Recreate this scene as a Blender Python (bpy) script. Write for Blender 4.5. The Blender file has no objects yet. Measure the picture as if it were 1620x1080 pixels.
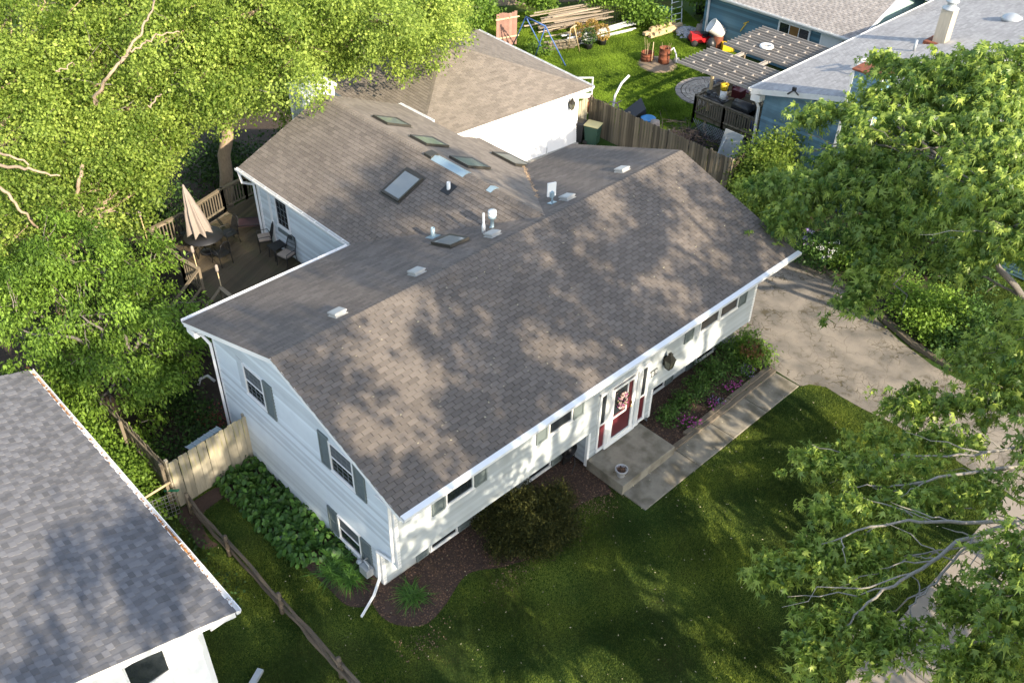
import bpy, math, random
import numpy as np
from mathutils import Vector, Matrix
random.seed(7); rng = np.random.default_rng(7)
SC = bpy.context.scene
COL = SC.collection
# ------------------------------------------------------------------ camera
CAM = Vector((-8.3557, -11.9863, 21.5025))
FW = Vector((0.54604183, 0.55493509, -0.62760287))
RT = Vector((0.72193579, -0.69176454, 0.01644787))
UP = Vector((0.42502591, 0.4620702, 0.77835988))
FPX = 1514.02
cd = bpy.data.cameras.new('camera'); cam = bpy.data.objects.new('camera', cd); COL.objects.link(cam)
cd.sensor_width = 36; cd.lens = FPX / 1620 * 36; cd.clip_end = 2000; cd.clip_start = 0.1
M = Matrix((RT, UP, -FW)).transposed().to_4x4(); M.translation = CAM
cam.matrix_world = M
SC.camera = cam
SC.render.resolution_x = 1024; SC.render.resolution_y = 682
# ------------------------------------------------------------------ light
SUN_EL = 27.0; SUN_AZ = 85.0      # azimuth the light travels towards
w = bpy.data.worlds.new('World'); SC.world = w; w.use_nodes = True
nt = w.node_tree
sky = nt.nodes.new('ShaderNodeTexSky'); sky.sky_type = 'NISHITA'; sky.sun_disc = False
sky.sun_elevation = math.radians(SUN_EL); sky.sun_rotation = math.radians(180 + 90 - SUN_AZ)
sky.dust_density = 1.0; sky.ozone_density = 1.0
nt.nodes['Background'].inputs['Strength'].default_value = 0.15
hs_ = nt.nodes.new('ShaderNodeHueSaturation'); hs_.inputs['Saturation'].default_value = 0.72
nt.links.new(sky.outputs[0], hs_.inputs['Color']); nt.links.new(hs_.outputs[0], nt.nodes['Background'].inputs['Color'])
sl = bpy.data.lights.new('sun', 'SUN'); sl.energy = 3.6; sl.angle = math.radians(0.5); sl.color = (1.0, 0.86, 0.66)
so = bpy.data.objects.new('sun', sl); COL.objects.link(so)
a, e = math.radians(SUN_AZ), math.radians(SUN_EL)
d = Vector((math.cos(a) * math.cos(e), math.sin(a) * math.cos(e), -math.sin(e)))
so.rotation_euler = d.to_track_quat('-Z', 'Y').to_euler(); so.location = (0, -40, 40)
vs = SC.view_settings; vs.view_transform = 'Standard'; vs.look = 'None'; vs.exposure = 1.52; vs.gamma = 1; vs.use_curve_mapping = False

def S(px, py, z=0.0):
    """place in the world, at height z, that was surveyed at this spot of the photograph"""
    dr = FW + RT * ((px - 810) / FPX) - UP * ((py - 540) / FPX)
    return CAM + dr * ((z - CAM.z) / dr.z)
def SY(px, py, y):
    dr = FW + RT * ((px - 810) / FPX) - UP * ((py - 540) / FPX)
    return CAM + dr * ((y - CAM.y) / dr.y)
def V(*a): return Vector(a)

# ------------------------------------------------------------------ materials
MATS = {}
def mat(name, col, rough=0.8, var=0.0, vscale=3.0, bump=0.0, bscale=40.0, tint=0.0, metal=0.0, spec=0.5,
        col2=None, c2scale=1.5, c2lo=0.45, c2hi=0.65, transl=0.0, stretch=None, tcol=None, alpha=None):
    """procedural material: base colour, a second blotch colour, noise variation, per-piece tint and bump"""
    if name in MATS: return MATS[name]
    m = bpy.data.materials.new(name); m.use_nodes = True; t = m.node_tree; N = t.nodes; L = t.links
    b = N['Principled BSDF']; b.inputs['Roughness'].default_value = rough; b.inputs['Metallic'].default_value = metal
    b.inputs['Specular IOR Level'].default_value = spec
    tc = N.new('ShaderNodeTexCoord'); vec = tc.outputs['Object']
    if stretch:
        mp = N.new('ShaderNodeMapping'); mp.inputs['Scale'].default_value = stretch; L.new(vec, mp.inputs[0]); vec = mp.outputs[0]
    def noise(sc, det=4):
        n = N.new('ShaderNodeTexNoise'); n.inputs['Scale'].default_value = sc; n.inputs['Detail'].default_value = det
        L.new(vec, n.inputs['Vector']); return n.outputs['Fac']
    def ramp(src, lo, hi):
        r = N.new('ShaderNodeMapRange'); r.inputs[1].default_value = lo; r.inputs[2].default_value = hi; L.new(src, r.inputs[0]); return r.outputs[0]
    def mix(f, A, B, mode='MIX'):
        x = N.new('ShaderNodeMix'); x.data_type = 'RGBA'; x.blend_type = mode
        if isinstance(f, (int, float)): x.inputs[0].default_value = f
        else: L.new(f, x.inputs[0])
        for i, q in ((6, A), (7, B)):
            if isinstance(q, tuple): x.inputs[i].default_value = q if len(q) == 4 else q + (1,)
            else: L.new(q, x.inputs[i])
        return x.outputs[2]
    c = tuple(col) + (1,)
    rgb = N.new('ShaderNodeRGB'); rgb.outputs[0].default_value = c; c = rgb.outputs[0]
    if col2: c = mix(ramp(noise(c2scale), c2lo, c2hi), c, tuple(col2))
    if var:
        v = N.new('ShaderNodeMath'); v.operation = 'MULTIPLY_ADD'; L.new(noise(vscale, 6), v.inputs[0]); v.inputs[1].default_value = var * 2; v.inputs[2].default_value = 1 - var
        hs = N.new('ShaderNodeVectorMath'); hs.operation = 'SCALE'; L.new(c, hs.inputs[0]); L.new(v.outputs[0], hs.inputs[3]); c = hs.outputs[0]
    if tint:
        at = N.new('ShaderNodeAttribute'); at.attribute_name = 'tint'
        if tcol:
            c = mix(at.outputs['Fac'], c, tuple(tcol))
        v = N.new('ShaderNodeMath'); v.operation = 'MULTIPLY_ADD'; L.new(at.outputs['Fac'], v.inputs[0]); v.inputs[1].default_value = tint * 2; v.inputs[2].default_value = 1 - tint
        hs = N.new('ShaderNodeVectorMath'); hs.operation = 'SCALE'; L.new(c, hs.inputs[0]); L.new(v.outputs[0], hs.inputs[3]); c = hs.outputs[0]
    L.new(c, b.inputs['Base Color'])
    if bump:
        bp = N.new('ShaderNodeBump'); bp.inputs['Strength'].default_value = bump; bp.inputs['Distance'].default_value = 0.01
        L.new(noise(bscale), bp.inputs['Height']); L.new(bp.outputs[0], b.inputs['Normal'])
    if transl:
        tr = N.new('ShaderNodeBsdfTranslucent'); L.new(c, tr.inputs['Color'])
        ms = N.new('ShaderNodeMixShader'); ms.inputs[0].default_value = transl
        L.new(b.outputs[0], ms.inputs[1]); L.new(tr.outputs[0], ms.inputs[2]); L.new(ms.outputs[0], N['Material Output'].inputs['Surface'])
    MATS[name] = m; return m

def glassmat(name, col=(0.02, 0.025, 0.03), rough=0.05):
    return mat(name, col, rough=rough, spec=0.8, var=0.4, vscale=0.8)

SHB = mat('asphalt_shingle_brown', (0.152, 0.131, 0.113), 0.92, var=0.30, vscale=0.7, bump=0.6, bscale=160, tint=0.15, spec=0.25)
SHBW = mat('asphalt_shingle_light_brown', (0.21, 0.18, 0.15), 0.92, var=0.22, vscale=1.1, bump=0.6, bscale=160, tint=0.16, spec=0.25)  # lighter brown copy of the shingle above
SHG = mat('asphalt_shingle_slate', (0.150, 0.149, 0.155), 0.9, var=0.10, vscale=0.9, bump=0.7, bscale=180, tint=0.36, spec=0.25)
SHL = mat('asphalt_shingle_pale', (0.33, 0.325, 0.32), 0.92, var=0.2, vscale=0.7, bump=0.5, bscale=120, tint=0.14, spec=0.25)
SHT = mat('asphalt_shingle_taupe', (0.27, 0.25, 0.235), 0.92, var=0.15, vscale=0.9, bump=0.5, bscale=120, tint=0.25, spec=0.25)
ROOFUNDER = mat('roof_felt', (0.05, 0.045, 0.042), 0.95, var=0.3)
WHITE = mat('white_painted_metal', (0.80, 0.80, 0.79), 0.45, var=0.06, vscale=2, spec=0.5)
WHITEOLD = mat('weathered_white_paint', (0.70, 0.70, 0.68), 0.6, var=0.12, vscale=3, col2=(0.45, 0.44, 0.40), c2scale=3, c2lo=0.58, c2hi=0.8)
SIDING = mat('white_aluminium_siding', (0.58, 0.63, 0.65), 0.55, tint=0.16, var=0.07, vscale=1.2, col2=(0.52, 0.57, 0.60), c2scale=2.2, c2lo=0.5, c2hi=0.85, bump=0.1, bscale=8)
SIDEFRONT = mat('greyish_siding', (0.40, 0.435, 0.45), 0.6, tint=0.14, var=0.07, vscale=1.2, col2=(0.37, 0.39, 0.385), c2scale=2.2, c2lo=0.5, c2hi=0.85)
SIDEWHITE = mat('bright_siding', (0.80, 0.80, 0.79), 0.55, var=0.03)
SIDEBLUE = mat('blue_painted_siding', (0.115, 0.215, 0.285), 0.65, tint=0.3, var=0.1, vscale=1.5, col2=(0.15, 0.28, 0.37), c2scale=2)
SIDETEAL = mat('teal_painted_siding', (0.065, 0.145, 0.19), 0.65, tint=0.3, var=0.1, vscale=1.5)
SIDELIT = mat('sunlit_teal_siding', (0.32, 0.45, 0.42), 0.65, var=0.06)  # paler copy of the teal, sunlight put into the gable wall's colour
SHUT = mat('grey_green_shutter_paint', (0.145, 0.175, 0.175), 0.6, var=0.12, vscale=3)
GLASS = glassmat('window_glass'); 
SKYGLASS = mat('skylight_glass', (0.21, 0.23, 0.225), 0.08, spec=1.0, var=0.1)
SCREEN = mat('insect_screen', (0.09, 0.10, 0.11), 0.5, var=0.2)
BRONZE = mat('bronze_flashing', (0.06, 0.055, 0.045), 0.5, var=0.3, vscale=6, metal=0.3)
GREYMETAL = mat('galvanised_metal', (0.42, 0.45, 0.47), 0.45, var=0.15, vscale=6, metal=0.4)
BLUEMETAL = mat('blue_grey_metal_flashing', (0.30, 0.40, 0.45), 0.4, var=0.15, vscale=3, metal=0.3)
BLACK = mat('black_metal', (0.015, 0.015, 0.016), 0.5, var=0.3, vscale=8)
BLACKPL = mat('black_plastic', (0.02, 0.021, 0.023), 0.4, var=0.2, vscale=5)
RUBBER = mat('black_rubber', (0.02, 0.02, 0.02), 0.8)
LANTERN = mat('old_bronze', (0.035, 0.032, 0.025), 0.45, metal=0.5, var=0.3, vscale=10)
REDDOOR = mat('dark_red_door_paint', (0.10, 0.016, 0.022), 0.35, var=0.15, vscale=4)
CONC = mat('aged_concrete', (0.25, 0.225, 0.18), 0.9, var=0.25, vscale=6, col2=(0.13, 0.115, 0.085), c2scale=2.2, c2lo=0.44, c2hi=0.68, bump=0.4, bscale=60, tint=0.08)
CONCLT = mat('light_concrete', (0.27, 0.235, 0.20), 0.9, var=0.15, vscale=4, bump=0.3, bscale=60, tint=0.06)
FOUND = mat('foundation_concrete', (0.34, 0.33, 0.30), 0.9, var=0.15, vscale=4, bump=0.3)
CEDAR = mat('new_cedar_fence', (0.35, 0.315, 0.24), 0.85, var=0.3, vscale=4, stretch=(6, 6, 0.6), col2=(0.36, 0.33, 0.14), c2scale=0.8, c2lo=0.5, c2hi=0.62, tint=0.15, bump=0.3, bscale=20)
OLDWOOD = mat('weathered_grey_wood', (0.19, 0.155, 0.11), 0.9, var=0.4, vscale=4, stretch=(6, 6, 0.6), col2=(0.075, 0.07, 0.045), c2scale=1, c2lo=0.45, c2hi=0.62, tint=0.42, bump=0.4, bscale=20)
RAILWOOD = mat('split_rail_wood', (0.115, 0.09, 0.065), 0.9, var=0.5, vscale=3, stretch=(8, 1, 8), tint=0.2, bump=0.6, bscale=14)
DECKWOOD = mat('deck_wood', (0.075, 0.056, 0.032), 0.85, var=0.3, vscale=2, col2=(0.06, 0.058, 0.026), c2scale=1.3, c2lo=0.45, c2hi=0.6, tint=0.3, bump=0.3, bscale=20)
DECKRAIL = mat('deck_rail_wood', (0.19, 0.15, 0.10), 0.85, var=0.25, vscale=4, tint=0.15, bump=0.3)
PERGWOOD = mat('grey_pergola_wood', (0.27, 0.245, 0.22), 0.9, var=0.25, vscale=3, tint=0.2, bump=0.3)
FRESHWOOD = mat('pale_lumber', (0.50, 0.38, 0.22), 0.8, var=0.2, vscale=3, tint=0.2)
TIMBER = mat('landscape_timber', (0.14, 0.115, 0.085), 0.9, var=0.4, vscale=3, stretch=(1, 7, 7), tint=0.15, bump=0.6, bscale=16)
MULCH = mat('brown_mulch', (0.058, 0.036, 0.027), 0.95, var=0.5, vscale=18, bump=1.0, bscale=50)
CHIP = mat('mulch_chip', (0.12, 0.07, 0.045), 0.95, tint=0.7)
SEED = mat('pale_seed_wings', (0.55, 0.48, 0.30), 0.8, tint=0.25)
GRASSM = mat('grass_blade', (0.088, 0.155, 0.032), 0.7, tint=0.5, tcol=(0.16, 0.20, 0.03), transl=0.3, spec=0.2)
GRASSB = mat('lush_grass_blade', (0.12, 0.22, 0.02), 0.7, tint=0.4, tcol=(0.20, 0.29, 0.03), transl=0.35, spec=0.2)
GRASSG = mat('grass_ground', (0.034, 0.070, 0.014), 0.95, var=0.35, vscale=2.2, col2=(0.07, 0.075, 0.022), c2scale=0.5, c2lo=0.48, c2hi=0.68, bump=1.0, bscale=30, spec=0.1)
SOIL = mat('dark_soil', (0.05, 0.035, 0.025), 0.95, var=0.5, vscale=8, bump=1, bscale=30)  # plain dark brown soil colour
BARKLT = mat('pale_grey_bark', (0.27, 0.25, 0.22), 0.9, var=0.5, vscale=9, bump=1, bscale=25, stretch=(3, 3, 1))
BARK = mat('grey_bark', (0.15, 0.135, 0.12), 0.9, var=0.45, vscale=9, bump=1, bscale=25, stretch=(3, 3, 1))
BARKPALE = mat('pale_river_bark', (0.34, 0.25, 0.175), 0.9, var=0.45, vscale=7, bump=1, bscale=20, stretch=(3, 3, 1))
TWIG = mat('grey_twig', (0.19, 0.165, 0.14), 0.9, var=0.2)
LF_LIME = mat('lime_leaf', (0.165, 0.28, 0.035), 0.5, tint=0.38, tcol=(0.36, 0.44, 0.09), transl=0.5, spec=0.3)
LF_MID = mat('mid_green_leaf', (0.105, 0.21, 0.024), 0.55, tint=0.45, tcol=(0.20, 0.31, 0.045), transl=0.42, spec=0.3)
LF_MAPLE = mat('maple_leaf', (0.105, 0.25, 0.055), 0.40, tint=0.42, tcol=(0.42, 0.50, 0.10), transl=0.5, spec=0.5)
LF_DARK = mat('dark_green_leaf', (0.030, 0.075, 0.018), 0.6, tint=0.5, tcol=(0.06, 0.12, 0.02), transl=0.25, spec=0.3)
LF_YEW = mat('yew_needles', (0.030, 0.045, 0.012), 0.7, tint=0.5, tcol=(0.10, 0.09, 0.02), transl=0.15, spec=0.2)
LF_HOSTA = mat('hosta_leaf', (0.045, 0.125, 0.022), 0.45, tint=0.35, tcol=(0.09, 0.19, 0.03), transl=0.25, spec=0.4)
LF_TAN = mat('browned_arborvitae', (0.34, 0.22, 0.05), 0.7, tint=0.3, transl=0.15)
PINK = mat('magenta_petals', (0.36, 0.06, 0.26), 0.6, tint=0.25, transl=0.2)
LILAC = mat('lilac_petals', (0.50, 0.36, 0.62), 0.6, tint=0.25, transl=0.2)
BLUSH = mat('blush_petals', (0.75, 0.52, 0.48), 0.7, tint=0.25)
RUST = mat('rusted_steel', (0.21, 0.065, 0.03), 0.85, var=0.35, vscale=6, col2=(0.10, 0.035, 0.02), c2scale=5, metal=0.1)
CANVAS = mat('taupe_canvas', (0.27, 0.225, 0.19), 0.85, var=0.1, vscale=3, tint=0.1)
RED = mat('red_enamel', (0.50, 0.02, 0.025), 0.35, var=0.1)
YELLOW = mat('yellow_plastic', (0.62, 0.42, 0.02), 0.45, var=0.1)
TEAL = mat('teal_plastic', (0.02, 0.28, 0.27), 0.45, var=0.1)
BLUE = mat('blue_tarp', (0.04, 0.20, 0.42), 0.5, var=0.2)
SWBLUE = mat('blue_painted_tube', (0.06, 0.13, 0.33), 0.5, var=0.3, vscale=4)
GREENPL = mat('dark_green_plastic', (0.035, 0.085, 0.06), 0.45, var=0.15)
CREAM = mat('cream_plastic', (0.62, 0.55, 0.27), 0.5, var=0.08)
WHITEPL = mat('white_plastic', (0.72, 0.72, 0.70), 0.45, var=0.1)
CUSHION = mat('grey_beige_cushion', (0.30, 0.25, 0.21), 0.9, var=0.1)
STONE = mat('pale_stone', (0.40, 0.37, 0.32), 0.9, var=0.3, vscale=6, bump=0.5)
PAVER = mat('tan_paver', (0.36, 0.31, 0.25), 0.9, var=0.2, vscale=6, tint=0.2)
POTM = mat('grey_pot', (0.36, 0.36, 0.38), 0.6, var=0.15)
WIRE = mat('wire', (0.30, 0.30, 0.29), 0.5, metal=0.5)
AMBER = mat('curtain_amber', (0.22, 0.11, 0.03), 0.7, var=0.4)
DIRT = mat('bare_dirt', (0.20, 0.15, 0.10), 0.95, var=0.4, vscale=12, bump=1, bscale=30)

def asphalt():
    m = bpy.data.materials.new('cracked_old_asphalt'); m.use_nodes = True; t = m.node_tree; N = t.nodes; L = t.links
    b = N['Principled BSDF']; b.inputs['Roughness'].default_value = 0.9; b.inputs['Specular IOR Level'].default_value = 0.2
    tc = N.new('ShaderNodeTexCoord')
    def noise(sc, det=6, src=None):
        n = N.new('ShaderNodeTexNoise'); n.inputs['Scale'].default_value = sc; n.inputs['Detail'].default_value = det
        L.new(src or tc.outputs['Object'], n.inputs['Vector']); return n
    def mr(src, a_, b_, c_=0, d_=1):
        r = N.new('ShaderNodeMapRange'); r.inputs[1].default_value = a_; r.inputs[2].default_value = b_; r.inputs[3].default_value = c_; r.inputs[4].default_value = d_
        L.new(src, r.inputs[0]); return r.outputs[0]
    def mth(op, x, y):
        q = N.new('ShaderNodeMath'); q.operation = op
        for i, s_ in ((0, x), (1, y)):
            if isinstance(s_, (int, float)): q.inputs[i].default_value = s_
            else: L.new(s_, q.inputs[i])
        return q.outputs[0]
    nd = noise(1.2, 5); vm = N.new('ShaderNodeVectorMath'); vm.operation = 'MULTIPLY_ADD'
    L.new(nd.outputs['Color'], vm.inputs[0]); vm.inputs[1].default_value = (0.9, 0.9, 0.9); L.new(tc.outputs['Object'], vm.inputs[2])
    def cracks(sc, wdt):
        v = N.new('ShaderNodeTexVoronoi'); v.feature = 'DISTANCE_TO_EDGE'; v.inputs['Scale'].default_value = sc; L.new(vm.outputs[0], v.inputs['Vector'])
        return mr(v.outputs['Distance'], 0, wdt, 1, 0)
    n1 = noise(0.55, 3); n2 = noise(0.9, 3)
    msk = mr(n1.outputs['Fac'], 0.42, 0.54); msk2 = mr(n2.outputs['Fac'], 0.5, 0.62)
    n3 = noise(2.6, 4); brk = mr(n3.outputs['Fac'], 0.40, 0.54); c1 = mth('MULTIPLY', mth('MULTIPLY', cracks(3.2, 0.075), msk), brk); c2 = mth('MULTIPLY', cracks(0.75, 0.014), 0.35); st_n = noise(2.3, 8); stain = mth('MULTIPLY', mr(st_n.outputs['Fac'], 0.56, 0.66), mr(n2.outputs['Fac'], 0.48, 0.6)); c1 = mth('MAXIMUM', c1, mth('MULTIPLY', stain, 0.75))
    ck = mth('MAXIMUM', c1, c2)
    mix = N.new('ShaderNodeMix'); mix.data_type = 'RGBA'
    L.new(mr(noise(0.9, 7).outputs['Fac'], 0.38, 0.62), mix.inputs[0]); mix.inputs[6].default_value = (0.27, 0.238, 0.20, 1); mix.inputs[7].default_value = (0.15, 0.138, 0.122, 1)
    g = noise(60, 3); gm = mr(g.outputs['Fac'], 0.3, 0.7, 0.78, 1.2)
    vs_ = N.new('ShaderNodeVectorMath'); vs_.operation = 'SCALE'; L.new(mix.outputs[2], vs_.inputs[0]); L.new(gm, vs_.inputs[3])
    mx = N.new('ShaderNodeMix'); mx.data_type = 'RGBA'; L.new(ck, mx.inputs[0]); L.new(vs_.outputs[0], mx.inputs[6]); mx.inputs[7].default_value = (0.075, 0.062, 0.035, 1)
    L.new(mx.outputs[2], b.inputs['Base Color'])
    bp = N.new('ShaderNodeBump'); bp.inputs['Distance'].default_value = 0.02; bp.inputs['Strength'].default_value = 0.6
    h = mth('SUBTRACT', g.outputs['Fac'], ck); L.new(h, bp.inputs['Height']); L.new(bp.outputs[0], b.inputs['Normal'])
    return m
ASPH = asphalt()

# ------------------------------------------------------------------ object helpers
WL = {}
def tagit(o, label=None, cat=None, group=None, kind=None):
    if label: o['label'] = label
    if cat: o['category'] = cat
    if group: o['group'] = group
    if kind: o['kind'] = kind
    return o
def thing(name, label, cat, loc=(0, 0, 0), group=None):
    o = bpy.data.objects.new(name, None); COL.objects.link(o); o.location = loc; o.empty_display_size = 0.2
    WL[o] = Vector(loc); return tagit(o, label, cat, group)
def copy_tree(o, parent=None, loc=None, rz=None, label=None):
    c = o.copy(); COL.objects.link(c); c.parent = parent
    if loc is not None: c.location = loc
    if rz is not None: c.rotation_euler = (0, 0, rz)
    if label: c['label'] = label
    WL[c] = Vector(c.location)
    for ch in KIDS.get(o, []): KIDS.setdefault(c, []).append(copy_tree(ch, c))
    return c
KIDS = {}
def link(o, parent, world):
    COL.objects.link(o)
    if parent is not None:
        o.parent = parent; o.location = world - WL[parent]; KIDS.setdefault(parent, []).append(o)
    else: o.location = world
    WL[o] = Vector(world); return o

class MB:
    def __init__(s): s.v = []; s.f = []; s.t = []; s.sm = []; s.cur = 0.5; s.smooth = False
    def add(s, vs, fs, t=None):
        n = len(s.v); s.v += [tuple(x) for x in vs]; s.f += [tuple(i + n for i in f) for f in fs]
        s.t += [s.cur if t is None else t] * len(vs); s.sm += [s.smooth] * len(fs)
    def box(s, a, b, t=None):
        x0, y0, z0 = a; x1, y1, z1 = b
        s.add([(x0, y0, z0), (x1, y0, z0), (x1, y1, z0), (x0, y1, z0), (x0, y0, z1), (x1, y0, z1), (x1, y1, z1), (x0, y1, z1)],
              [(0, 3, 2, 1), (4, 5, 6, 7), (0, 1, 5, 4), (1, 2, 6, 5), (2, 3, 7, 6), (3, 0, 4, 7)], t)
    def obox(s, c, ax, ay, az, t=None):
        """box from centre and three half-axis vectors"""
        c = Vector(c); ax, ay, az = Vector(ax), Vector(ay), Vector(az)
        P = [c + ax * i + ay * j + az * k for k in (-1, 1) for i, j in ((-1, -1), (1, -1), (1, 1), (-1, 1))]
        s.add(P, [(0, 3, 2, 1), (4, 5, 6, 7), (0, 1, 5, 4), (1, 2, 6, 5), (2, 3, 7, 6), (3, 0, 4, 7)], t)
    def bar(s, p, q, wd, ht, up=(0, 0, 1), t=None):
        p, q = Vector(p), Vector(q); d_ = (q - p); l = d_.length; d_.normalize(); up = Vector(up)
        sd = d_.cross(up)
        if sd.length < 1e-4: sd = d_.cross(Vector((1, 0, 0)))
        sd.normalize(); u2 = sd.cross(d_)
        s.obox((p + q) / 2, d_ * l / 2, sd * wd / 2, u2 * ht / 2, t)
    def quad(s, *P, t=None): s.add(P, [tuple(range(len(P)))], t)
    def tube(s, pts, r, n=6, cap=True, t=None):
        pts = [Vector(p) for p in pts]; R = r if isinstance(r, (list, tuple)) else [r] * len(pts)
        base = len(s.v); prev = None; vs = []
        for i, p in enumerate(pts):
            d_ = (pts[min(i + 1, len(pts) - 1)] - pts[max(i - 1, 0)])
            if d_.length < 1e-9: d_ = Vector((0, 0, 1))
            d_.normalize()
            if prev is None: a_ = d_.orthogonal().normalized()
            else:
                a_ = prev - d_ * prev.dot(d_); a_ = a_.normalized() if a_.length > 1e-6 else d_.orthogonal().normalized()
            prev = a_; b_ = d_.cross(a_)
            vs += [p + (a_ * math.cos(k * 2 * math.pi / n) + b_ * math.sin(k * 2 * math.pi / n)) * R[i] for k in range(n)]
        fs = [(i * n + k, i * n + (k + 1) % n, (i + 1) * n + (k + 1) % n, (i + 1) * n + k) for i in range(len(pts) - 1) for k in range(n)]
        if cap: fs += [tuple(range(n - 1, -1, -1)), tuple((len(pts) - 1) * n + k for k in range(n))]
        sm = s.smooth; s.smooth = n > 4; s.add(vs, fs, t); s.smooth = sm
    def lathe(s, c, prof, n=16, cap=True, sx=1, sy=1, t=None):
        c = Vector(c); vs = []
        for r_, z_ in prof: vs += [c + V(r_ * sx * math.cos(k * 2 * math.pi / n), r_ * sy * math.sin(k * 2 * math.pi / n), z_) for k in range(n)]
        fs = [(i * n + k, i * n + (k + 1) % n, (i + 1) * n + (k + 1) % n, (i + 1) * n + k) for i in range(len(prof) - 1) for k in range(n)]
        if cap: fs += [tuple(range(n - 1, -1, -1)), tuple((len(prof) - 1) * n + k for k in range(n))]
        sm = s.smooth; s.smooth = True; s.add(vs, fs, t); s.smooth = sm
    def prism(s, poly, z0, z1, t=None):
        """vertical extrusion of an xy outline (counter-clockwise)"""
        n = len(poly)
        ar = sum(poly[i][0] * poly[(i + 1) % n][1] - poly[(i + 1) % n][0] * poly[i][1] for i in range(n))
        if ar < 0: poly = poly[::-1]
        vs = [(p[0], p[1], z0) for p in poly] + [(p[0], p[1], z1) for p in poly]
        s.add(vs, [tuple(range(n - 1, -1, -1)), tuple(range(n, 2 * n))] + [(i, (i + 1) % n, n + (i + 1) % n, n + i) for i in range(n)], t)
    def mesh(s, name, mats, centre):
        me = bpy.data.meshes.new(name)
        me.from_pydata([tuple(Vector(v) - centre) for v in s.v], [], s.f)
        for m_ in (mats if isinstance(mats, (list, tuple)) else [mats]): me.materials.append(m_)
        at = me.attributes.new('tint', 'FLOAT', 'POINT'); at.data.foreach_set('value', s.t)
        me.polygons.foreach_set('use_smooth', s.sm); me.update(); return me
    def build(s, name, m_, parent=None, label=None, kind=None, cat=None, group=None):
        A = np.array([tuple(v) for v in s.v]); lo, hi = A.min(0), A.max(0)
        c = Vector(((lo[0] + hi[0]) / 2, (lo[1] + hi[1]) / 2, lo[2]))
        o = bpy.data.objects.new(name, s.mesh(name, m_, c)); link(o, parent, c)
        return tagit(o, label, cat, group, kind)
def build_pieces(b, name, m_, parent, label=None):
    """every loose piece of b becomes an object of its own"""
    par = list(range(len(b.v)))
    def find(x):
        while par[x] != x: par[x] = par[par[x]]; x = par[x]
        return x
    for f in b.f:
        for k in f[1:]: par[find(k)] = find(f[0])
    gr_ = {}
    for i, f in enumerate(b.f): gr_.setdefault(find(f[0]), []).append(i)
    for fi in gr_.values():
        q = MB(); ids = sorted({k for i in fi for k in b.f[i]}); mp = {k: j for j, k in enumerate(ids)}
        q.v = [b.v[k] for k in ids]; q.t = [b.t[k] for k in ids]; q.f = [tuple(mp[k] for k in b.f[i]) for i in fi]; q.sm = [b.sm[i] for i in fi]
        q.build(name, m_, parent, label=label)
def B(name, m_, parent, fn, *a, label=None, kind=None, **k):
    b = MB(); getattr(b, fn)(*a, **k); return b.build(name, m_, parent, label=label, kind=kind)

SHADE = [(-13, -24, 19, 5.5, 620), (-3.6, -22, 20.5, 6.4, 1080), (5.4, -22.5, 25, 6.3, 1020), (12.5, -22.5, 21, 5.0, 520), (21, -29, 13, 5.0, 150), (-4.0, -16.0, 13, 4.4, 520), (3.0, -16.8, 13, 4.4, 560), (9.0, -17.0, 9.4, 3.8, 340)]
ORD7 = ('first', 'second', 'third', 'fourth', 'fifth', 'sixth', 'seventh', 'eighth')
# ------------------------------------------------------------------ building helpers
def clip(poly, px_, py_, nx, ny):
    """keep the part of a 2-D polygon where (p-P).n >= 0"""
    out = []
    for i in range(len(poly)):
        a_, b_ = poly[i], poly[(i + 1) % len(poly)]
        da = (a_[0] - px_) * nx + (a_[1] - py_) * ny; db = (b_[0] - px_) * nx + (b_[1] - py_) * ny
        if da >= 0: out.append(a_)
        if (da > 0 > db) or (da < 0 < db):
            f = da / (da - db); out.append((a_[0] + (b_[0] - a_[0]) * f, a_[1] + (b_[1] - a_[1]) * f))
    return out
def clip_convex(poly, outline):
    for i in range(len(outline)):
        a_, b_ = outline[i], outline[(i + 1) % len(outline)]
        poly = clip(poly, a_[0], a_[1], -(b_[1] - a_[1]), b_[0] - a_[0])
        if len(poly) < 3: return []
    return poly
def unit_piece(name, m_, w_, h_, t0, t1, tints):
    """wedge-shaped piece lying in the xy plane, thicker (t0) at its lower edge"""
    out = []
    for tt in tints:
        b = MB(); b.add([(0, 0, 0), (w_, 0, 0), (w_, h_, 0), (0, h_, 0), (0, 0, t0), (w_, 0, t0), (w_, h_, t1), (0, h_, t1)],
                        [(4, 5, 6, 7), (0, 1, 5, 4), (1, 2, 6, 5), (3, 0, 4, 7), (2, 3, 7, 6)], tt)
        out.append(b.mesh(name, m_, Vector((0, 0, 0))))
    return out
def place(name, me, parent, P, U, Vv, N_):
    o = bpy.data.objects.new(name, me); COL.objects.link(o); o.parent = parent
    m4 = Matrix((U, Vv, N_)).transposed().to_4x4(); m4.translation = Vector(P) - WL[parent]; o.matrix_local = m4
    return o
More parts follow.
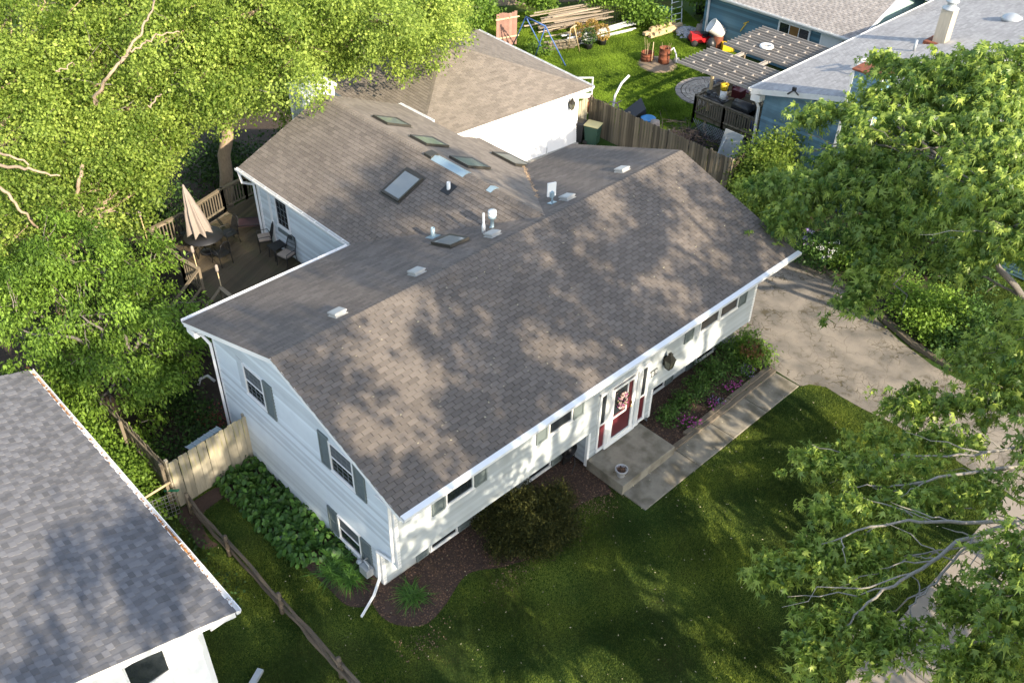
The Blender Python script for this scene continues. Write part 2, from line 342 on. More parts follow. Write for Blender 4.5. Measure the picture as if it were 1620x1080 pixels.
def roof_plane(roof, O, U, Vv, outline, m_, expo=0.135, tabw=0.305, singles=0, style='tab', gap=0.016, name='shingle', dark=1.0):
    U = Vector(U).normalized(); Vv = Vector(Vv); Vv = (Vv - U * Vv.dot(U)).normalized(); N_ = U.cross(Vv); O = Vector(O)
    us = [p[0] for p in outline]; vs_ = [p[1] for p in outline]
    area = sum(outline[i][0] * outline[(i + 1) % len(outline)][1] - outline[(i + 1) % len(outline)][0] * outline[i][1] for i in range(len(outline)))
    if area < 0: outline = outline[::-1]
    cells = []; vv = min(vs_); row = 0
    while vv < max(vs_):
        if style == 'tab':
            off = [(0, .5)[row % 2], .0][0] * tabw + (row % 4) * 0.01; u = min(us) - tabw + off
            while u < max(us): cells.append((u + gap / 2, vv + rng.normal() * 0.0012, tabw - gap, expo + 0.012, 0.019, rng.random())); u += tabw
        else:
            # laminated: flat under course in ~1 m lengths, raised tabs on it
            u = min(us) - rng.random() * 0.9
            while u < max(us):
                cells.append((u, vv, 0.997, expo + 0.01, 0.006, 0.5 + 0.12 * rng.random())); u += 1.0
            u = min(us) - rng.random() * 0.3
            while u < max(us):
                wd = 0.13 + 0.06 * rng.random(); cells.append((u, vv, wd, expo * 1.0, 0.014, (0.15 if rng.random() < .5 else .75) + .2 * rng.random(), 1)); u += wd + 0.13 + 0.06 * rng.random()
        vv += expo; row += 1
    b = MB(); full = []
    P2 = lambda u, v, h: O + U * u + Vv * v + N_ * h
    for c_ in cells:
        u, v, wd, ht, th, tt = c_[:6]
        base = 0.006 if len(c_) > 6 else 0.0
        rect = [(u, v), (u + wd, v), (u + wd, v + ht), (u, v + ht)]
        q = clip_convex(rect, outline)
        if len(q) < 3: continue
        whole = len(q) == 4 and abs((q[2][0] - q[0][0]) * (q[2][1] - q[0][1]) - wd * ht) < 1e-6 and (style == 'tab' or len(c_) > 6)
        if whole: full.append((u, v, wd, ht, th, tt, base))
        else:
            h = lambda vq: base + th + (0.003 - th) * min(1, max(0, (vq - v) / ht))
            n = len(q); vs2 = [P2(x, y, h(y)) for x, y in q] + [P2(x, y, base - 0.004) for x, y in q]
            b.add(vs2, [tuple(range(n))] + [(n + i, n + (i + 1) % n, (i + 1) % n, i) for i in range(n)], tt * dark)
    if singles:
        full.sort(key=lambda c_: (P2(c_[0], c_[1], 0) - CAM).length)
        ms = {}
        for c_ in full[:singles]:
            k = (round(c_[5] * 7), round(c_[2], 2))
            if k not in ms: ms[k] = unit_piece(name, m_, c_[2], c_[3], c_[4] , 0.003, [k[0] / 7 * dark])[0]
            place(name, ms[k], roof, P2(c_[0], c_[1], c_[6]), U, Vv, N_)
        full = full[singles:]
    for u, v, wd, ht, th, tt, base in full:
        p = [P2(u, v, base - .004), P2(u + wd, v, base - .004), P2(u + wd, v + ht, base), P2(u, v + ht, base), P2(u, v, base + th), P2(u + wd, v, base + th), P2(u + wd, v + ht, base + .003), P2(u, v + ht, base + .003)]
        b.add(p, [(4, 5, 6, 7), (0, 1, 5, 4), (1, 2, 6, 5), (3, 0, 4, 7)], tt * dark)
    return b.build(name, m_, roof, kind='stuff')
def caps(roof, P, Q, NL, NR, m_, name='ridge_cap', step=0.14, wd=0.15, lim=300):
    """folded caps along the line P..Q, wings lying on the planes with normals NL and NR"""
    P, Q = Vector(P), Vector(Q); D = (Q - P).normalized(); L_ = (Q - P).length
    NL, NR = Vector(NL).normalized(), Vector(NR).normalized()
    wl = D.cross(NL).normalized(); wr = D.cross(NR).normalized()
    if wl.z > 0: wl = -wl
    if wr.z > 0: wr = -wr
    n = int(L_ / step); ms = []
    for tt in (0.15, 0.35, 0.5, 0.7):
        b = MB(); hh = lambda k, s_: V(0, 0, 0.022 - k * 0.014)
        X = [D * 0 + hh(0, 0), D * (step * 1.15) + hh(1, 0)]
        vs2 = [wl * wd + NL * 0.018, X[0], wr * wd + NR * 0.018, wl * wd + D * step * 1.15 + NL * 0.008, X[1], wr * wd + D * step * 1.15 + NR * 0.008, wl * wd, V(0, 0, 0), wr * wd]
        f_ = [(0, 3, 4, 1), (1, 4, 5, 2), (0, 1, 7, 6), (1, 2, 8, 7)]
        b.add(vs2, f_, tt); ms.append(b.mesh(name, m_, Vector((0, 0, 0))))
    for i in range(n):
        o = bpy.data.objects.new(name, random.choice(ms)); COL.objects.link(o); o.parent = roof
        o.location = P + D * (i * step) + V(0, 0, 0.004) - WL[roof]
def lapwall(b, P, U, poly, expo=0.115, out=0.022):
    """clapboard siding: P origin, U direction along the wall, outline in (s, z); faces out to U x Z"""
    P = Vector(P); U = Vector(U).normalized(); N_ = U.cross(Vector((0, 0, 1))).normalized()
    ar = sum(poly[i][0] * poly[(i + 1) % len(poly)][1] - poly[(i + 1) % len(poly)][0] * poly[i][1] for i in range(len(poly)))
    if ar < 0: poly = poly[::-1]
    zs = [p[1] for p in poly]; z = min(zs); ss = [p[0] for p in poly]
    while z < max(zs) - 1e-4:
        q = clip_convex([(min(ss) - 1, z), (max(ss) + 1, z), (max(ss) + 1, z + expo), (min(ss) - 1, z + expo)], poly)
        if len(q) >= 3:
            Q = [P + U * x + V(0, 0, y) + N_ * (out * (1 - (y - z) / expo)) for x, y in q]
            b.add(Q, [tuple(range(len(Q)))], rng.random())
            lo = sorted([x for x, y in q if abs(y - z) < 1e-5])
            if len(lo) >= 2: b.add([P + U * lo[0] + V(0, 0, z), P + U * lo[-1] + V(0, 0, z), P + U * lo[-1] + V(0, 0, z) + N_ * out, P + U * lo[0] + V(0, 0, z) + N_ * out], [(0, 1, 2, 3)])
        z += expo
SCREENM = mat('muntin_grey', (.20, .22, .23), .6)
def frame_axes(U):
    U = Vector(U).normalized(); return U, U.cross(Vector((0, 0, 1))).normalized()
def window(parent, P, U, wd, ht, name='window', trim=0.05, rails=1, vbars=0, muntins=(0, 0), fm=None, gm=None, sill=True, label=None):
    """P = lower left corner of the whole window on the wall plane"""
    fm = fm or WHITE; gm = gm or GLASS
    U, N_ = frame_axes(U); P = Vector(P); Z = Vector((0, 0, 1))
    b = MB()
    def bar(u0, u1, z0, z1, d0, d1): b.obox(P + U * (u0 + u1) / 2 + Z * (z0 + z1) / 2 + N_ * (d0 + d1) / 2, U * (u1 - u0) / 2, N_ * (d1 - d0) / 2, Z * (z1 - z0) / 2)
    bar(0, trim, 0, ht, 0, .06); bar(wd - trim, wd, 0, ht, 0, .06); bar(trim, wd - trim, ht - trim, ht, 0, .06); bar(trim, wd - trim, 0, trim, 0, .06)
    cols = vbars + 1; rows = rails + 1; iw = (wd - 2 * trim) / cols; ih = (ht - 2 * trim) / rows
    for i in range(1, cols): bar(trim + iw * i - .022, trim + iw * i + .022, trim, ht - trim, .0, .047)
    for j in range(1, rows): bar(trim, wd - trim, trim + ih * j - .02, trim + ih * j + .02, .0, .046)
    mu, mv = muntins
    o = b.build(name, fm, parent, label=label)
    if mu or mv:
        b2 = MB(); b = b2
        for i in range(1, mu): bar(trim + (wd - 2 * trim) * i / mu - .006, trim + (wd - 2 * trim) * i / mu + .006, trim, ht - trim, .0, .036)
        for j in range(1, mv): bar(trim, wd - trim, trim + (ht - 2 * trim) * j / mv - .006, trim + (ht - 2 * trim) * j / mv + .006, .0, .035)
        b2.build('muntins', SCREENM, o, kind='stuff')
    for i in range(cols):
        for j in range(rows):
            g = MB(); g.obox(P + U * (trim + iw * (i + .5)) + Z * (trim + ih * (j + .5)) + N_ * 0.015, U * (iw / 2 - .005), N_ * 0.015, Z * (ih / 2 - .005))
            g.build('pane', gm[(i + j) % len(gm)] if isinstance(gm, list) else gm, o)
    if sill:
        b = MB(); b.obox(P + U * wd / 2 + N_ * .035 - Z * .02, U * (wd / 2 + .03), N_ * .035, Z * .018); b.build('sill', fm, o)
    return o
def shutter(parent, P, U, wd, ht, m_=None):
    m_ = m_ or SHUT; U, N_ = frame_axes(U); P = Vector(P); Z = Vector((0, 0, 1)); b = MB()
    def bar(u0, u1, z0, z1, d1, d0=0): b.obox(P + U * (u0 + u1) / 2 + Z * (z0 + z1) / 2 + N_ * (d0 + d1) / 2, U * (u1 - u0) / 2, N_ * (d1 - d0) / 2, Z * (z1 - z0) / 2)
    r_ = 0.055
    bar(0, r_, 0, ht, .055); bar(wd - r_, wd, 0, ht, .055); bar(r_, wd - r_, 0, r_ * 1.2, .054); bar(r_, wd - r_, ht - r_ * 1.2, ht, .054); bar(r_, wd - r_, ht * .48, ht * .48 + r_, .054)
    bar(r_, wd - r_, 0.05, ht - .05, .028)
    n = int(ht / .075)
    for k in range(n):
        z = 0.09 + k * (ht - .2) / n
        bar(r_, wd - r_, z, z + .028, .040, .026)
    return b.build('shutter', m_, parent)
def gutter(parent, P, Q, N_, m_=None, name='gutter', size=0.125, supports=True, debris=False, cover=False):
    """open K-style trough along P..Q hanging outwards along N_ (P, Q are the roof edge)"""
    m_ = m_ or WHITE; P, Q = Vector(P), Vector(Q); N_ = Vector(N_).normalized(); b = MB(); Z = V(0, 0, 1); D = (Q - P).normalized()
    prof = [(0.0, 0.01), (0.0, -0.12), (size * .72, -0.12), (size, -0.055), (size, 0.012), (size - .016, 0.012), (size - .016, -0.05), (size * .68, -0.105), (0.012, -0.105), (0.012, 0.01)]
    vs2 = [P + N_ * x + Z * y for x, y in prof] + [Q + N_ * x + Z * y for x, y in prof]; n = len(prof)
    fs = [(i, (i + 1) % n, n + (i + 1) % n, n + i) for i in range(n)] + [(0, 9, 8, 1), (1, 8, 7, 2), (2, 7, 6, 3), (3, 6, 5, 4)]
    fs += [tuple(n + k for k in f[::-1]) for f in [(0, 9, 8, 1), (1, 8, 7, 2), (2, 7, 6, 3), (3, 6, 5, 4)]]
    b.add(vs2, fs)
    for E_ in (P, Q): b.add([E_ + N_ * x + Z * y for x, y in [prof[9], prof[8], prof[7], prof[6]]], [(0, 1, 2, 3)])
    if supports:
        k = 0.4
        while k < (Q - P).length:
            c_ = P + D * k + N_ * size / 2; b.obox(c_ + Z * .008, D * .012, N_ * size / 2, Z * .004); k += 0.75
    if cover: b.add([P + N_ * .0 + Z * .03, Q + Z * .03, Q + N_ * (size + .006) + Z * .016, P + N_ * (size + .006) + Z * .016, P + N_ * (size + .006) - Z * .07, Q + N_ * (size + .006) - Z * .07], [(0, 3, 2, 1), (3, 4, 5, 2)])
    o = b.build(name, m_, parent)
    return o
def downspout(parent, pts, m_=None, w_=0.075, name='downspout'):
    b = MB()
    for i in range(len(pts) - 1): 
        p, q = Vector(pts[i]), Vector(pts[i + 1]); d_ = (q - p).normalized() * 0.02
        b.bar(p - d_, q + d_, w_, w_ * 0.75, up=(0.3, 1, 0.2))
    return b.build(name, m_ or WHITE, parent)
def slab(b, P, U, Vv, outline, th, lift=0.0):
    U = Vector(U).normalized(); Vv = Vector(Vv); Vv = (Vv - U * Vv.dot(U)).normalized(); N_ = U.cross(Vv); P = Vector(P)
    ar = sum(outline[i][0] * outline[(i + 1) % len(outline)][1] - outline[(i + 1) % len(outline)][0] * outline[i][1] for i in range(len(outline)))
    if ar < 0: outline = outline[::-1]
    n = len(outline); vs2 = [P + U * x + Vv * y + N_ * lift for x, y in outline] + [P + U * x + Vv * y + N_ * (lift - th) for x, y in outline]
    b.add(vs2, [tuple(range(n)), tuple(range(2 * n - 1, n - 1, -1))] + [(n + i, n + (i + 1) % n, (i + 1) % n, i) for i in range(n)])
def scatter_quads(pts, size, tint=None, flat=0.5, seed=1, asp=2.2):
    """tiny lying slivers (chips, seeds): one MB"""
    b = MB(); r = random.Random(seed)
    for p in pts:
        a_ = r.uniform(0, 6.28); s_ = size * r.uniform(.6, 1.3); u = V(math.cos(a_), math.sin(a_), r.uniform(-.3, .3) * flat) * s_ * asp / 2
        v = V(-math.sin(a_), math.cos(a_), r.uniform(-.5, .5) * flat) * s_ / 2
        b.add([p - u, p + v, p + u * .9, p - v], [(0, 1, 2, 3)], r.random() if tint is None else tint)
    return b

# ------------------------------------------------------------------ THE SETTING
def inpoly(x, y, poly):
    c_ = False; n = len(poly)
    for i in range(n):
        x1, y1 = poly[i][:2]; x2, y2 = poly[(i + 1) % n][:2]
        if (y1 > y) != (y2 > y) and x < (x2 - x1) * (y - y1) / (y2 - y1) + x1: c_ = not c_
    return c_
def sheet(name, poly, z, m_, th=0.03, kind='structure'):
    b = MB(); b.prism([(p[0], p[1]) for p in poly], z - th, z); o = b.build(name, m_, kind=kind); return o
b = MB(); g_ = 24; R_ = 700
for i in range(g_):
    for j in range(g_):
        x0, x1, y0, y1 = -R_ + 2 * R_ * i / g_, -R_ + 2 * R_ * (i + 1) / g_, -R_ + 2 * R_ * j / g_, -R_ + 2 * R_ * (j + 1) / g_
        b.add([(x0, y0, 0), (x1, y0, 0), (x1, y1, 0), (x0, y1, 0)], [(0, 1, 2, 3)])
ground = b.build('ground', GRASSG, kind='structure')
def smooth_poly(P, n=6):
    """closed Catmull-Rom through the listed corners"""
    out = []; m_ = len(P)
    for i in range(m_):
        p0, p1, p2, p3 = [Vector(P[(i + k) % m_][:2]) for k in (-1, 0, 1, 2)]
        for k in range(n):
            t = k / n; out.append(tuple(0.5 * ((2 * p1) + (-p0 + p2) * t + (2 * p0 - 5 * p1 + 4 * p2 - p3) * t * t + (-p0 + 3 * p1 - 3 * p2 + p3) * t ** 3)))
    return out
drive_poly = [(15.95, -0.42), (16.0, 12.6), (23.5, 14.2), (23.9, 9), (23.4, 4.6), (22.7, 2.6), (22.1, 0.7), (21.5, -0.7), (20.7, -2.4), (20.25, -4), (20.2, -6), (20.4, -8.5), (21.2, -10.2), (22.2, -12), (15.2, -12), (15.9, -10), (16.35, -8.4), (16.5, -6.4), (16.55, -4.4), (16.45, -3.4), (16.45, -2.6), (16.5, -2.0), (16.2, -1.55), (15.9, -1.40)]
sheet('driveway', drive_poly, 0.025, ASPH, 0.05)
sheet('street', [(-120, -20), (160, -20), (160, -12.2), (-120, -12.2)], 0.012, ASPH, 0.05)
curb = MB(); curb.box((-120, -12.2, -.1), (15.0, -12.02, .13)); curb.box((22.4, -12.2, -.1), (160, -12.02, .13)); curb.build('street_curb', CONCLT, kind='structure')
# walkway slabs along the front, sidewalk slabs along the street: each its own piece under one setting object
def slabs(name, xs, y0, y1, z, m_, joint=0.018):
    root = thing(name, None, None, ((xs[0] + xs[-1]) / 2, (y0 + y1) / 2, 0)); root['kind'] = 'structure'
    for i in range(len(xs) - 1):
        x0, x1 = xs[i] + joint / 2, xs[i + 1] - joint / 2; b = MB(); c_ = random.uniform(.2, .8); dz = random.uniform(-.006, .006)
        b.add([(x0, y0, -.05), (x1, y0, -.05), (x1, y1, -.05), (x0, y1, -.05), (x0, y0, z + dz - .012), (x1, y0, z + dz - .012), (x1, y1, z + dz - .012), (x0, y1, z + dz - .012),
               (x0 + .012, y0 + .012, z + dz), (x1 - .012, y0 + .012, z + dz), (x1 - .012, y1 - .012, z + dz), (x0 + .012, y1 - .012, z + dz)],
              [(0, 3, 2, 1), (0, 1, 5, 4), (1, 2, 6, 5), (2, 3, 7, 6), (3, 0, 4, 7), (4, 5, 9, 8), (5, 6, 10, 9), (6, 7, 11, 10), (7, 4, 8, 11), (8, 9, 10, 11)], c_)
        b.build('slab', m_, root)
    return root
slabs('front_walkway', [7.75, 10.35, 12.15, 13.95, 15.85], -1.36, -0.42, 0.05, CONC)
sw = slabs('sidewalk', [x * 1.52 - 18.8 for x in range(0, 24)], -9.9, -8.42, 0.035, CONCLT)
sw2 = slabs('sidewalk', [x * 1.52 + 21.0 for x in range(0, 16)], -9.9, -8.42, 0.035, CONCLT)
bed_left = smooth_poly([(-0.15, 1.2), (0.0, 0.5), (0.55, 0.05), (1.3, 0.15), (2.4, 0.5), (3.3, 0.0), (4.3, -0.35), (5.2, -0.15), (6.2, 0.1), (7.0, 0.0), (7.62, -0.1), (7.66, 1.74), (3.8, 1.8), (0.5, 1.8), (0.2, 2.2)])
bed_gable = smooth_poly([(0.48, 9.0), (-0.3, 8.9), (-0.8, 8.3), (-1.0, 7.4), (-0.8, 6.3), (-0.75, 5.0), (-0.7, 3.8), (-0.65, 2.8), (-0.6, 1.9), (-0.1, 1.5), (0.49, 1.7)])
bed_right = [(10.16, -0.30), (15.88, -0.30), (15.95, 1.2), (15.88, 1.78), (10.16, 1.78)]
sheet('mulch_bed', bed_left, 0.02, MULCH); sheet('mulch_bed', bed_gable, 0.016, MULCH); sheet('mulch_bed', bed_right, 0.10, MULCH, .12)
bed_fence = smooth_poly([tuple(S(*p)[:2]) for p in [(282, 808), (310, 790), (345, 770), (355, 785), (320, 815), (330, 850), (345, 862), (318, 868), (300, 842), (284, 825)]], 4)
sheet('soil_patch', bed_fence, 0.008, MULCH, .02)
bed_side = smooth_poly([(20.8, -3.3), (22.2, 0.2), (23.0, 2.4), (23.9, 4.6), (24.3, 8), (25.5, 11), (27.7, 10.8), (27.7, 2), (26.5, -0.4), (24.5, -1.6), (23.2, -2.8), (22, -3.6)])
sheet('shrub_bed', bed_side, 0.01, SOIL, .02)
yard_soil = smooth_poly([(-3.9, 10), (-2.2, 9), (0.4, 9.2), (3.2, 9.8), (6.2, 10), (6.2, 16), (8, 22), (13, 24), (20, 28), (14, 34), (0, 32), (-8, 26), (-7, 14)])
sheet('dark_garden_soil', yard_soil, 0.004, SOIL, .02)

# ------------------------------------------------------------------ THE HOUSE
house = thing('split_level_house', 'white sided two storey house with brown shingled gable roof and red front door', 'house', (0.5, 1.0, 0))
Lx, Wy, ze, zr = 16.0, 9.78, 4.75, 6.40; yr = Wy / 2; sl_ = (zr - ze) / yr
roofO = MB()
slen = math.hypot(yr, zr - ze)
slab(roofO, (0, 0, ze), (1, 0, 0), (0, yr, zr - ze), [(0, 0), (Lx, 0), (Lx, slen), (0, slen)], 0.14, -0.006)
slab(roofO, (Lx, Wy, ze), (-1, 0, 0), (0, -yr, zr - ze), [(0, 0), (Lx, 0), (Lx, slen), (0, slen)], 0.14, -0.006)
roof = roofO.build('roof', ROOFUNDER, house)
roof_plane(roof, (0, 0, ze), (1, 0, 0), (0, yr, zr - ze), [(-.05, -.03), (Lx + .05, -.03), (Lx + .05, slen - .02), (-.05, slen - .02)], SHB, singles=300)
roof_plane(roof, (Lx, Wy, ze), (-1, 0, 0), (0, -yr, zr - ze), [(-.05, -.03), (Lx + .05, -.03), (Lx + .05, slen - .02), (-.05, slen - .02)], SHB, gap=.006)
nF = (0, -(zr - ze), yr); nB = (0, zr - ze, yr)
caps(roof, (0, yr, zr), (Lx, yr, zr), nF, nB, SHB)
# walls
xl, xr_, yf, ylow, yb, zmid = 0.5, 15.88, 1.0, 1.74, 9.3, 1.49
ws = MB(); lapwall(ws, (xl, yb, 0), (0, -1, 0), [(0, .12), (yb - ylow, .12), (yb - ylow, zmid), (0, zmid)])
zt = lambda y: ze + sl_ * min(y, Wy - y) - .13
lapwall(ws, (xl, yb, 0), (0, -1, 0), [(0, zmid), (yb - yf, zmid), (yb - yf, zt(yf)), (yb - yr, zt(yr)), (0, zt(yb))])
ws.build('wall', SIDING, house, label='pale bluish white clapboard gable wall')
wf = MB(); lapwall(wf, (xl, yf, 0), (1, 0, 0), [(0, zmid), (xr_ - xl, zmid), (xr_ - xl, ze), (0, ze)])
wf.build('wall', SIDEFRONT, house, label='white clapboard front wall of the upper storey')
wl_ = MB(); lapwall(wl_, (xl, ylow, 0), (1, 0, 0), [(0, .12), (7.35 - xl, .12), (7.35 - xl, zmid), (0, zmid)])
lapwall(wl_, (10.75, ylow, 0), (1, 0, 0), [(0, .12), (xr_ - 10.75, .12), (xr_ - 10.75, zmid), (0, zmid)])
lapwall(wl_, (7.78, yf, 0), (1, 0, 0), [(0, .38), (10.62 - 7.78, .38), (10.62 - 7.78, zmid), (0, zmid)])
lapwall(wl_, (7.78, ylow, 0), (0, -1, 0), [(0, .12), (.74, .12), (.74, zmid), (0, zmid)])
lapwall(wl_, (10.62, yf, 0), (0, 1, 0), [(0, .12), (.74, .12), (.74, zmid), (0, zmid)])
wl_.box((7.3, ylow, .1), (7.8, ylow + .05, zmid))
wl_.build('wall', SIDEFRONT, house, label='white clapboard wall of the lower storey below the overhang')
wr_ = MB(); lapwall(wr_, (xr_, yf, 0), (0, 1, 0), [(0, zmid), (yb - yf, zmid), (yb - yf, zt(yb)), (yr - yf, zt(yr)), (0, zt(yf))])
lapwall(wr_, (xr_, ylow, 0), (0, 1, 0), [(0, .12), (yb - ylow, .12), (yb - ylow, zmid), (0, zmid)])
lapwall(wr_, (xr_, yb, 0), (-1, 0, 0), [(0, .12), (xr_ - xl, .12), (xr_ - xl, ze), (0, ze)]); wr_.build('wall', SIDING, house)
fo = MB(); fo.box((xl + .01, ylow + .01, -.2), (xr_ - .01, yb - .01, .12)); fo.box((xl + .03, ylow + .06, 0), (xr_ - .03, yb - .03, ze - .1)); fo.box((xl + .03, yf + .03, zmid), (xr_ - .03, ylow + .06, ze - .1)); fo.box((7.80, yf + .03, .3), (10.60, ylow + .05, zmid)); fo.build('foundation', FOUND, house)
tr = MB()
tr.box((xl - .02, yf - .02, zmid - .03), (xl + .09, yf + .09, ze - .12)); tr.box((xr_ - .09, yf - .02, zmid - .03), (xr_ + .02, yf + .09, ze - .12))
tr.box((xl - .02, ylow - .02, .1), (xl + .09, ylow + .09, zmid)); tr.box((xr_ - .09, ylow - .02, .1), (xr_ + .02, ylow + .09, zmid))
tr.box((xl - .02, yb - .09, .1), (xl + .09, yb + .02, zt(yb))); tr.box((7.70, yf - .02, .1), (7.80, yf + .08, zmid)); tr.box((10.60, yf - .02, .3), (10.70, yf + .08, zmid))
tr.box((xl, yf, zmid - .03), (xr_, ylow, zmid - .003)); build_pieces(tr, 'corner_board', WHITE, house)
sf = MB(); sf.box((0.02, 0.02, ze - .17), (Lx - .02, yf, ze - .145)); sf.box((0.02, yb, ze - .17), (Lx - .02, Wy - .02, ze - .145)); build_pieces(sf, 'soffit', WHITE, house)
rk = MB()
for X0, X1 in ((-.035, .0), (Lx, Lx + .035)):
    for (y0, y1) in ((-.02, yr), (Wy + .02, yr)):
        za, zb_ = ze - sl_ * .02, zr
        rk.add([(X0, y0, za - .17), (X1, y0, za - .17), (X1, y1, zb_ - .17), (X0, y1, zb_ - .17), (X0, y0, za - .012), (X1, y0, za - .012), (X1, y1, zb_ - .012), (X0, y1, zb_ - .012)],
               [(0, 3, 2, 1), (4, 5, 6, 7), (0, 1, 5, 4), (1, 2, 6, 5), (2, 3, 7, 6), (3, 0, 4, 7)])
# sloping soffit under the left rake, with the boxed return at the back
for (y0, y1) in ((0.0, yr), (Wy, yr)): rk.add([(0, y0, ze - .165), (xl, y0, ze - .165), (xl, y1, zr - .165), (0, y1, zr - .165)], [(0, 1, 2, 3)])
rk.box((0.0, yb, ze - .36), (xl, Wy - .03, ze - .15))
build_pieces(rk, 'rake_board', WHITE, house)
fb = MB(); fb.box((0, -.022, ze - .17), (Lx, 0, ze - .015)); fb.box((0, Wy, ze - .17), (Lx, Wy + .022, ze - .015)); build_pieces(fb, 'fascia', WHITE, house)
gutter(house, (-.03, -.03, ze), (Lx + .1, -.03, ze), (0, -1, 0), cover=True, size=.15); gutter(house, (5.75, Wy + .03, ze), (-.03, Wy + .03, ze), (0, 1, 0))
downspout(house, [(.42, -.02, ze - .14), (.42, .55, ze - .45), (.42, 1.06, ze - .75), (.42, 1.10, 1.72), (.42, 1.78, 1.50), (.42, 1.82, .32), (.05, 1.60, .16), (-.55, 1.35, .07)])
downspout(house, [(.2, Wy + .05, ze - .14), (.3, 9.55, ze - .5), (.42, 9.36, ze - .8), (.42, 9.36, .1)])
downspout(house, [(15.95, 1.2, 0.55), (16.3, .95, .25)], name='downspout')
# gable windows
UG = (0, -1, 0)
for (y0, z0, hh, wd) in ((7.62, 3.18, 1.12, 1.0), (3.56, 3.16, 1.08, 1.02), (3.64, 0.40, .95, 1.02)):
    window(house, (xl, y0, z0), UG, wd, hh, muntins=(4, 6) if hh > 1.0 else (0, 0), gm=[GLASS, SCREEN], trim=.045)
for (y0, z0, hh) in ((6.6, 3.08, 1.24), (4.02, 3.12, 1.18), (2.52, 3.08, 1.12), (4.12, .36, .98), (2.60, .33, 1.0)): shutter(house, (xl - .002, y0, z0), UG, .44, hh)
gh = MB(); gh.box((xl - .026, 7.66, 3.22), (xl, 7.98, 4.34)); gh.build('bare_shutter_patch', mat('unpainted_patch', (.48, .52, .54), .8, var=.2, vscale=6), house)
# front windows
UF = (1, 0, 0)
for x0, wd in ((2.11, .97), (5.88, .98), (12.74, 1.02), (13.80, 1.0)):
    window(house, (x0, yf, 2.62), UF, wd, 1.12, gm=[GLASS, SCREEN])
for x0 in (1.66, 3.12, 5.42, 6.90, 12.0, 14.86): shutter(house, (x0, yf - .002, 2.58), UF, .43, 1.18)
for x0, wd in ((2.10, .99), (5.88, .98), (11.44, .88), (14.05, 1.0)):
    window(house, (x0, ylow, 0.17), UF, wd, .62, rails=0, gm=GLASS)
for x0 in (1.60, 3.14, 6.92, 12.38, 13.54): shutter(house, (x0, ylow - .002, .10), UF, .42, .72)
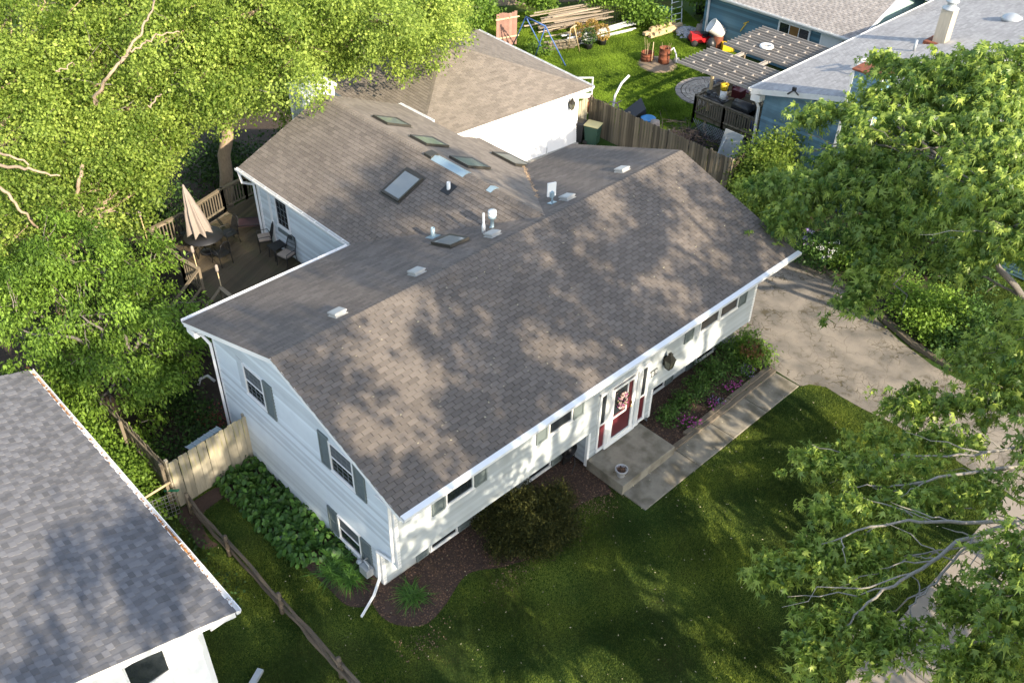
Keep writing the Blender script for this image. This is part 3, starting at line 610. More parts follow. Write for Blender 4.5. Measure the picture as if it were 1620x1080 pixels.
# door
def front_door():
    y = yf - .05; b = MB()
    fr = MB()
    for x0, x1 in ((8.04, 8.10), (8.52, 8.60), (9.62, 9.70), (10.22, 10.30)): fr.box((x0, y - .03, .58), (x1, y + .06, 2.86))
    fr.box((8.04, y - .035, 2.80), (10.30, y + .06, 2.88)); fr.box((8.04, y - .04, .50), (10.30, y + .06, .60))
    fr.box((8.40, y - .06, .42), (9.80, y + .04, .50)); df = fr.build('door_frame', WHITE, house)
    for x0, x1 in ((8.10, 8.36), (9.96, 10.22)):
        s_ = MB(); s_.box((x0, y, .60), (x1, y + .03, 1.55)); s_.box((x0 + .05, y - .012, .70), (x1 - .05, y, 1.45)); s_.build('red_panel', REDDOOR, df)
        s_ = MB(); s_.box((x0 + .03, y, 1.60), (x1 - .03, y + .02, 2.74)); s_.build('sidelight_pane', GLASS, df)
        s_ = MB(); s_.box((x0, y - .02, 1.55), (x1, y + .03, 1.60)); s_.box((x0, y - .02, 2.74), (x1, y + .03, 2.80)); s_.box((x0, y - .02, 1.60), (x0 + .03, y + .03, 2.74)); s_.box((x1 - .03, y - .02, 1.60), (x1, y + .03, 2.74)); s_.build('sidelight_frame', WHITE, df)
    for xx in (8.44, 9.83):   # fluted pilasters
        s_ = MB()
        s_.box((xx - .08, y - .05, .5), (xx + .1, y + .05, 2.8))
        for k in range(4): s_.box((xx - .065 + k * .042, y - .066, .62), (xx - .045 + k * .042, y - .05, 2.7))
        s_.box((xx - .1, y - .08, .5), (xx + .12, y + .05, .62)); s_.build('pilaster', WHITE, df)
    dr = MB(); dr.box((8.66, y + .01, .60), (9.56, y + .05, 2.70)); dr.box((8.74, y - .005, .72), (9.48, y + .01, 1.45)); dr.box((8.60, y + .0, .6), (8.66, y + .05, 2.8)); door = dr.build('front_door', REDDOOR, house)
    s_ = MB(); s_.box((8.74, y - .004, 1.60), (9.30, y + .012, 2.62)); s_.build('upper_pane', GLASS, door)
    s_ = MB()
    for q in ((8.60, 8.68, .6, 2.72), (9.54, 9.62, .6, 2.72)): s_.box((q[0], y - .045, q[2]), (q[1], y - .01, q[3]))
    s_.box((8.68, y - .045, .6), (9.54, y - .01, .68)); s_.box((8.68, y - .045, 2.64), (9.54, y - .01, 2.72)); s_.box((8.68, y - .04, 1.50), (9.30, y - .01, 1.55)); s_.box((9.27, y - .04, 1.5), (9.31, y - .01, 2.64)); s_.build('storm_door_frame', WHITE, door)
    s_ = MB(); s_.lathe((9.50, y - .05, 1.55), [(.0, -.01), (.03, -.005), (.03, .03), (.0, .05)], 10); s_.box((9.47, y - .07, 1.66), (9.53, y - .04, 1.76)); s_.build('handle', mat('brass', (.5, .33, .08), .3, metal=1), door)
    # wreath
    wr = thing('floral_wreath', 'blush and white floral wreath hanging on the red front door', 'wreath', (9.02, y - .06, 2.12))
    r = random.Random(3); m1 = MB(); m2 = MB(); m3 = MB()
    for k in range(150):
        a_ = r.uniform(0, 6.28); q = r.gauss(.17, .04); p = V(9.02 + math.cos(a_) * q, y - .08 - r.random() * .05, 2.12 + math.sin(a_) * q * 1.35); s_ = r.uniform(.02, .04)
        tgt = m1 if r.random() < .6 else (m2 if r.random() < .5 else m3)
        for j in range(3):
            e1 = V(r.uniform(-1, 1), r.uniform(-1, 1), r.uniform(-1, 1)).normalized() * s_; e2 = e1.orthogonal().normalized() * s_
            tgt.add([p - e1, p - e2, p + e1, p + e2], [(0, 1, 2, 3)], r.random())
    m1.build('blossoms', BLUSH, wr); m2.build('pink_blossoms', PINK, wr); m3.build('foliage', LF_DARK, wr)
front_door()
# house number, white raised digits on small grey plaques, each digit a real curve turned into a mesh
def text_mesh(txt, size, m_, name, parent, loc, rot, depth=.006):
    cu = bpy.data.curves.new(name, 'FONT'); cu.body = txt; cu.size = size; cu.extrude = depth; cu.align_x = 'CENTER'; cu.align_y = 'CENTER'
    o = bpy.data.objects.new(name, cu); COL.objects.link(o)
    bpy.context.view_layer.update(); me = bpy.data.meshes.new_from_object(o.evaluated_get(bpy.context.evaluated_depsgraph_get()))
    bpy.data.objects.remove(o); me.materials.clear(); me.materials.append(m_)
    q = bpy.data.objects.new(name, me); COL.objects.link(q); q.parent = parent; q.location = Vector(loc) - WL[parent]; q.rotation_euler = rot; return q
for k, ch in enumerate('409'):
    xx = 10.36 + k * .15; b = MB(); b.box((xx - .072, yf - .045, 2.11), (xx + .072, yf - .005, 2.35)); pl_ = b.build('number_plaque', mat('plaque_grey', (.12, .13, .13), .7), house)
    text_mesh(ch, .235, WHITE, 'digit', pl_, (xx, yf - .052, 2.23), (math.radians(90), 0, 0))
# wall lantern, oversized
def lantern(parent, P, N_, s=1.0, name='wall_lantern'):
    P = Vector(P); N_ = Vector(N_).normalized(); c = P + N_ * .2 * s; b = MB(); n = 4
    def ring(r_, z_): return [(c + V(math.cos(math.pi / 4 + k * math.pi / 2) * r_ * s, math.sin(math.pi / 4 + k * math.pi / 2) * r_ * s, z_ * s)) for k in range(4)]
    def loft(A, Z_): b.add(A + Z_, [(i, (i + 1) % 4, 4 + (i + 1) % 4, 4 + i) for i in range(4)] + [(3, 2, 1, 0), (4, 5, 6, 7)])
    loft(ring(.15, .30), ring(.21, .32)); loft(ring(.21, .32), ring(.07, .52)); loft(ring(.07, .52), ring(.09, .55)); loft(ring(.09, .55), ring(.02, .63)); loft(ring(.12, -.02), ring(.12, .0)); loft(ring(.05, -.08), ring(.11, -.02))
    for k in range(4):
        a0, a1 = ring(.12, 0)[k], ring(.175, .30)[k]; b.bar(a0, a1, .02 * s, .02 * s)
    b.obox(P + N_ * .02 * s + V(0, 0, .2 * s), V(.07 * s, 0, 0) if abs(N_.x) < .5 else V(0, .07 * s, 0), N_ * .02 * s, V(0, 0, .16 * s)); b.bar(P + V(0, 0, .1 * s), c + V(0, 0, -.06 * s), .025 * s, .025 * s)
    o = b.build(name, LANTERN, parent)
    g = MB(); A, Z_ = ring(.112, .005), ring(.165, .295); g.add(A + Z_, [(i, (i + 1) % 4, 4 + (i + 1) % 4, 4 + i) for i in range(4)]); g.build('glass', mat('lantern_glass', (.10, .10, .07), .15, spec=.6), o); return o
lantern(house, (11.08, yf - .01, 2.25), (0, -1, 0), 1.0)
# roof vents and pipes on the back slope
def zb(y): return ze + sl_ * (Wy - y)
def box_vent(x, y):
    b = MB(); s_ = sl_; N_ = Vector(nB).normalized(); Uu = V(1, 0, 0); Vv = N_.cross(Uu); c = V(x, y, zb(y)) + N_ * .02
    b.obox(c, Uu * .20, Vv * .20, N_ * .010); b.obox(c + N_ * .035, Uu * .165, Vv * .165, N_ * .03); b.obox(c + N_ * .085, Uu * .19, Vv * .19, N_ * .022); b.obox(c + N_ * .11, Uu * .165, Vv * .165, N_ * .006); b.build('roof_vent', mat('vent_grey', (.40, .40, .38), .5, var=.15), house)
for x, y in ((2.35, 5.41), (5.10, 5.51), (7.99, 5.52), (11.15, 5.49), (13.79, 5.52)): box_vent(x, y)
b = MB(); z0 = zb(6.09); b.lathe((8.49, 6.09, z0 - .05), [(.09, 0), (.09, .06), (.055, .08), (.055, .36), (.07, .37), (.12, .40), (.13, .44), (.12, .47)], 14); b.build('flue_pipe', BLUEMETAL, house)
b = MB(); b.lathe((8.49, 6.09, z0 + .43), [(.13, 0), (.135, .05), (.09, .06), (.09, .09), (.14, .10), (.13, .16), (.0, .19)], 14); b.build('flue_cap', WHITEPL, house)
z0 = zb(6.04); b = MB(); b.lathe((8.09, 6.04, z0 - .05), [(.06, 0), (.06, .28), (.052, .30), (.052, .34), (.036, .36), (.036, .72), (.0, .73)], 12); b.build('white_pipe', WHITEPL, house)
z0 = zb(7.45); b = MB(); b.obox((7.28, 7.45, z0 + .02), (.17, 0, 0), (0, .17, -.17 * sl_), (0, 0, .008)); b.lathe((7.28, 7.45, z0 - .03), [(.075, 0), (.07, .1), (.065, .36), (.05, .36), (.05, .2)], 12, cap=False); b.build('soil_pipe', BLUEMETAL, house)
# flat panel antenna
z0 = zb(5.72); b = MB(); b.obox((10.69, 5.72, z0 + .03), (.12, 0, 0), (0, .10, -.03), (0, 0, .01)); b.tube([(10.69, 5.72, z0), (10.69, 5.72, z0 + .22), (10.72, 5.76, z0 + .42)], .03, 8); b.obox((10.70, 5.75, z0 + .30), (.06, 0, 0), (0, .05, 0), (0, 0, .09)); an = b.build('antenna_mount', BLUEMETAL, house)
b = MB(); b.obox((10.73, 5.80, z0 + .45), (.13, -.05, 0), (.0, .02, .0), (0.02, .02, .22)); b.build('antenna_panel', WHITEPL, an)
def skylight(corners, N_, up=.10, fm=None, name='skylight', fl=True):
    """corners in order round the opening (on the roof plane)"""
    N_ = Vector(N_).normalized(); C_ = [Vector(c) for c in corners]; ce = sum(C_, Vector()) / 4; b = MB(); fm = fm or BRONZE
    o1 = [c + N_ * up for c in C_]; inn = [c + (ce - c) * .16 for c in o1]
    if fl: b.add([c + (c - ce) * .14 + N_ * .018 for c in C_] + [c + N_ * .020 for c in C_], [(i, (i + 1) % 4, 4 + (i + 1) % 4, 4 + i) for i in range(4)])
    b.add([c - N_ * .02 for c in C_] + o1 + inn + [c - N_ * .015 for c in inn], [(i, (i + 1) % 4, 4 + (i + 1) % 4, 4 + i) for i in range(4)] + [(4 + i, 4 + (i + 1) % 4, 8 + (i + 1) % 4, 8 + i) for i in range(4)] + [(8 + i, 8 + (i + 1) % 4, 12 + (i + 1) % 4, 12 + i) for i in range(4)])
    o = b.build(name, fm, house)
    g = MB(); g.add([c - N_ * .006 for c in inn], [(0, 1, 2, 3)]); g.build('glass', SKYGLASS, o); return o
def onback(x, y): return (x, y, zb(y))
skylight([onback(6.80, 6.95), onback(6.80, 6.05), onback(7.48, 5.98), onback(7.48, 6.88)], nB, .11)
# ---- rear wing
wx, wrx, wrz, wy0, wy1 = 5.9, 9.72, 6.34, 5.1, 16.6
sW = (wrz - 4.72) / (wrx - wx); nW = (-sW, 0, 1); nE = (sW, 0, 1)
wlen = math.hypot(wrx - wx, wrz - 4.72)
r2 = MB()
ex = 14.15; ez = wrz - sW * (ex - wrx); elen = math.hypot(ex - wrx, wrz - ez); ex2 = 13.2; elen2 = math.hypot(ex2 - wrx, sW * (ex2 - wrx))
slab(r2, (wx, wy1, 4.72), (0, -1, 0), (wrx - wx, 0, wrz - 4.72), [(0, 0), (wy1 - 8.6, 0), (wy1 - wy0, wlen), (0, wlen)], .14, -.006)
slab(r2, (wrx, wy0, wrz), (0, 1, 0), (-(ex - wrx), 0, (wrz - ez)), [(0, 0), (wy1 - wy0, 0), (wy1 - wy0, -elen2), (12.9 - wy0, -elen2), (12.9 - wy0, -elen), (4.2, -elen)], .14, -.006)
roof2 = r2.build('roof', ROOFUNDER, house, label='lower cross gable roof over the rear wing')
roof_plane(roof2, (wx, wy1, 4.72), (0, -1, 0), (wrx - wx, 0, wrz - 4.72), [(-.03, -.03), (wy1 - 8.8, -.03), (wy1 - wy0, wlen - .02), (-.03, wlen - .02)], SHB, gap=.02, singles=0, expo=.145)  # darker shingle than the east slope, shade put into the colour
OE = (ex, 8.8, ez)
roof_plane(roof2, OE, (0, 1, 0), (-(ex - wrx), 0, wrz - ez), [(0, 0), (12.9 - 8.8, 0), (12.9 - 8.8, elen - .02), (wy0 - 8.8, elen - .02)], SHBW, gap=.004)
roof_plane(roof2, (ex2, 12.9, wrz - sW * (ex2 - wrx)), (0, 1, 0), (-(ex2 - wrx), 0, sW * (ex2 - wrx)), [(0, 0), (wy1 - 12.9, 0), (wy1 - 12.9, elen2 - .02), (0, elen2 - .02)], SHBW, gap=.004)
caps(roof2, (wrx, 5.25, wrz), (wrx, 7.3, wrz), nW, nE, SHB); caps(roof2, (wrx, 7.55, wrz), (wrx, 8.55, wrz), nW, nE, SHB); caps(roof2, (wrx, 10.25, wrz), (wrx, wy1, wrz), nW, nE, SHBW)
b = MB()
for y0, y1 in ((8.6, 10.2), (7.28, 7.5)):
    for s_, wing in ((-1, 0), (1, 1)): b.add([(wrx, y0, wrz + .035), (wrx, y1, wrz + .035), (wrx + s_ * .2, y1, wrz - .2 * sW + .03), (wrx + s_ * .2, y0, wrz - .2 * sW + .03)], [(0, 1, 2, 3)])
    b.add([(wrx - .2, y0, wrz - .2 * sW), (wrx, y0, wrz + .035), (wrx + .2, y0, wrz - .2 * sW)], [(0, 1, 2)])
build_pieces(b, 'ridge_flashing', BLUEMETAL, roof2)
b = MB(); b.box((wrx - .18, 10.2, wrz - .05), (wrx + .15, 10.55, wrz + .05)); b.build('patched_cap', BRONZE, roof2)
def zw(x): return 4.72 + sW * (x - wx)
def zeast(x): return wrz - sW * (x - wrx)
skylight([(7.78, 10.66, zw(7.78)), (7.78, 9.76, zw(7.78)), (8.85, 9.76, zw(8.85)), (8.85, 10.66, zw(8.85))], nW, .09)
for x0, x1, y0, y1 in ((10.15, 11.2, 13.35, 14.2), (10.2, 11.2, 11.25, 12.15), (10.22, 11.25, 9.15, 10.1), (13.0, 13.85, 9.75, 11.0)):
    skylight([(x0, y1, zeast(x0)), (x0, y0, zeast(x0)), (x1, y0, zeast(x1)), (x1, y1, zeast(x1))], nE, .10)
b = MB(); xq, yq = 8.98, 8.67; b.obox((xq, yq, zw(xq) + .022), (.2, 0, .2 * sW), (0, .2, 0), (0, 0, .004)); b.build('pipe_boot', BLACK, house)
b = MB(); b.lathe((xq, yq, zw(xq)), [(.062, 0), (.062, .26), (.05, .26), (.05, .1)], 12, cap=False); b.build('white_pipe', WHITEPL, house)
# wing walls
ww = MB(); lapwall(ww, (6.35, 16.3, 0), (0, -1, 0), [(0, 1.5), (6.7, 1.5), (6.7, 4.62), (0, 4.62)]); 
lapwall(ww, (13.1, 16.3, 0), (-1, 0, 0), [(0, .1), (6.75, .1), (6.75, 4.7), (13.1 - wrx, wrz - .15), (0, 4.7)])
lapwall(ww, (13.9, 9.6, 0), (0, 1, 0), [(0, .1), (3.2, .1), (3.2, ez - .1), (0, ez - .1)]); lapwall(ww, (13.1, 12.8, 0), (0, 1, 0), [(0, .1), (3.5, .1), (3.5, 4.6), (0, 4.6)]); ww.box((13.1, 12.78, 0), (13.9, 12.8, 4.6)); ww.build('wall', SIDING, house, label='white clapboard wall of the rear wing above the deck')
b = MB(); b.box((6.30, 16.2, .6), (6.42, 16.32, 4.6)); b.box((6.30, 15.5, .6), (6.34, 15.62, 4.6)); b.box((5.93, 9.9, 4.55), (6.35, 16.55, 4.58)); build_pieces(b, 'corner_board', WHITE, house)
b = MB(); b.box((wx - .022, 9.85, 4.56), (wx, wy1, 4.70)); b.box((13.9, 12.9, 4.75), (13.22, 12.93, 4.95))
for xA, zA, xB, zB in ((wx, 4.72, wrx, wrz), (ex2, zeast(ex2), wrx, wrz)):
    b.add([(xA, wy1, zA - .17), (xB, wy1, zB - .17), (xB, wy1 + .03, zB - .17), (xA, wy1 + .03, zA - .17), (xA, wy1, zA), (xB, wy1, zB), (xB, wy1 + .03, zB), (xA, wy1 + .03, zA)], [(0, 3, 2, 1), (4, 5, 6, 7), (0, 1, 5, 4), (1, 2, 6, 5), (2, 3, 7, 6), (3, 0, 4, 7)])
build_pieces(b, 'fascia', WHITE, house)
gutter(house, (wx - .03, wy1 + .05, 4.72), (wx - .03, 9.95, 4.72), (-1, 0, 0), WHITEOLD); gutter(house, (ex2 + .03, 14.6, zeast(ex2)), (ex2 + .03, 16.7, zeast(ex2)), (1, 0, 0), WHITE)
downspout(house, [(5.8, 16.5, 4.6), (5.85, 16.45, 4.2), (6.25, 16.4, 4.0), (6.28, 16.4, 1.8)])
window(house, (6.35, 15.17, 2.85), (0, -1, 0), .82, 1.32, rails=0, muntins=(3, 5), gm=GLASS)
b = MB(); b.box((6.30, 14.35, 2.55), (6.34, 15.2, 2.70)); b.build('flower_box_shelf', SHUT, house)
b = MB(); b.box((6.28, 12.3, 2.6), (6.33, 12.42, 2.85)); b.build('outlet_box', GREYMETAL, house)
# white chimney stack at the far end of the wing ridge
ch = MB(); ch.box((9.2, 17.0, 3.0), (10.5, 18.1, 6.3)); ch.box((9.12, 16.92, 6.3), (10.58, 18.18, 6.42)); chm = ch.build('chimney', SIDEWHITE, house)
b = MB()
for k in range(9): b.obox((9.19, 17.55, 5.1 + k * .13), (.02, 0, .02), (0, .38, 0), (0, 0, .035))
build_pieces(b, 'louvre', GREYMETAL, chm)
# gas meter
gm_ = MB(); gm_.box((0.18, 2.05, .30), (.42, 2.38, .58)); gm_.tube([(.3, 2.1, .58), (.3, 2.1, .72), (.3, 2.3, .76), (.42, 2.3, .76)], .025, 8); gm_.tube([(.3, 2.35, .3), (.3, 2.35, 0)], .022, 8); gm_.lathe((.3, 2.5, .5), [(.09, 0), (.11, .03), (.06, .08), (0, .09)], 12)
gm_.build('gas_meter', GREYMETAL, house)
# stoop
st = MB(); st.add([(7.70, -.50, 0), (10.15, -.50, 0), (10.15, .96, 0), (7.70, .96, 0), (7.70, -.50, .38), (10.15, -.50, .38), (10.15, .96, .38), (7.70, .96, .38), (7.715, -.485, .40), (10.135, -.485, .40), (10.135, .96, .40), (7.715, .96, .40)],
       [(0, 3, 2, 1), (0, 1, 5, 4), (1, 2, 6, 5), (2, 3, 7, 6), (3, 0, 4, 7), (4, 5, 9, 8), (5, 6, 10, 9), (6, 7, 11, 10), (7, 4, 8, 11), (8, 9, 10, 11)])
stoop = st.build('stoop', CONC, cat='step', label='square grey concrete stoop below the red front door')
# pot on the stoop
pt = thing('flower_pot', 'pale grey round flower pot with dried leaves on the corner of the stoop', 'flower pot', (7.98, -0.16, 0.40))
b = MB(); b.lathe((7.98, -0.16, .40), [(.11, 0), (.13, .05), (.175, .24), (.20, .25), (.20, .30), (.175, .30), (.165, .24), (.0, .23)], 20, cap=False); b.build('pot', POTM, pt)
b = MB(); b.lathe((7.98, -.16, .40), [(.165, .235), (.0, .25)], 12, cap=False); b.build('soil', MULCH, pt)
r = random.Random(5); b = scatter_quads([V(7.98 + r.gauss(0, .07), -.16 + r.gauss(0, .07), .66 + r.random() * .02) for _ in range(60)], .03); b.build('dead_leaves', CHIP, pt, kind='stuff')
# hose reel in the recess beside the stoop
hz = thing('hose_reel', 'black garden hose coiled in the recess left of the stoop', 'hose', (7.45, 1.45, 0))
b = MB()
for k in range(5): b.tube([(7.45 + .26 * math.cos(t), 1.42 + .03 * k, .62 + .26 * math.sin(t)) for t in [i * .3491 for i in range(19)]], .016, 6, cap=False)
b.tube([(7.6, 1.4, .4), (7.5, 1.25, .15), (7.35, 1.2, .04), (7.2, 1.1, .03)], .015, 6); b.build('hose_coil', BLACKPL, hz)
b = MB(); b.lathe((7.45, 1.5, .62), [(.1, -.1), (.1, .1)], 10); b.box((7.3, 1.55, .0), (7.6, 1.6, .7)); b.build('reel', BLACK, hz)
# ------------------------------------------------------------------ DETACHED GARAGE (hip roof, turned about 4.5 degrees)
gar = thing('garage', 'white walled detached garage with brown hip roof behind the main house', 'garage', (18.6, 20, 0))
ga = math.radians(-4.5); gx = V(math.cos(ga), math.sin(ga), 0); gy = V(-math.sin(ga), math.cos(ga), 0); FRc = V(23.5, 15.45, 0)
def GP(x, y, z=0): return FRc + gx * x + gy * y + V(0, 0, z)      # x <= 0 to the left, y >= 0 to the back
GW, GD, gz_, gap_ = 9.7, 8.75, 2.95, 4.48; hd = GD / 2; psl = (gap_ - gz_) / hd; sg = math.hypot(hd, gap_ - gz_)
r_ = MB()
A, Bc, Cc, Dc = GP(-GW, 0, gz_), GP(0, 0, gz_), GP(0, GD, gz_), GP(-GW, GD, gz_); E1, E2 = GP(-GW + hd, hd, gap_), GP(-hd, hd, gap_)
for P_ in ([A, Bc, E2, E1], [Bc, Cc, E2], [Cc, Dc, E1, E2], [Dc, A, E1]):
    r_.add([p - V(0, 0, .01) for p in P_] + [p - V(0, 0, .14) for p in P_], [tuple(range(len(P_))), tuple(range(2 * len(P_) - 1, len(P_) - 1, -1))])
gr = r_.build('roof', ROOFUNDER, gar)
kw = dict(gap=.008)
roof_plane(gr, A, gx, gy * hd + V(0, 0, gap_ - gz_), [(-.02, -.02), (GW + .02, -.02), (GW - hd, sg), (hd, sg)], SHBW, **kw)
roof_plane(gr, Bc, gy, -gx * hd + V(0, 0, gap_ - gz_), [(-.02, -.02), (GD + .02, -.02), (hd, sg)], SHBW, **kw)
roof_plane(gr, Dc, -gy, gx * hd + V(0, 0, gap_ - gz_), [(-.02, -.02), (GD + .02, -.02), (hd, sg)], SHBW, **kw)
roof_plane(gr, Cc, -gx, -gy * hd + V(0, 0, gap_ - gz_), [(-.02, -.02), (GW + .02, -.02), (GW - hd, sg), (hd, sg)], SHBW, **kw)
nf, nr, nl, nb = -gy * psl + V(0, 0, 1), gx * psl + V(0, 0, 1), -gx * psl + V(0, 0, 1), gy * psl + V(0, 0, 1)
for P_, Q_, n1, n2 in ((Bc, E2, nr, nf), (A, E1, nf, nl), (Cc, E2, nb, nr), (E1, E2, nf, nb)): caps(gr, P_, Q_, n2, n1, SHBW)
o_ = .42; b = MB()
lapwall(b, GP(-GW + o_, o_), gx, [(0, .1), (GW - 2 * o_, .1), (GW - 2 * o_, gz_ - .1), (0, gz_ - .1)]); lapwall(b, GP(-o_, o_), gy, [(0, .1), (GD - 2 * o_, .1), (GD - 2 * o_, gz_ - .1), (0, gz_ - .1)])
lapwall(b, GP(-o_, GD - o_), -gx, [(0, .1), (GW - 2 * o_, .1), (GW - 2 * o_, gz_ - .1), (0, gz_ - .1)]); lapwall(b, GP(-GW + o_, GD - o_), -gy, [(0, .1), (GD - 2 * o_, .1), (GD - 2 * o_, gz_ - .1), (0, gz_ - .1)])
b.build('wall', SIDEWHITE, gar)
b = MB()
for P_, Q_, n_ in ((A, Bc, -gy), (Bc, Cc, gx), (Dc, A, -gx)):
    m_ = (P_ + Q_) / 2 + n_ * .015 - V(0, 0, .085); b.obox(m_, (Q_ - P_) / 2 + (Q_ - P_).normalized() * .03, n_ * .014, V(0, 0, .08))
build_pieces(b, 'fascia', WHITE, gar)
b = MB(); b.prism([tuple(p)[:2] for p in (GP(-GW + .02, .02), GP(-.02, .02), GP(-.02, GD - .02), GP(-GW + .02, GD - .02))], gz_ - .17, gz_ - .15); b.build('soffit', WHITE, gar)
gutter(gar, Bc + gx * .03, Cc + gx * .03, gx); 
b = MB(); b.prism([tuple(p)[:2] for p in (GP(-GW + .3, o_ - .12), GP(-o_ + .06, o_ - .12), GP(-o_ + .06, GD - .3), GP(-GW + .3, GD - .3))], -.05, .1); b.build('foundation', FOUND, gar)
lantern(gar, GP(-1.0, o_ - .02, 2.05), -gy, .85)
b = MB(); p = GP(-1.75, o_, 2.35); b.obox(p - gy * .06, gx * .05, gy * .05, V(0, 0, .03)); b.build('floodlight', WHITEPL, gar)
b = MB(); p = GP(-2.3, o_ - .03, .2); b.obox(p, gx * .03, gy * .03, V(0, 0, .2)); b.build('outlet_pipe', WHITEPL, gar)
sheet('garage_apron', [tuple(GP(-9.6, .4))[:2], tuple(GP(-.4, .4))[:2], tuple(GP(-.2, -1.0))[:2], tuple(GP(-9.6, -1.0))[:2]], .04, CONCLT)

# ------------------------------------------------------------------ LEFT NEIGHBOUR (grey laminated shingles)
nb_ = thing('neighbour_house', 'white sided house with slate grey shingle roof cut off at the lower left', 'house', (-5, 2, 0))
nx, nz, nsl = -3.72, 3.3, .286; ny0, ny1 = 1.40, 12.55; half = 4.6; sn = math.hypot(half, half * nsl)
b = MB(); slab(b, (nx, ny0, nz), (0, 1, 0), (-half, 0, half * nsl), [(0, 0), (ny1 - ny0, 0), (ny1 - ny0, sn), (0, sn)], .14, -.006)
slab(b, (nx - 2 * half, ny1, nz), (0, -1, 0), (half, 0, half * nsl), [(0, 0), (ny1 - ny0, 0), (ny1 - ny0, sn), (0, sn)], .14, -.006)
nr_ = b.build('roof', ROOFUNDER, nb_)
roof_plane(nr_, (nx, ny0, nz), (0, 1, 0), (-half, 0, half * nsl), [(-.05, -.03), (ny1 - ny0 + .05, -.03), (ny1 - ny0 + .05, sn - .02), (-.05, sn - .02)], SHG, expo=.143, singles=300, style='lam', name='shingle')
roof_plane(nr_, (nx - 2 * half, ny1, nz), (0, -1, 0), (half, 0, half * nsl), [(-.05, -.03), (ny1 - ny0 + .05, -.03), (ny1 - ny0 + .05, sn - .02), (-.05, sn - .02)], SHG, expo=.143, style='lam')
b = MB()
lapwall(b, (nx - 2 * half + .5, ny0 + .75, 0), (1, 0, 0), [(0, .3), (2 * half - 1.1, .3), (2 * half - 1.1, nz + .1), (half - .5, nz + half * nsl - .15), (0, nz + .1)], expo=.105)
lapwall(b, (nx - .6, ny0 + .75, 0), (0, 1, 0), [(0, .3), (ny1 - ny0 - 1.2, .3), (ny1 - ny0 - 1.2, nz), (0, nz)])
lapwall(b, (nx - .6, ny1 - .45, 0), (-1, 0, 0), [(0, .3), (2 * half - 1.1, .3), (2 * half - 1.1, nz + .1), (half - .5, nz + half * nsl - .15), (0, nz + .1)]); b.build('wall', SIDEWHITE, nb_)
b = MB(); b.box((nx - .70, ny0 + .73, .2), (nx - .58, ny0 + .85, nz)); b.box((nx - 2 * half + .5, ny0 + .8, -.1), (nx - .62, ny1 - .5, .3)); build_pieces(b, 'corner_board', WHITE, nb_)
b = MB(); yq = ny0 - .035
for (xA, xB) in ((nx, nx - half), (nx - 2 * half, nx - half)):
    zA, zB = nz, nz + half * nsl
    for y0_, y1_, d0, d1 in ((yq, yq + .035, -.20, -.012),): b.add([(xA, y0_, zA + d0), (xB, y0_, zB + d0), (xB, y1_, zB + d0), (xA, y1_, zA + d0), (xA, y0_, zA + d1), (xB, y0_, zB + d1), (xB, y1_, zB + d1), (xA, y1_, zA + d1)], [(0, 3, 2, 1), (4, 5, 6, 7), (0, 1, 5, 4), (1, 2, 6, 5), (2, 3, 7, 6), (3, 0, 4, 7)])
    b.add([(xA, ny0, zA - .19), (xB, ny0, zB - .19), (xB, ny0 + .75, zB - .19), (xA, ny0 + .75, zA - .19)], [(0, 1, 2, 3)])
b.box((nx - .6, ny0 + .02, nz - .2), (nx - .02, ny1, nz - .17)); b.box((nx - .012, ny0, nz - .17), (nx + .01, ny1, nz - .01)); build_pieces(b, 'rake_board', WHITE, nb_)
gutter(nb_, (nx + .02, ny1 + .02, nz), (nx + .02, ny0 - .06, nz), (1, 0, 0), WHITE)
r = random.Random(9); b = scatter_quads([V(nx + .07 + r.uniform(-.03, .03), r.choice([r.gauss(4.0, .5), r.gauss(11.2, .8), r.uniform(1.6, 12.4)]), nz - .085 + r.random() * .03) for _ in range(500)], .035, seed=2)
b.build('gutter_leaf_litter', mat('orange_leaf_litter', (.38, .17, .05), .9, tint=.5), nb_, kind='stuff')
window(nb_, (-6.15, ny0 + .75, 1.75), (1, 0, 0), .95, 1.1, rails=0, gm=GLASS)
# ------------------------------------------------------------------ BLUE HOUSE (front) and its rear building
bh = thing('blue_house', 'blue sided house with pale grey low gable roof behind the maple tree', 'house', (28, 2, 0))
bx, bz, bs, by, bry = 27.3, 3.75, .25, 9.4, 2.0; bl = 22.0; brz = bz + bs * (by - bry); sb = math.hypot(by - bry, brz - bz); fy = 2 * bry - by
b = MB(); slab(b, (bx + bl, by, bz), (-1, 0, 0), (0, -(by - bry), brz - bz), [(0, 0), (bl, 0), (bl, sb), (0, sb)], .14, -.006)
slab(b, (bx, fy, bz), (1, 0, 0), (0, by - bry, brz - bz), [(0, 0), (bl, 0), (bl, sb), (0, sb)], .14, -.006); br = b.build('roof', ROOFUNDER, bh)
roof_plane(br, (bx + bl, by, bz), (-1, 0, 0), (0, -(by - bry), brz - bz), [(-.03, -.03), (bl + .03, -.03), (bl + .03, sb), (-.03, sb)], SHL, gap=.008)
roof_plane(br, (bx, fy, bz), (1, 0, 0), (0, by - bry, brz - bz), [(-.03, -.03), (bl + .03, -.03), (bl + .03, sb), (-.03, sb)], SHL, gap=.008)
b = MB(); zt2 = lambda y: bz + bs * min(by - y, y - fy) - .14
lapwall(b, (bx + .45, by - .45, 0), (0, -1, 0), [(0, .1), (by - fy - .9, .1), (by - fy - .9, zt2(fy + .45)), (by - .45 - bry, zt2(bry)), (0, zt2(by - .45))], expo=.15)
lapwall(b, (bx + .45, fy + .45, 0), (1, 0, 0), [(0, .1), (bl - .9, .1), (bl - .9, bz), (0, bz)], expo=.15); lapwall(b, (bx + bl - .45, by - .45, 0), (-1, 0, 0), [(0, .1), (bl - .9, .1), (bl - .9, bz), (0, bz)], expo=.15)
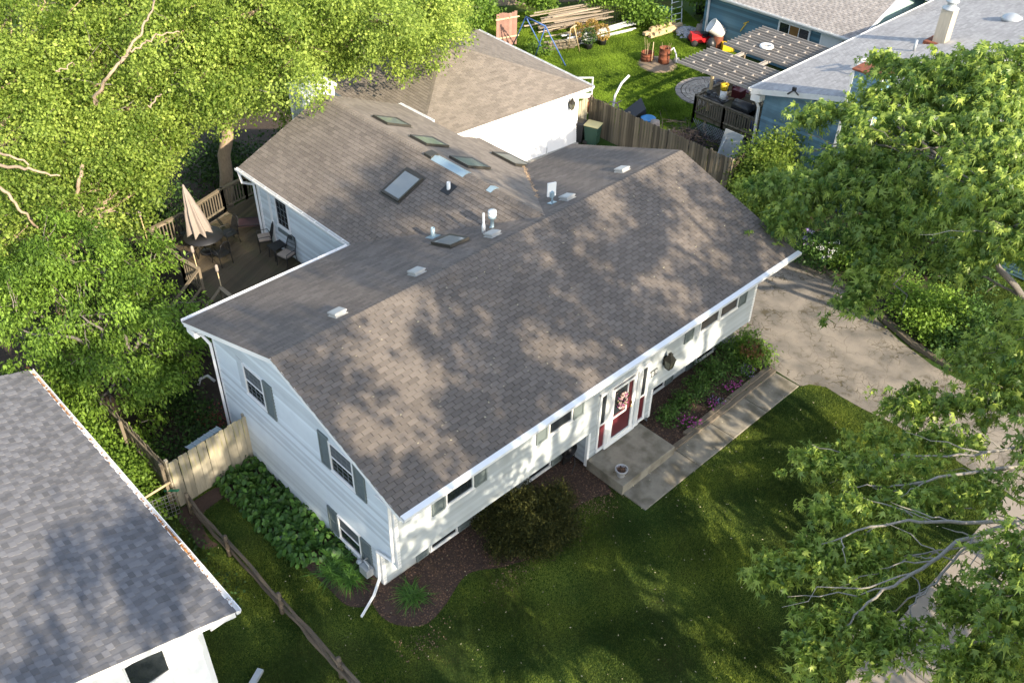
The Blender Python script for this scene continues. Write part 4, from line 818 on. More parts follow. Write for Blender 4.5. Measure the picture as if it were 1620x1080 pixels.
b.build('wall', SIDEBLUE, bh)
b = MB()
for y0, y1 in ((by + .02, bry), (fy - .02, bry)):
    X0 = bx - .035; za, zb2 = bz - .005, brz
    b.add([(X0, y0, za - .24), (X0 + .035, y0, za - .24), (X0 + .035, y1, zb2 - .24), (X0, y1, zb2 - .24), (X0, y0, za + .006), (X0 + .035, y0, za + .006), (X0 + .035, y1, zb2 + .006), (X0, y1, zb2 + .006)], [(0, 3, 2, 1), (4, 5, 6, 7), (0, 1, 5, 4), (1, 2, 6, 5), (2, 3, 7, 6), (3, 0, 4, 7)])
    b.add([(bx, y0, bz - .2), (bx + .45, y0, bz - .2), (bx + .45, y1, brz - .2), (bx, y1, brz - .2)], [(0, 1, 2, 3)])
b.box((bx - .02, by - .47, bz - .52), (bx + .45, by - .02, bz - .2)); build_pieces(b, 'rake_board', WHITEOLD, bh)
gutter(bh, (bx + bl, by + .03, bz), (bx - .05, by + .03, bz), (0, 1, 0), WHITEOLD)
downspout(bh, [(bx + .1, by + .05, bz - .15), (bx + .35, by - .3, bz - .9), (bx + .36, by - .36, .2)], WHITEOLD, .10)
b = MB(); b.box((bx - .35, 3.55, 0), (bx + .5, 4.75, 6.2)); cz = MB(); lapwall(cz, (bx - .36, 4.76, 0), (0, -1, 0), [(0, .1), (1.22, .1), (1.22, 6.2), (0, 6.2)], expo=.15); lapwall(cz, (bx - .36, 3.54, 0), (1, 0, 0), [(0, .1), (.9, .1), (.9, 6.2), (0, 6.2)], expo=.15)
chs = cz.build('chimney_chase', SIDEBLUE, bh); b.build('chase_core', SIDEBLUE, chs)
b = MB(); b.box((bx - .42, 3.48, 6.2), (bx + .55, 4.82, 6.27)); b.build('chase_cap', RUST, chs)
b = MB()
for yy in (4.76, 3.54): b.box((bx - .40, yy - .06, .1), (bx - .33, yy + .06, 6.2))
build_pieces(b, 'corner_board', WHITEOLD, chs)
b = MB(); cx, cy = 36.1, 5.3; z0 = bz + bs * (by - cy)
b.box((cx - .28, cy - .28, z0 - .2), (cx + .28, cy + .28, z0 + 1.55)); mc = b.build('metal_flue', mat('streaked_metal', (.50, .45, .36), .5, var=.3, vscale=3, stretch=(4, 4, .5), metal=.3), bh)
b = MB(); b.lathe((cx, cy, z0 + 1.55), [(.38, 0), (.38, .05), (.2, .12), (.2, .3), (.3, .32), (.3, .38), (.0, .5)], 12); b.build('flue_cap', GREYMETAL, mc)
b = MB(); b.box((cx - .5, cy - .5, z0 - .15), (cx + .5, cy + .6, z0 + .03)); b.build('rusty_flashing', RUST, mc)
b = MB(); b.tube([(34.4, 5.7, 4.6), (34.4, 5.7, 5.2)], .07, 8); b.build('vent_pipe', GREYMETAL, bh)
b = MB(); b.lathe((40.5, 4.0, bz + bs * 5.4), [(.5, 0), (.45, .15), (.2, .28), (0, .32)], 14); b.build('roof_dome', GREYMETAL, bh)
# odd pale wire ornament lying on the roof
orn = thing('wire_antenna', 'tangle of white tubing lying on the pale grey roof', 'antenna', tuple(SY(1392, 85, 7.0)))
b = MB(); r = random.Random(2); c0 = V(30.9, 6.0, bz + bs * (by - 6.0))
for k in range(7): b.tube([c0 + V(r.uniform(-.7, .7), r.uniform(-.5, .5), .08 + r.random() * .35) for _ in range(3)], .035, 5)
WL[orn] = c0; orn.location = c0; b.build('tubing', WHITEPL, orn)
b = MB(); b.obox((bx - .1, 7.3, 4.45), (.05, 0, 0), (0, .08, 0), (0, 0, .08)); b.tube([(bx - .1, 7.3, 4.4), (bx - .2, 7.0, 4.3)], .03, 6); b.tube([(bx - .1, 7.3, 4.4), (bx - .25, 7.5, 4.2)], .04, 6); b.build('floodlight', BLACK, bh)
# gable windows (seen in glimpses through the leaves)
window(bh, (bx + .45, 2.0, 1.0), (0, -1, 0), 1.4, 1.2, gm=GLASS); window(bh, (bx + .45, -1.2, 1.0), (0, -1, 0), 1.4, 1.2, gm=GLASS)
WRY0, WRZ = 14.95, 1.80
rb = thing('rear_building', 'teal sided outbuilding with taupe shingles, three part window and white door', 'building', (38, 14, 0))
rx, rz_, ry0, ry1, rh = 37.7, 3.0, 10.05, 20.2, 4.3; rs = .42; srr = math.hypot(rh, rh * rs)
b = MB(); slab(b, (rx, ry1, rz_), (0, -1, 0), (rh, 0, rh * rs), [(0, 0), (ry1 - ry0, 0), (ry1 - ry0, srr), (0, srr)], .14, -.006); slab(b, (rx + 2 * rh, ry0, rz_), (0, 1, 0), (-rh, 0, rh * rs), [(0, 0), (ry1 - ry0, 0), (ry1 - ry0, srr), (0, srr)], .14, -.006)
rr_ = b.build('roof', ROOFUNDER, rb)
roof_plane(rr_, (rx, ry1, rz_), (0, -1, 0), (rh, 0, rh * rs), [(-.03, -.03), (ry1 - ry0 + .03, -.03), (ry1 - ry0 + .03, srr - .02), (-.03, srr - .02)], SHT, expo=.15, style='lam')
roof_plane(rr_, (rx + 2 * rh, ry0, rz_), (0, 1, 0), (-rh, 0, rh * rs), [(-.03, -.03), (ry1 - ry0 + .03, -.03), (ry1 - ry0 + .03, srr - .02), (-.03, srr - .02)], SHT, expo=.15, style='lam')
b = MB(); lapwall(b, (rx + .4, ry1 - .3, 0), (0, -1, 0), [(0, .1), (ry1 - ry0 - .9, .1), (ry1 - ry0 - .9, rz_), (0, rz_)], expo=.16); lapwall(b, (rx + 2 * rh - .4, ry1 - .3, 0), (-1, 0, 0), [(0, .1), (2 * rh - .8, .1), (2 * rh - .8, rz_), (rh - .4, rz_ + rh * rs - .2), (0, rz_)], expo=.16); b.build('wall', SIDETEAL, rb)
b = MB(); lapwall(b, (rx + .4, ry0 + .6, 0), (1, 0, 0), [(0, .1), (2 * rh - .8, .1), (2 * rh - .8, rz_ + .15), (rh - .4, rz_ + rh * rs - .2), (0, rz_ + .15)], expo=.16); b.build('wall', SIDELIT, rb, label='teal gable wall painted paler for sunlight')
b = MB()
for xA, xB in ((rx, rx + rh), (rx + 2 * rh, rx + rh)):
    zA, zB = rz_, rz_ + rh * rs; y0_ = ry0 - .035
    b.add([(xA, y0_, zA - .22), (xB, y0_, zB - .22), (xB, ry0, zB - .22), (xA, ry0, zA - .22), (xA, y0_, zA + .02), (xB, y0_, zB + .02), (xB, ry0, zB + .02), (xA, ry0, zA + .02)], [(0, 3, 2, 1), (4, 5, 6, 7), (0, 1, 5, 4), (1, 2, 6, 5), (2, 3, 7, 6), (3, 0, 4, 7)])
    b.add([(xA, ry0, zA - .2), (xB, ry0, zB - .2), (xB, ry0 + .6, zB - .2), (xA, ry0 + .6, zA - .2)], [(0, 1, 2, 3)])
b.box((rx, ry0, rz_ - .2), (rx + .4, ry1, rz_ - .17)); build_pieces(b, 'rake_board', WHITE, rb)
gutter(rb, (rx - .02, ry1, rz_), (rx - .02, ry0 - .03, rz_), (-1, 0, 0), WHITEOLD); downspout(rb, [(rx - .05, ry1 - .7, rz_ - .1), (rx + .3, ry1 - .6, rz_ - .5), (rx + .34, ry1 - .6, .1)], WHITEOLD, .10)
window(rb, (rx + .4, WRY0, WRZ), (0, -1, 0), 2.0, .85, rails=0, vbars=2, gm=[GLASS, AMBER], trim=.09)
b = MB(); b.box((rx + .33, 11.05, .1), (rx + .4, 12.32, 2.74)); dr_ = b.build('door_frame', WHITE, rb); b = MB(); b.box((rx + .30, 11.15, .3), (rx + .33, 12.22, 2.66)); dd = b.build('door', WHITEPL, rb)
b = MB(); b.box((rx + .27, 11.65, 1.1), (rx + .30, 11.72, 1.2)); b.build('handle', BLACK, dd)
# ------------------------------------------------------------------ FENCES
def board_meshes(name, m_, w_, t_, h_, dog=.03, n=6, pitch=0.0):
    out = []
    for k in range(n):
        b = MB(); hh = h_ + random.uniform(-.012, .012); b.cur = k / (n - 1)
        P_ = [(-w_ / 2, 0), (w_ / 2, 0), (w_ / 2, hh - dog), (w_ / 2 - dog, hh), (-w_ / 2 + dog, hh), (-w_ / 2, hh - dog)]
        b.add([(x, -t_ / 2, z) for x, z in P_] + [(x, t_ / 2, z) for x, z in P_], [(0, 1, 2, 3, 4, 5), (11, 10, 9, 8, 7, 6)] + [(i, 6 + i, 6 + (i + 1) % 6, (i + 1) % 6) for i in range(6)])
        out.append(b.mesh(name, m_, Vector((0, 0, 0))))
    return out
def board_fence(root, P, Q, h_, w_, m_, gap=.006, posts=2.4, side=1, z0=.04, lean=.006, railz=(.35, 1.0, 1.65), dog=.03):
    P, Q = Vector(P), Vector(Q); D = (Q - P).normalized(); N_ = V(-D.y, D.x, 0) * side; L_ = (Q - P).length; ms = board_meshes('board', m_, w_, .018, h_, dog)
    n = int(L_ / (w_ + gap)); ang = math.atan2(D.y, D.x)
    for i in range(n):
        o = bpy.data.objects.new('board', random.choice(ms)); COL.objects.link(o); o.parent = root
        o.location = P + D * ((i + .5) * (w_ + gap)) + V(0, 0, z0 + random.uniform(-.012, .012)) - N_ * .012 - WL[root]; o.rotation_euler = (random.gauss(0, lean), random.gauss(0, lean), ang + random.gauss(0, .01))
    for z in railz:
        if z < h_: b = MB(); b.obox((P + Q) / 2 + N_ * .03 + V(0, 0, z), D * L_ / 2, N_ * .02, V(0, 0, .045)); b.build('rail', m_, root)
    k = 0
    while k <= L_ + .01:
        b = MB(); c_ = P + D * k + N_ * .10; b.box((c_.x - .045, c_.y - .045, -.1), (c_.x + .045, c_.y + .045, h_ + .06)); b.build('post', m_, root); k += posts
cf = thing('board_fence', 'short pale cedar board fence joining the white gable wall', 'fence', (-.8, 8.1, 0))
board_fence(cf, (.48, 8.22, 0), (-2.18, 8.02, 0), 1.82, .148, CEDAR, posts=2.6, side=-1)
sf_ = thing('board_fence', 'weathered dark board fence running back from the cedar fence under the trees', 'fence', (-2.2, 10, 0))
board_fence(sf_, (-2.2, 8.1, 0), (-2.35, 20.0, 0), 1.8, .14, OLDWOOD, side=1)
rf_ = thing('board_fence', 'long weathered grey board fence beside the garbage bins', 'fence', (24.4, 12, 0))
board_fence(rf_, (24.45, 16.35, 0), (24.35, 7.95, 0), 1.85, .14, OLDWOOD, side=1, gap=.012)
board_fence(rf_, (24.35, 7.95, 0), (27.3, 7.85, 0), 1.85, .14, OLDWOOD, side=1)
b = MB(); b.obox((24.2, 12, 1.72), (.012, 0, 0), (0, 4.1, 0), (0, 0, .03)); 
rs2 = thing('board_fence', 'short sunlit board fence panel beside the garage corner', 'fence', (23.7, 16.35, 0))
board_fence(rs2, (23.15, 16.42, 0), (24.42, 16.38, 0), 1.8, .14, CEDAR, side=1)
bf = thing('board_fence', 'vine covered board fence along the far end of the neighbouring yard', 'fence', (34, 30, 0))
board_fence(bf, (25.0, 36.8, 0), (34.2, 31.2, 0), 1.9, .15, OLDWOOD, side=1, posts=2.4); board_fence(bf, (34.2, 31.2, 0), (43.0, 25.8, 0), 1.9, .15, OLDWOOD, side=1, posts=2.4)
# split rail fence
sr = thing('split_rail_fence', 'old split rail fence crossing the lawn beside the grey roofed house', 'fence', (-2.3, 4, 0))
def rail(P, Q, r_=.05, bend=.04, seed=0):
    r = random.Random(seed); P, Q = Vector(P), Vector(Q); n = 7; pts = [P.lerp(Q, i / (n - 1)) + V(r.gauss(0, bend * .4), 0, r.gauss(0, bend * .3) - bend * math.sin(math.pi * i / (n - 1))) for i in range(n)]
    b = MB(); b.tube(pts, [r_ * r.uniform(.8, 1.15) for _ in pts], 6, t=r.random()); b.build('rail', RAILWOOD, sr)
fp = [V(*S(*p)[:2], 0) for p in [(256, 800), (317, 872), (420, 985)]]; fp = [V(-2.0, 7.6, 0), V(-2.0, 5.5, 0), V(-1.98, 2.9, 0), V(-1.96, .3, 0), V(-1.95, -2.3, 0)]
for i, p in enumerate(fp):
    b = MB(); b.tube([p + V(0, 0, -.1), p + V(.01, 0, .5), p + V(0, .02, .82)], [.07, .075, .06], 6, t=.6); b.build('post', RAILWOOD if i else OLDWOOD, sr)
for i in range(len(fp) - 1):
    for k, z in enumerate((.30, .66)): rail(fp[i] + V(.03, .12, z), fp[i + 1] + V(-.03, -.12, z + .02), seed=i * 3 + k)
rail(V(-1.85, 2.6, .12), V(-2.15, -1.5, .72), seed=77)
# wire gate near the gutter, green stake
wg = thing('wire_gate', 'small wire mesh gate panel under a bare pole beside the fence post', 'gate', (-2.7, 7.7, 0))
b = MB(); P, Q = V(-3.5, 8.0, 0), V(-2.25, 7.75, 0)
for k in range(13): t = k / 12; p = P.lerp(Q, t); b.tube([p + V(0, 0, .1), p + V(0, 0, .95)], .008, 4, cap=False)
for z in (.1, .25, .4, .55, .7, .85, .95): b.tube([P + V(0, 0, z), Q + V(0, 0, z)], .008, 4, cap=False)
b.build('mesh', WIRE, wg, kind='stuff'); b = MB(); b.tube([P + V(0, 0, 1.05), Q + V(0, .1, 1.3)], .035, 6); b.build('top_pole', FRESHWOOD, wg)
tg = MB(); tg.bar((-2.35, 8.2, .75), (-2.15, 7.7, 1.0), .08, .03); tagit(tg.build('green_plank', mat('green_paint', (.0, .16, .09), .5)), 'bright green plank leaning on the fence behind the wire gate', 'plank')
# glass/plastic cold frame behind the cedar fence
gp = MB(); gp.add([(-.9, 8.75, 1.25), (-.1, 8.85, 1.25), (0.1, 9.1, 1.0), (-.75, 9.0, 1.0)], [(0, 1, 2, 3)])
cfm = thing('cold_frame', 'long glazed cold frame panel just behind the cedar fence', 'cold frame', (-.5, 8.8, 0))
CFX, CFY = S(322, 693, 1.45)[:2]
b = MB(); b.obox((CFX, CFY, 1.45), (.55, .07, 0), (-.03, .10, .0), (0, 0, .012)); b.build('glass', mat('frame_glass', (.2, .26, .27), .2, spec=.8), cfm); b = MB()
for k in range(6): b.obox((CFX - .55 + k * .22, CFY - .07 + k * .028, 1.47), (.010, 0, 0), (-.03, .11, 0), (0, 0, .010))
for x in (CFX - .5, CFX + .45): b.box((x, CFY, 0), (x + .05, CFY + .05, 1.44))
build_pieces(b, 'glazing_bar', GREYMETAL, cfm)
# black downspout elbow lying in the garden, thing by the left house
b = MB(); p0 = S(314, 609, 0.25); b.tube([p0, p0 + V(.15, .1, .12), p0 + V(.4, .05, .15), p0 + V(.5, -.2, .0)], .05, 8); tagit(b.build('curved_pipe', WHITEPL), 'white curved pipe end lying in the dark side garden', 'pipe')
b = MB(); p0 = S(405, 1074, .03); b.obox(p0 + V(0, 0, .05), (.22, .12, .0), (-.04, .07, 0), (0, 0, .05)); tagit(b.build('splash_block', GREYMETAL), 'grey metal splash block on the grass beside the grey roofed house', 'splash block')
b = MB(); p0 = S(447, 853, .03); b.obox(p0 + V(0, 0, .05), (.10, 0, .0), (0, .06, .03), (0, 0, .012)); tagit(b.build('edging_scrap', GREYMETAL), 'small grey metal scrap at the edge of the hosta bed', 'metal scrap')
# landscape timbers
def timbers(name, label, pts, w_=.16, h_=.16, rows=1, m_=TIMBER, z0=0, seg=2.3):
    root = thing(name, label, 'edging', tuple(Vector((*pts[0][:2], 0))))
    for j in range(rows):
        for i in range(len(pts) - 1):
            P, Q = V(*pts[i][:2], z0 + h_ * (j + .5)), V(*pts[i + 1][:2], z0 + h_ * (j + .5)); n = max(1, round((Q - P).length / seg))
            for k in range(n):
                a_, c_ = P.lerp(Q, k / n), P.lerp(Q, (k + 1) / n); dd_ = (c_ - a_).normalized() * .012; jt = V(random.gauss(0, .01), random.gauss(0, .01), random.gauss(0, .004)); off = V((Q - P).y, -(Q - P).x, 0).normalized() * (.05 * j)
                b = MB(); b.bar(a_ + dd_ + jt - off, c_ - dd_ + jt - off, w_, h_ * .96, t=random.random()); b.build('timber', m_, root)
    return root
timbers('timber_edging', 'weathered timber edging between the flower bed and front walkway', [(10.2, -.36), (12.6, -.38), (15.85, -.34)], rows=1, h_=.15)
timbers('timber_edging', 'upper weathered timber along the flower bed turning the corner at the driveway', [(11.0, -.22), (15.75, -.18), (15.9, 1.4)], rows=1, h_=.13, z0=.08)
timbers('timber_edging', 'long line of grey timbers along the far side of the driveway', [(20.55, -4.6), (20.8, -2.9), (21.35, -1.5), (21.95, .2), (22.75, 2.3), (23.5, 4.4), (24.0, 7.5)], rows=1, w_=.22)

# ------------------------------------------------------------------ DECK behind the house
dk = thing('deck', 'dark weathered wooden deck with railings behind the house', 'deck', (4.8, 14.5, 0)); DZ = 1.75
_dp = [(3.35, 10.2), (6.33, 10.2), (6.33, 16.6), (8.6, 20.4), (7.1, 20.35), (5.9, 19.9), (3.25, 19.4), (3.1, 15.9), (3.35, 14.4)]
DA, DB, DC, DD, DE = [tuple(S(x_, y_, DZ + .95))[:2] for x_, y_ in ((235, 363), (291, 336), (350, 298), (385, 281), (285, 409))]; DP1, DP2 = tuple(S(314, 425, DZ + .95))[:2], tuple(S(349, 455, DZ + .95))[:2]
dconv = [[(DP2[0], 10.0), (6.33, 10.0), (6.33, DC[1]), DC, DB, DA, (DA[0], DP1[1])], [(6.33, 16.4), (10.2, 16.6), (10.2, DD[1] + .5), DD, DC]]
ca, sa = math.cos(math.radians(24)), math.sin(math.radians(24)); U_, V_ = V(ca, sa, 0), V(-sa, ca, 0); bw = .14
for conv in dconv:
    k = -14.0
    ar = sum(conv[i][0] * conv[(i + 1) % len(conv)][1] - conv[(i + 1) % len(conv)][0] * conv[i][1] for i in range(len(conv))); cc = conv if ar > 0 else conv[::-1]
    for i in range(-130, 130):
        v0 = i * bw; rect = [(U_ * u + V_ * v).to_2d() for u, v in ((-40, v0), (60, v0), (60, v0 + bw - .008), (-40, v0 + bw - .008))]
        q = clip_convex([tuple(p) for p in rect], cc)
        if len(q) < 3: continue
        b = MB(); b.cur = random.random(); b.prism(q, DZ - .03, DZ + random.uniform(-.003, .003)); b.build('board', DECKWOOD, dk)
b = MB(); b.prism([(DA[0] + .12, 10.2), (6.3, 10.2), (6.3, DC[1] - .1), (DB[0], DB[1] - .1), (DA[0] + .12, DA[1] - .1)], DZ - .25, DZ - .035); b.build('joist_frame', OLDWOOD, dk)
def railing(root, P, Q, z=DZ, h_=.95, m_=DECKRAIL, bm=OLDWOOD, step=.13, postw=.09, endpost=True, cap=.14):
    P, Q = V(*P[:2], z), V(*Q[:2], z); D = (Q - P).normalized(); L_ = (Q - P).length
    rr = []
    for E_ in ([P, Q] if endpost else [P]):
        b = MB(); b.box((E_.x - postw / 2, E_.y - postw / 2, z - .5), (E_.x + postw / 2, E_.y + postw / 2, z + h_ + .02)); b.build('post', m_, root)
    b = MB(); b.bar(P + V(0, 0, h_), Q + V(0, 0, h_), cap, .035, t=random.random()); b.build('cap_rail', m_, root)
    for zz in (.12, h_ - .08): b = MB(); b.bar(P + V(0, 0, zz), Q + V(0, 0, zz), .04, .07, t=random.random()); b.build('rail', bm, root)
    n = int(L_ / step)
    me = None
    for i in range(1, n):
        p = P + D * (L_ * i / n)
        if me is None: b = MB(); b.box((-.018, -.018, .06), (.018, .018, h_ - .03), .5); me = b.mesh('baluster', bm, V(0, 0, 0))
        o = bpy.data.objects.new('baluster', me); COL.objects.link(o); o.parent = root; o.location = p - WL[root]; o.rotation_euler = (0, 0, math.atan2(D.y, D.x))
for P, Q in ((DA, DB), (DB, DC), (DC, DD), (DD, (DD[0] + 2.6, DD[1] + .4)), (DA, DE), (DE, DP1), (DP2, (DP2[0], 11.9)), ((DP2[0], 11.9), (DP2[0], 10.1))): railing(dk, P, Q)
# stair down between the two rail ends
for k in range(9): b = MB(); b.box((DP2[0] - .28 - .27 * k, DP2[1], DZ - .2 - .18 * k), (DP2[0] - .27 * k, DP1[1], DZ - .16 - .18 * k)); b.build('stair_tread', DECKWOOD, dk)
for xx, yy in (DP1, DP2):
    b = MB(); b.bar((xx, yy, DZ + .93), (xx - 2.3, yy, .95), .12, .04); b.build('stair_rail', DECKRAIL, dk); b = MB(); b.bar((xx, yy, DZ + .2), (xx - 2.3, yy, .2), .10, .04); b.build('stair_rail', DECKRAIL, dk); b = MB(); b.box((xx - 2.35, yy - .045, 0), (xx - 2.26, yy + .045, .95)); b.build('post', DECKRAIL, dk)
for k, (x, y, lab) in enumerate(((DP1[0] + .05, DP1[1] + .15, 'on the far side of the deck steps'), (DP2[0] + .1, DP2[1] + .1, 'on the near side of the deck steps'), (DA[0] - .1, DA[1] + .05, 'at the outer corner of the deck railing'))):
    t_ = thing('garden_torch', 'slim pale headed garden torch ' + lab, 'torch', (x, y, DZ)); b = MB(); b.tube([(x, y, DZ), (x - .05, y, DZ + 1.55)], .018, 6); b.build('pole', FRESHWOOD, t_)
    b = MB(); b.lathe((x - .05, y, DZ + 1.5), [(.03, 0), (.06, .1), (.05, .26), (.02, .3)], 10); b.build('torch_head', CUSHION, t_)
# patio table with closed umbrella
tx, ty = 4.62, 17.2; tx, ty = S(322, 373, DZ + .72)[:2]
tb = thing('patio_table', 'round black metal patio table under the folded umbrella', 'table', (tx, ty, DZ))
b = MB(); b.lathe((tx, ty, DZ), [(.68, .70), (.70, .71), (.70, .73), (.0, .735)], 32); b.build('table_top', BLACK, tb)
for k in range(4): a_ = k * math.pi / 2 + .4; b = MB(); b.tube([(tx + math.cos(a_) * .5, ty + math.sin(a_) * .5, DZ), (tx + math.cos(a_) * .3, ty + math.sin(a_) * .3, DZ + .35), (tx + math.cos(a_) * .5, ty + math.sin(a_) * .5, DZ + .70)], .02, 6); b.build('leg', BLACK, tb)
um = thing('patio_umbrella', 'folded taupe patio umbrella standing in the round black table', 'umbrella', (tx, ty, DZ))
b = MB(); b.tube([(tx, ty, DZ), (tx - .25, ty + .2, DZ + 2.8)], .022, 8); b.build('pole', BLACK, um)
b = MB(); b.lathe((tx, ty, DZ), [(.24, 0), (.22, .06), (.05, .08)], 16); b.build('base', BLACK, um)
b = MB(); n = 48; rows = 14; vs_ = []
for j in range(rows + 1):
    t = j / rows; z = DZ + 2.78 - t * 1.78; ox, oy = -.25 * (1 - t * .64), .2 * (1 - t * .64)
    for k in range(n):
        a_ = 2 * math.pi * k / n; fold = abs(math.sin(a_ * 4 + math.sin(t * 3) * .4)); R0 = (.03 + .48 * t ** .9) * (1 - .10 * math.exp(-((t - .42) / .06) ** 2)); rr = R0 * (1 - .42 * fold * min(1, t * 3)); zz = z - (.14 * (1 - fold) * (t > .98))
        vs_.append((tx + ox + rr * math.cos(a_) , ty + oy + rr * math.sin(a_), zz))
b.smooth = True; b.add(vs_, [(j * n + k, j * n + (k + 1) % n, (j + 1) * n + (k + 1) % n, (j + 1) * n + k) for j in range(rows) for k in range(n)]); cn = b.build('canopy', CANVAS, um)
b = MB(); b.lathe((tx - .25, ty + .2, DZ + 2.72), [(.04, 0), (.05, .06), (.015, .12), (.0, .14)], 8); b.build('finial', CANVAS, um)
# folding metal chairs
def patio_chair(label, x, y, rz, cushion=True, grp='black wire patio chairs on the deck'):
    t_ = thing('patio_chair', label, 'chair', (0, 0, 0), grp)
    b = MB()
    for s_ in (-1, 1):
        b.tube([(s_ * .26, -.26, 0), (s_ * .26, -.24, .42), (s_ * .27, -.25, .62), (s_ * .27, .15, .64), (s_ * .25, .22, .45)], .014, 6); b.tube([(s_ * .24, .28, 0), (s_ * .24, .2, .42), (s_ * .22, .3, .75), (s_ * .16, .36, 1.0)], .014, 6)
    b.tube([(-.16, .36, 1.0), (0, .37, 1.06), (.16, .36, 1.0)], .014, 6); b.build('frame', BLACK, t_)
    b = MB(); b.box((-.25, -.25, .41), (.25, .23, .44)); b.build('seat', BLACK, t_)
    b = MB()
    for k in range(9): x_ = -.2 + k * .05; b.tube([(x_ , .22, .45), (x_ * .9, .30, .75), (x_ * .72, .36, 1.02)], .008, 4, cap=False)
    for z_ in (.6, .75, .9): b.tube([(-.21, .24 + (z_ - .45) * .2, z_), (.21, .24 + (z_ - .45) * .2, z_)], .008, 4, cap=False)
    b.build('backrest', BLACK, t_)
    if cushion: b = MB(); b.obox((0, -.02, .475), (.23, 0, 0), (0, .22, 0), (0, 0, .03)); b.build('cushion', CUSHION, t_)
    t_.location = (x, y, DZ); t_.rotation_euler = (0, 0, rz); return t_
patio_chair('black patio chair with beige cushion below the deck window', *S(419, 376, 2.2)[:2], -2.0)
patio_chair('black patio chair with beige cushion nearest the main house roof', *S(453, 402, 2.2)[:2], -1.35)
for k, (lab, a_) in enumerate((('on the window side of the round table', .0), ('behind the round table near the railing', 1.7), ('on the steps side of the round table', 3.4), ('at the near side of the round table', 4.8))):
    patio_chair('plain black patio chair ' + lab, tx + 1.0 * math.cos(a_), ty + 1.0 * math.sin(a_), a_ - math.pi / 2, False)
STX, STY = S(438, 388, 2.25)[:2]
st_ = thing('side_table', 'small black metal side table between the two cushioned patio chairs', 'side table', (STX, STY, DZ))
b = MB(); b.box((STX - .28, STY - .25, DZ + .48), (STX + .28, STY + .25, DZ + .51)); b.build('table_top', BLACK, st_)
for dx, dy in ((-.25, -.2), (.25, -.2), (-.25, .2), (.25, .2)): b = MB(); b.tube([(STX + dx, STY + dy, DZ), (STX + dx * .9, STY + dy * .9, DZ + .48)], .014, 6); b.build('leg', BLACK, st_)
LCX, LCY = S(403, 351, DZ + .32)[:2]
lc = thing('lounge_chair', 'low dark lounge chair on the deck near the far window', 'chair', (LCX, LCY, DZ)); b = MB(); b.obox((LCX, LCY, DZ + .32), (.5, -.35, .0), (.16, .22, 0), (0, 0, .03)); b.build('seat', mat('maroon_sling', (.05, .02, .025), .7), lc)
b = MB()
for s_ in (-1, 1):
    b.tube([(LCX - .5 + s_ * .17, LCY + .35 + s_ * .23, DZ), (LCX - .5 + s_ * .17, LCY + .35 + s_ * .23, DZ + .35), (LCX + .5 + s_ * .17, LCY - .35 + s_ * .23, DZ + .36), (LCX + .5 + s_ * .17, LCY - .35 + s_ * .23, DZ)], .016, 6)
b.build('frame', BLACK, lc)

# ------------------------------------------------------------------ BINS, YARD THINGS
def bin_(label, P, lidm, bodym, rz, open_=False):
    t_ = thing('garbage_bin', label, 'garbage bin', (0, 0, 0), 'wheeled garbage bins by the garage')
    b = MB(); lo, hi = .25, .31
    b.add([(-lo, -.28, .06), (lo, -.28, .06), (lo, .26, .06), (-lo, .26, .06), (-hi, -.34, 1.0), (hi, -.34, 1.0), (hi, .34, 1.0), (-hi, .34, 1.0)], [(0, 3, 2, 1), (0, 1, 5, 4), (1, 2, 6, 5), (2, 3, 7, 6), (3, 0, 4, 7), (4, 5, 6, 7)])
    b.box((-hi - .02, -.36, .96), (hi + .02, .36, 1.0)); b.box((-.2, -.335, .5), (.2, -.30, .54)); b.box((-.17, -.34, .68), (.17, -.31, .80)); b.build('body', bodym, t_)
    b = MB(); b.add([(-hi - .03, -.38, 1.005), (hi + .03, -.38, 1.005), (hi + .03, .36, 1.005), (-hi - .03, .36, 1.005), (-hi - .03, -.38, 1.03), (hi + .03, -.38, 1.03), (hi + .03, .36, 1.05), (-hi - .03, .36, 1.05), (-.2, -.26, 1.065), (.2, -.26, 1.065), (.2, .26, 1.08), (-.2, .26, 1.08)],
        [(0, 3, 2, 1), (0, 1, 5, 4), (1, 2, 6, 5), (2, 3, 7, 6), (3, 0, 4, 7), (4, 5, 9, 8), (5, 6, 10, 9), (6, 7, 11, 10), (7, 4, 8, 11), (8, 9, 10, 11)]); ld = b.build('lid', lidm, t_)
    b = MB(); b.tube([(-.25, .38, .95), (.25, .38, .95)], .018, 6); b.build('handle', bodym, t_)
    for s_ in (-1, 1): b = MB(); b.tube([(s_ * .24, .27, .12), (s_ * .30, .27, .12)], .12, 12); b.build('wheel', RUBBER, t_)
    t_.location = P; t_.rotation_euler = (0, 0, rz); return t_
bin_('black lidded black garbage bin against the garage wall', (23.35, 16.0, .03), BLACKPL, BLACKPL, .35)
bin_('dark green garbage bin with a cream yellow lid', (23.65, 15.35, .03), CREAM, GREENPL, .35)
# swing frame
fL, fR, fT = S(845, 92), S(895, 105), None
apx = V(29.3, 23.7, 2.35); ap2 = apx + V(.35, 2.2, 0)
sw_ = thing('swing_frame', 'blue tubular swing set frame without swings on the back lawn', 'swing set', (29.3, 24.5, 0))
b = MB(); b.tube([apx, S(832, 27, 2.35)], .045, 8); b.build('beam', SWBLUE, sw_)
top2 = S(832, 27, 2.35); top1 = S(863, 42, 2.35)
b = MB()
sw_children = []
for a_, f_ in ((top1, S(845, 94)), (top1, S(895, 105)), (top2, S(810, 75)), (top2, S(862, 86))):
    q = MB(); q.tube([a_, f_], .035, 8); q.build('leg', SWBLUE, sw_)
KIDS[sw_][0].data = (lambda m__: m__)((lambda bb: (bb.tube([top1, top2], .045, 8), bb.mesh('beam', SWBLUE, top1))[1])(MB())); KIDS[sw_][0].location = top1 - WL[sw_]
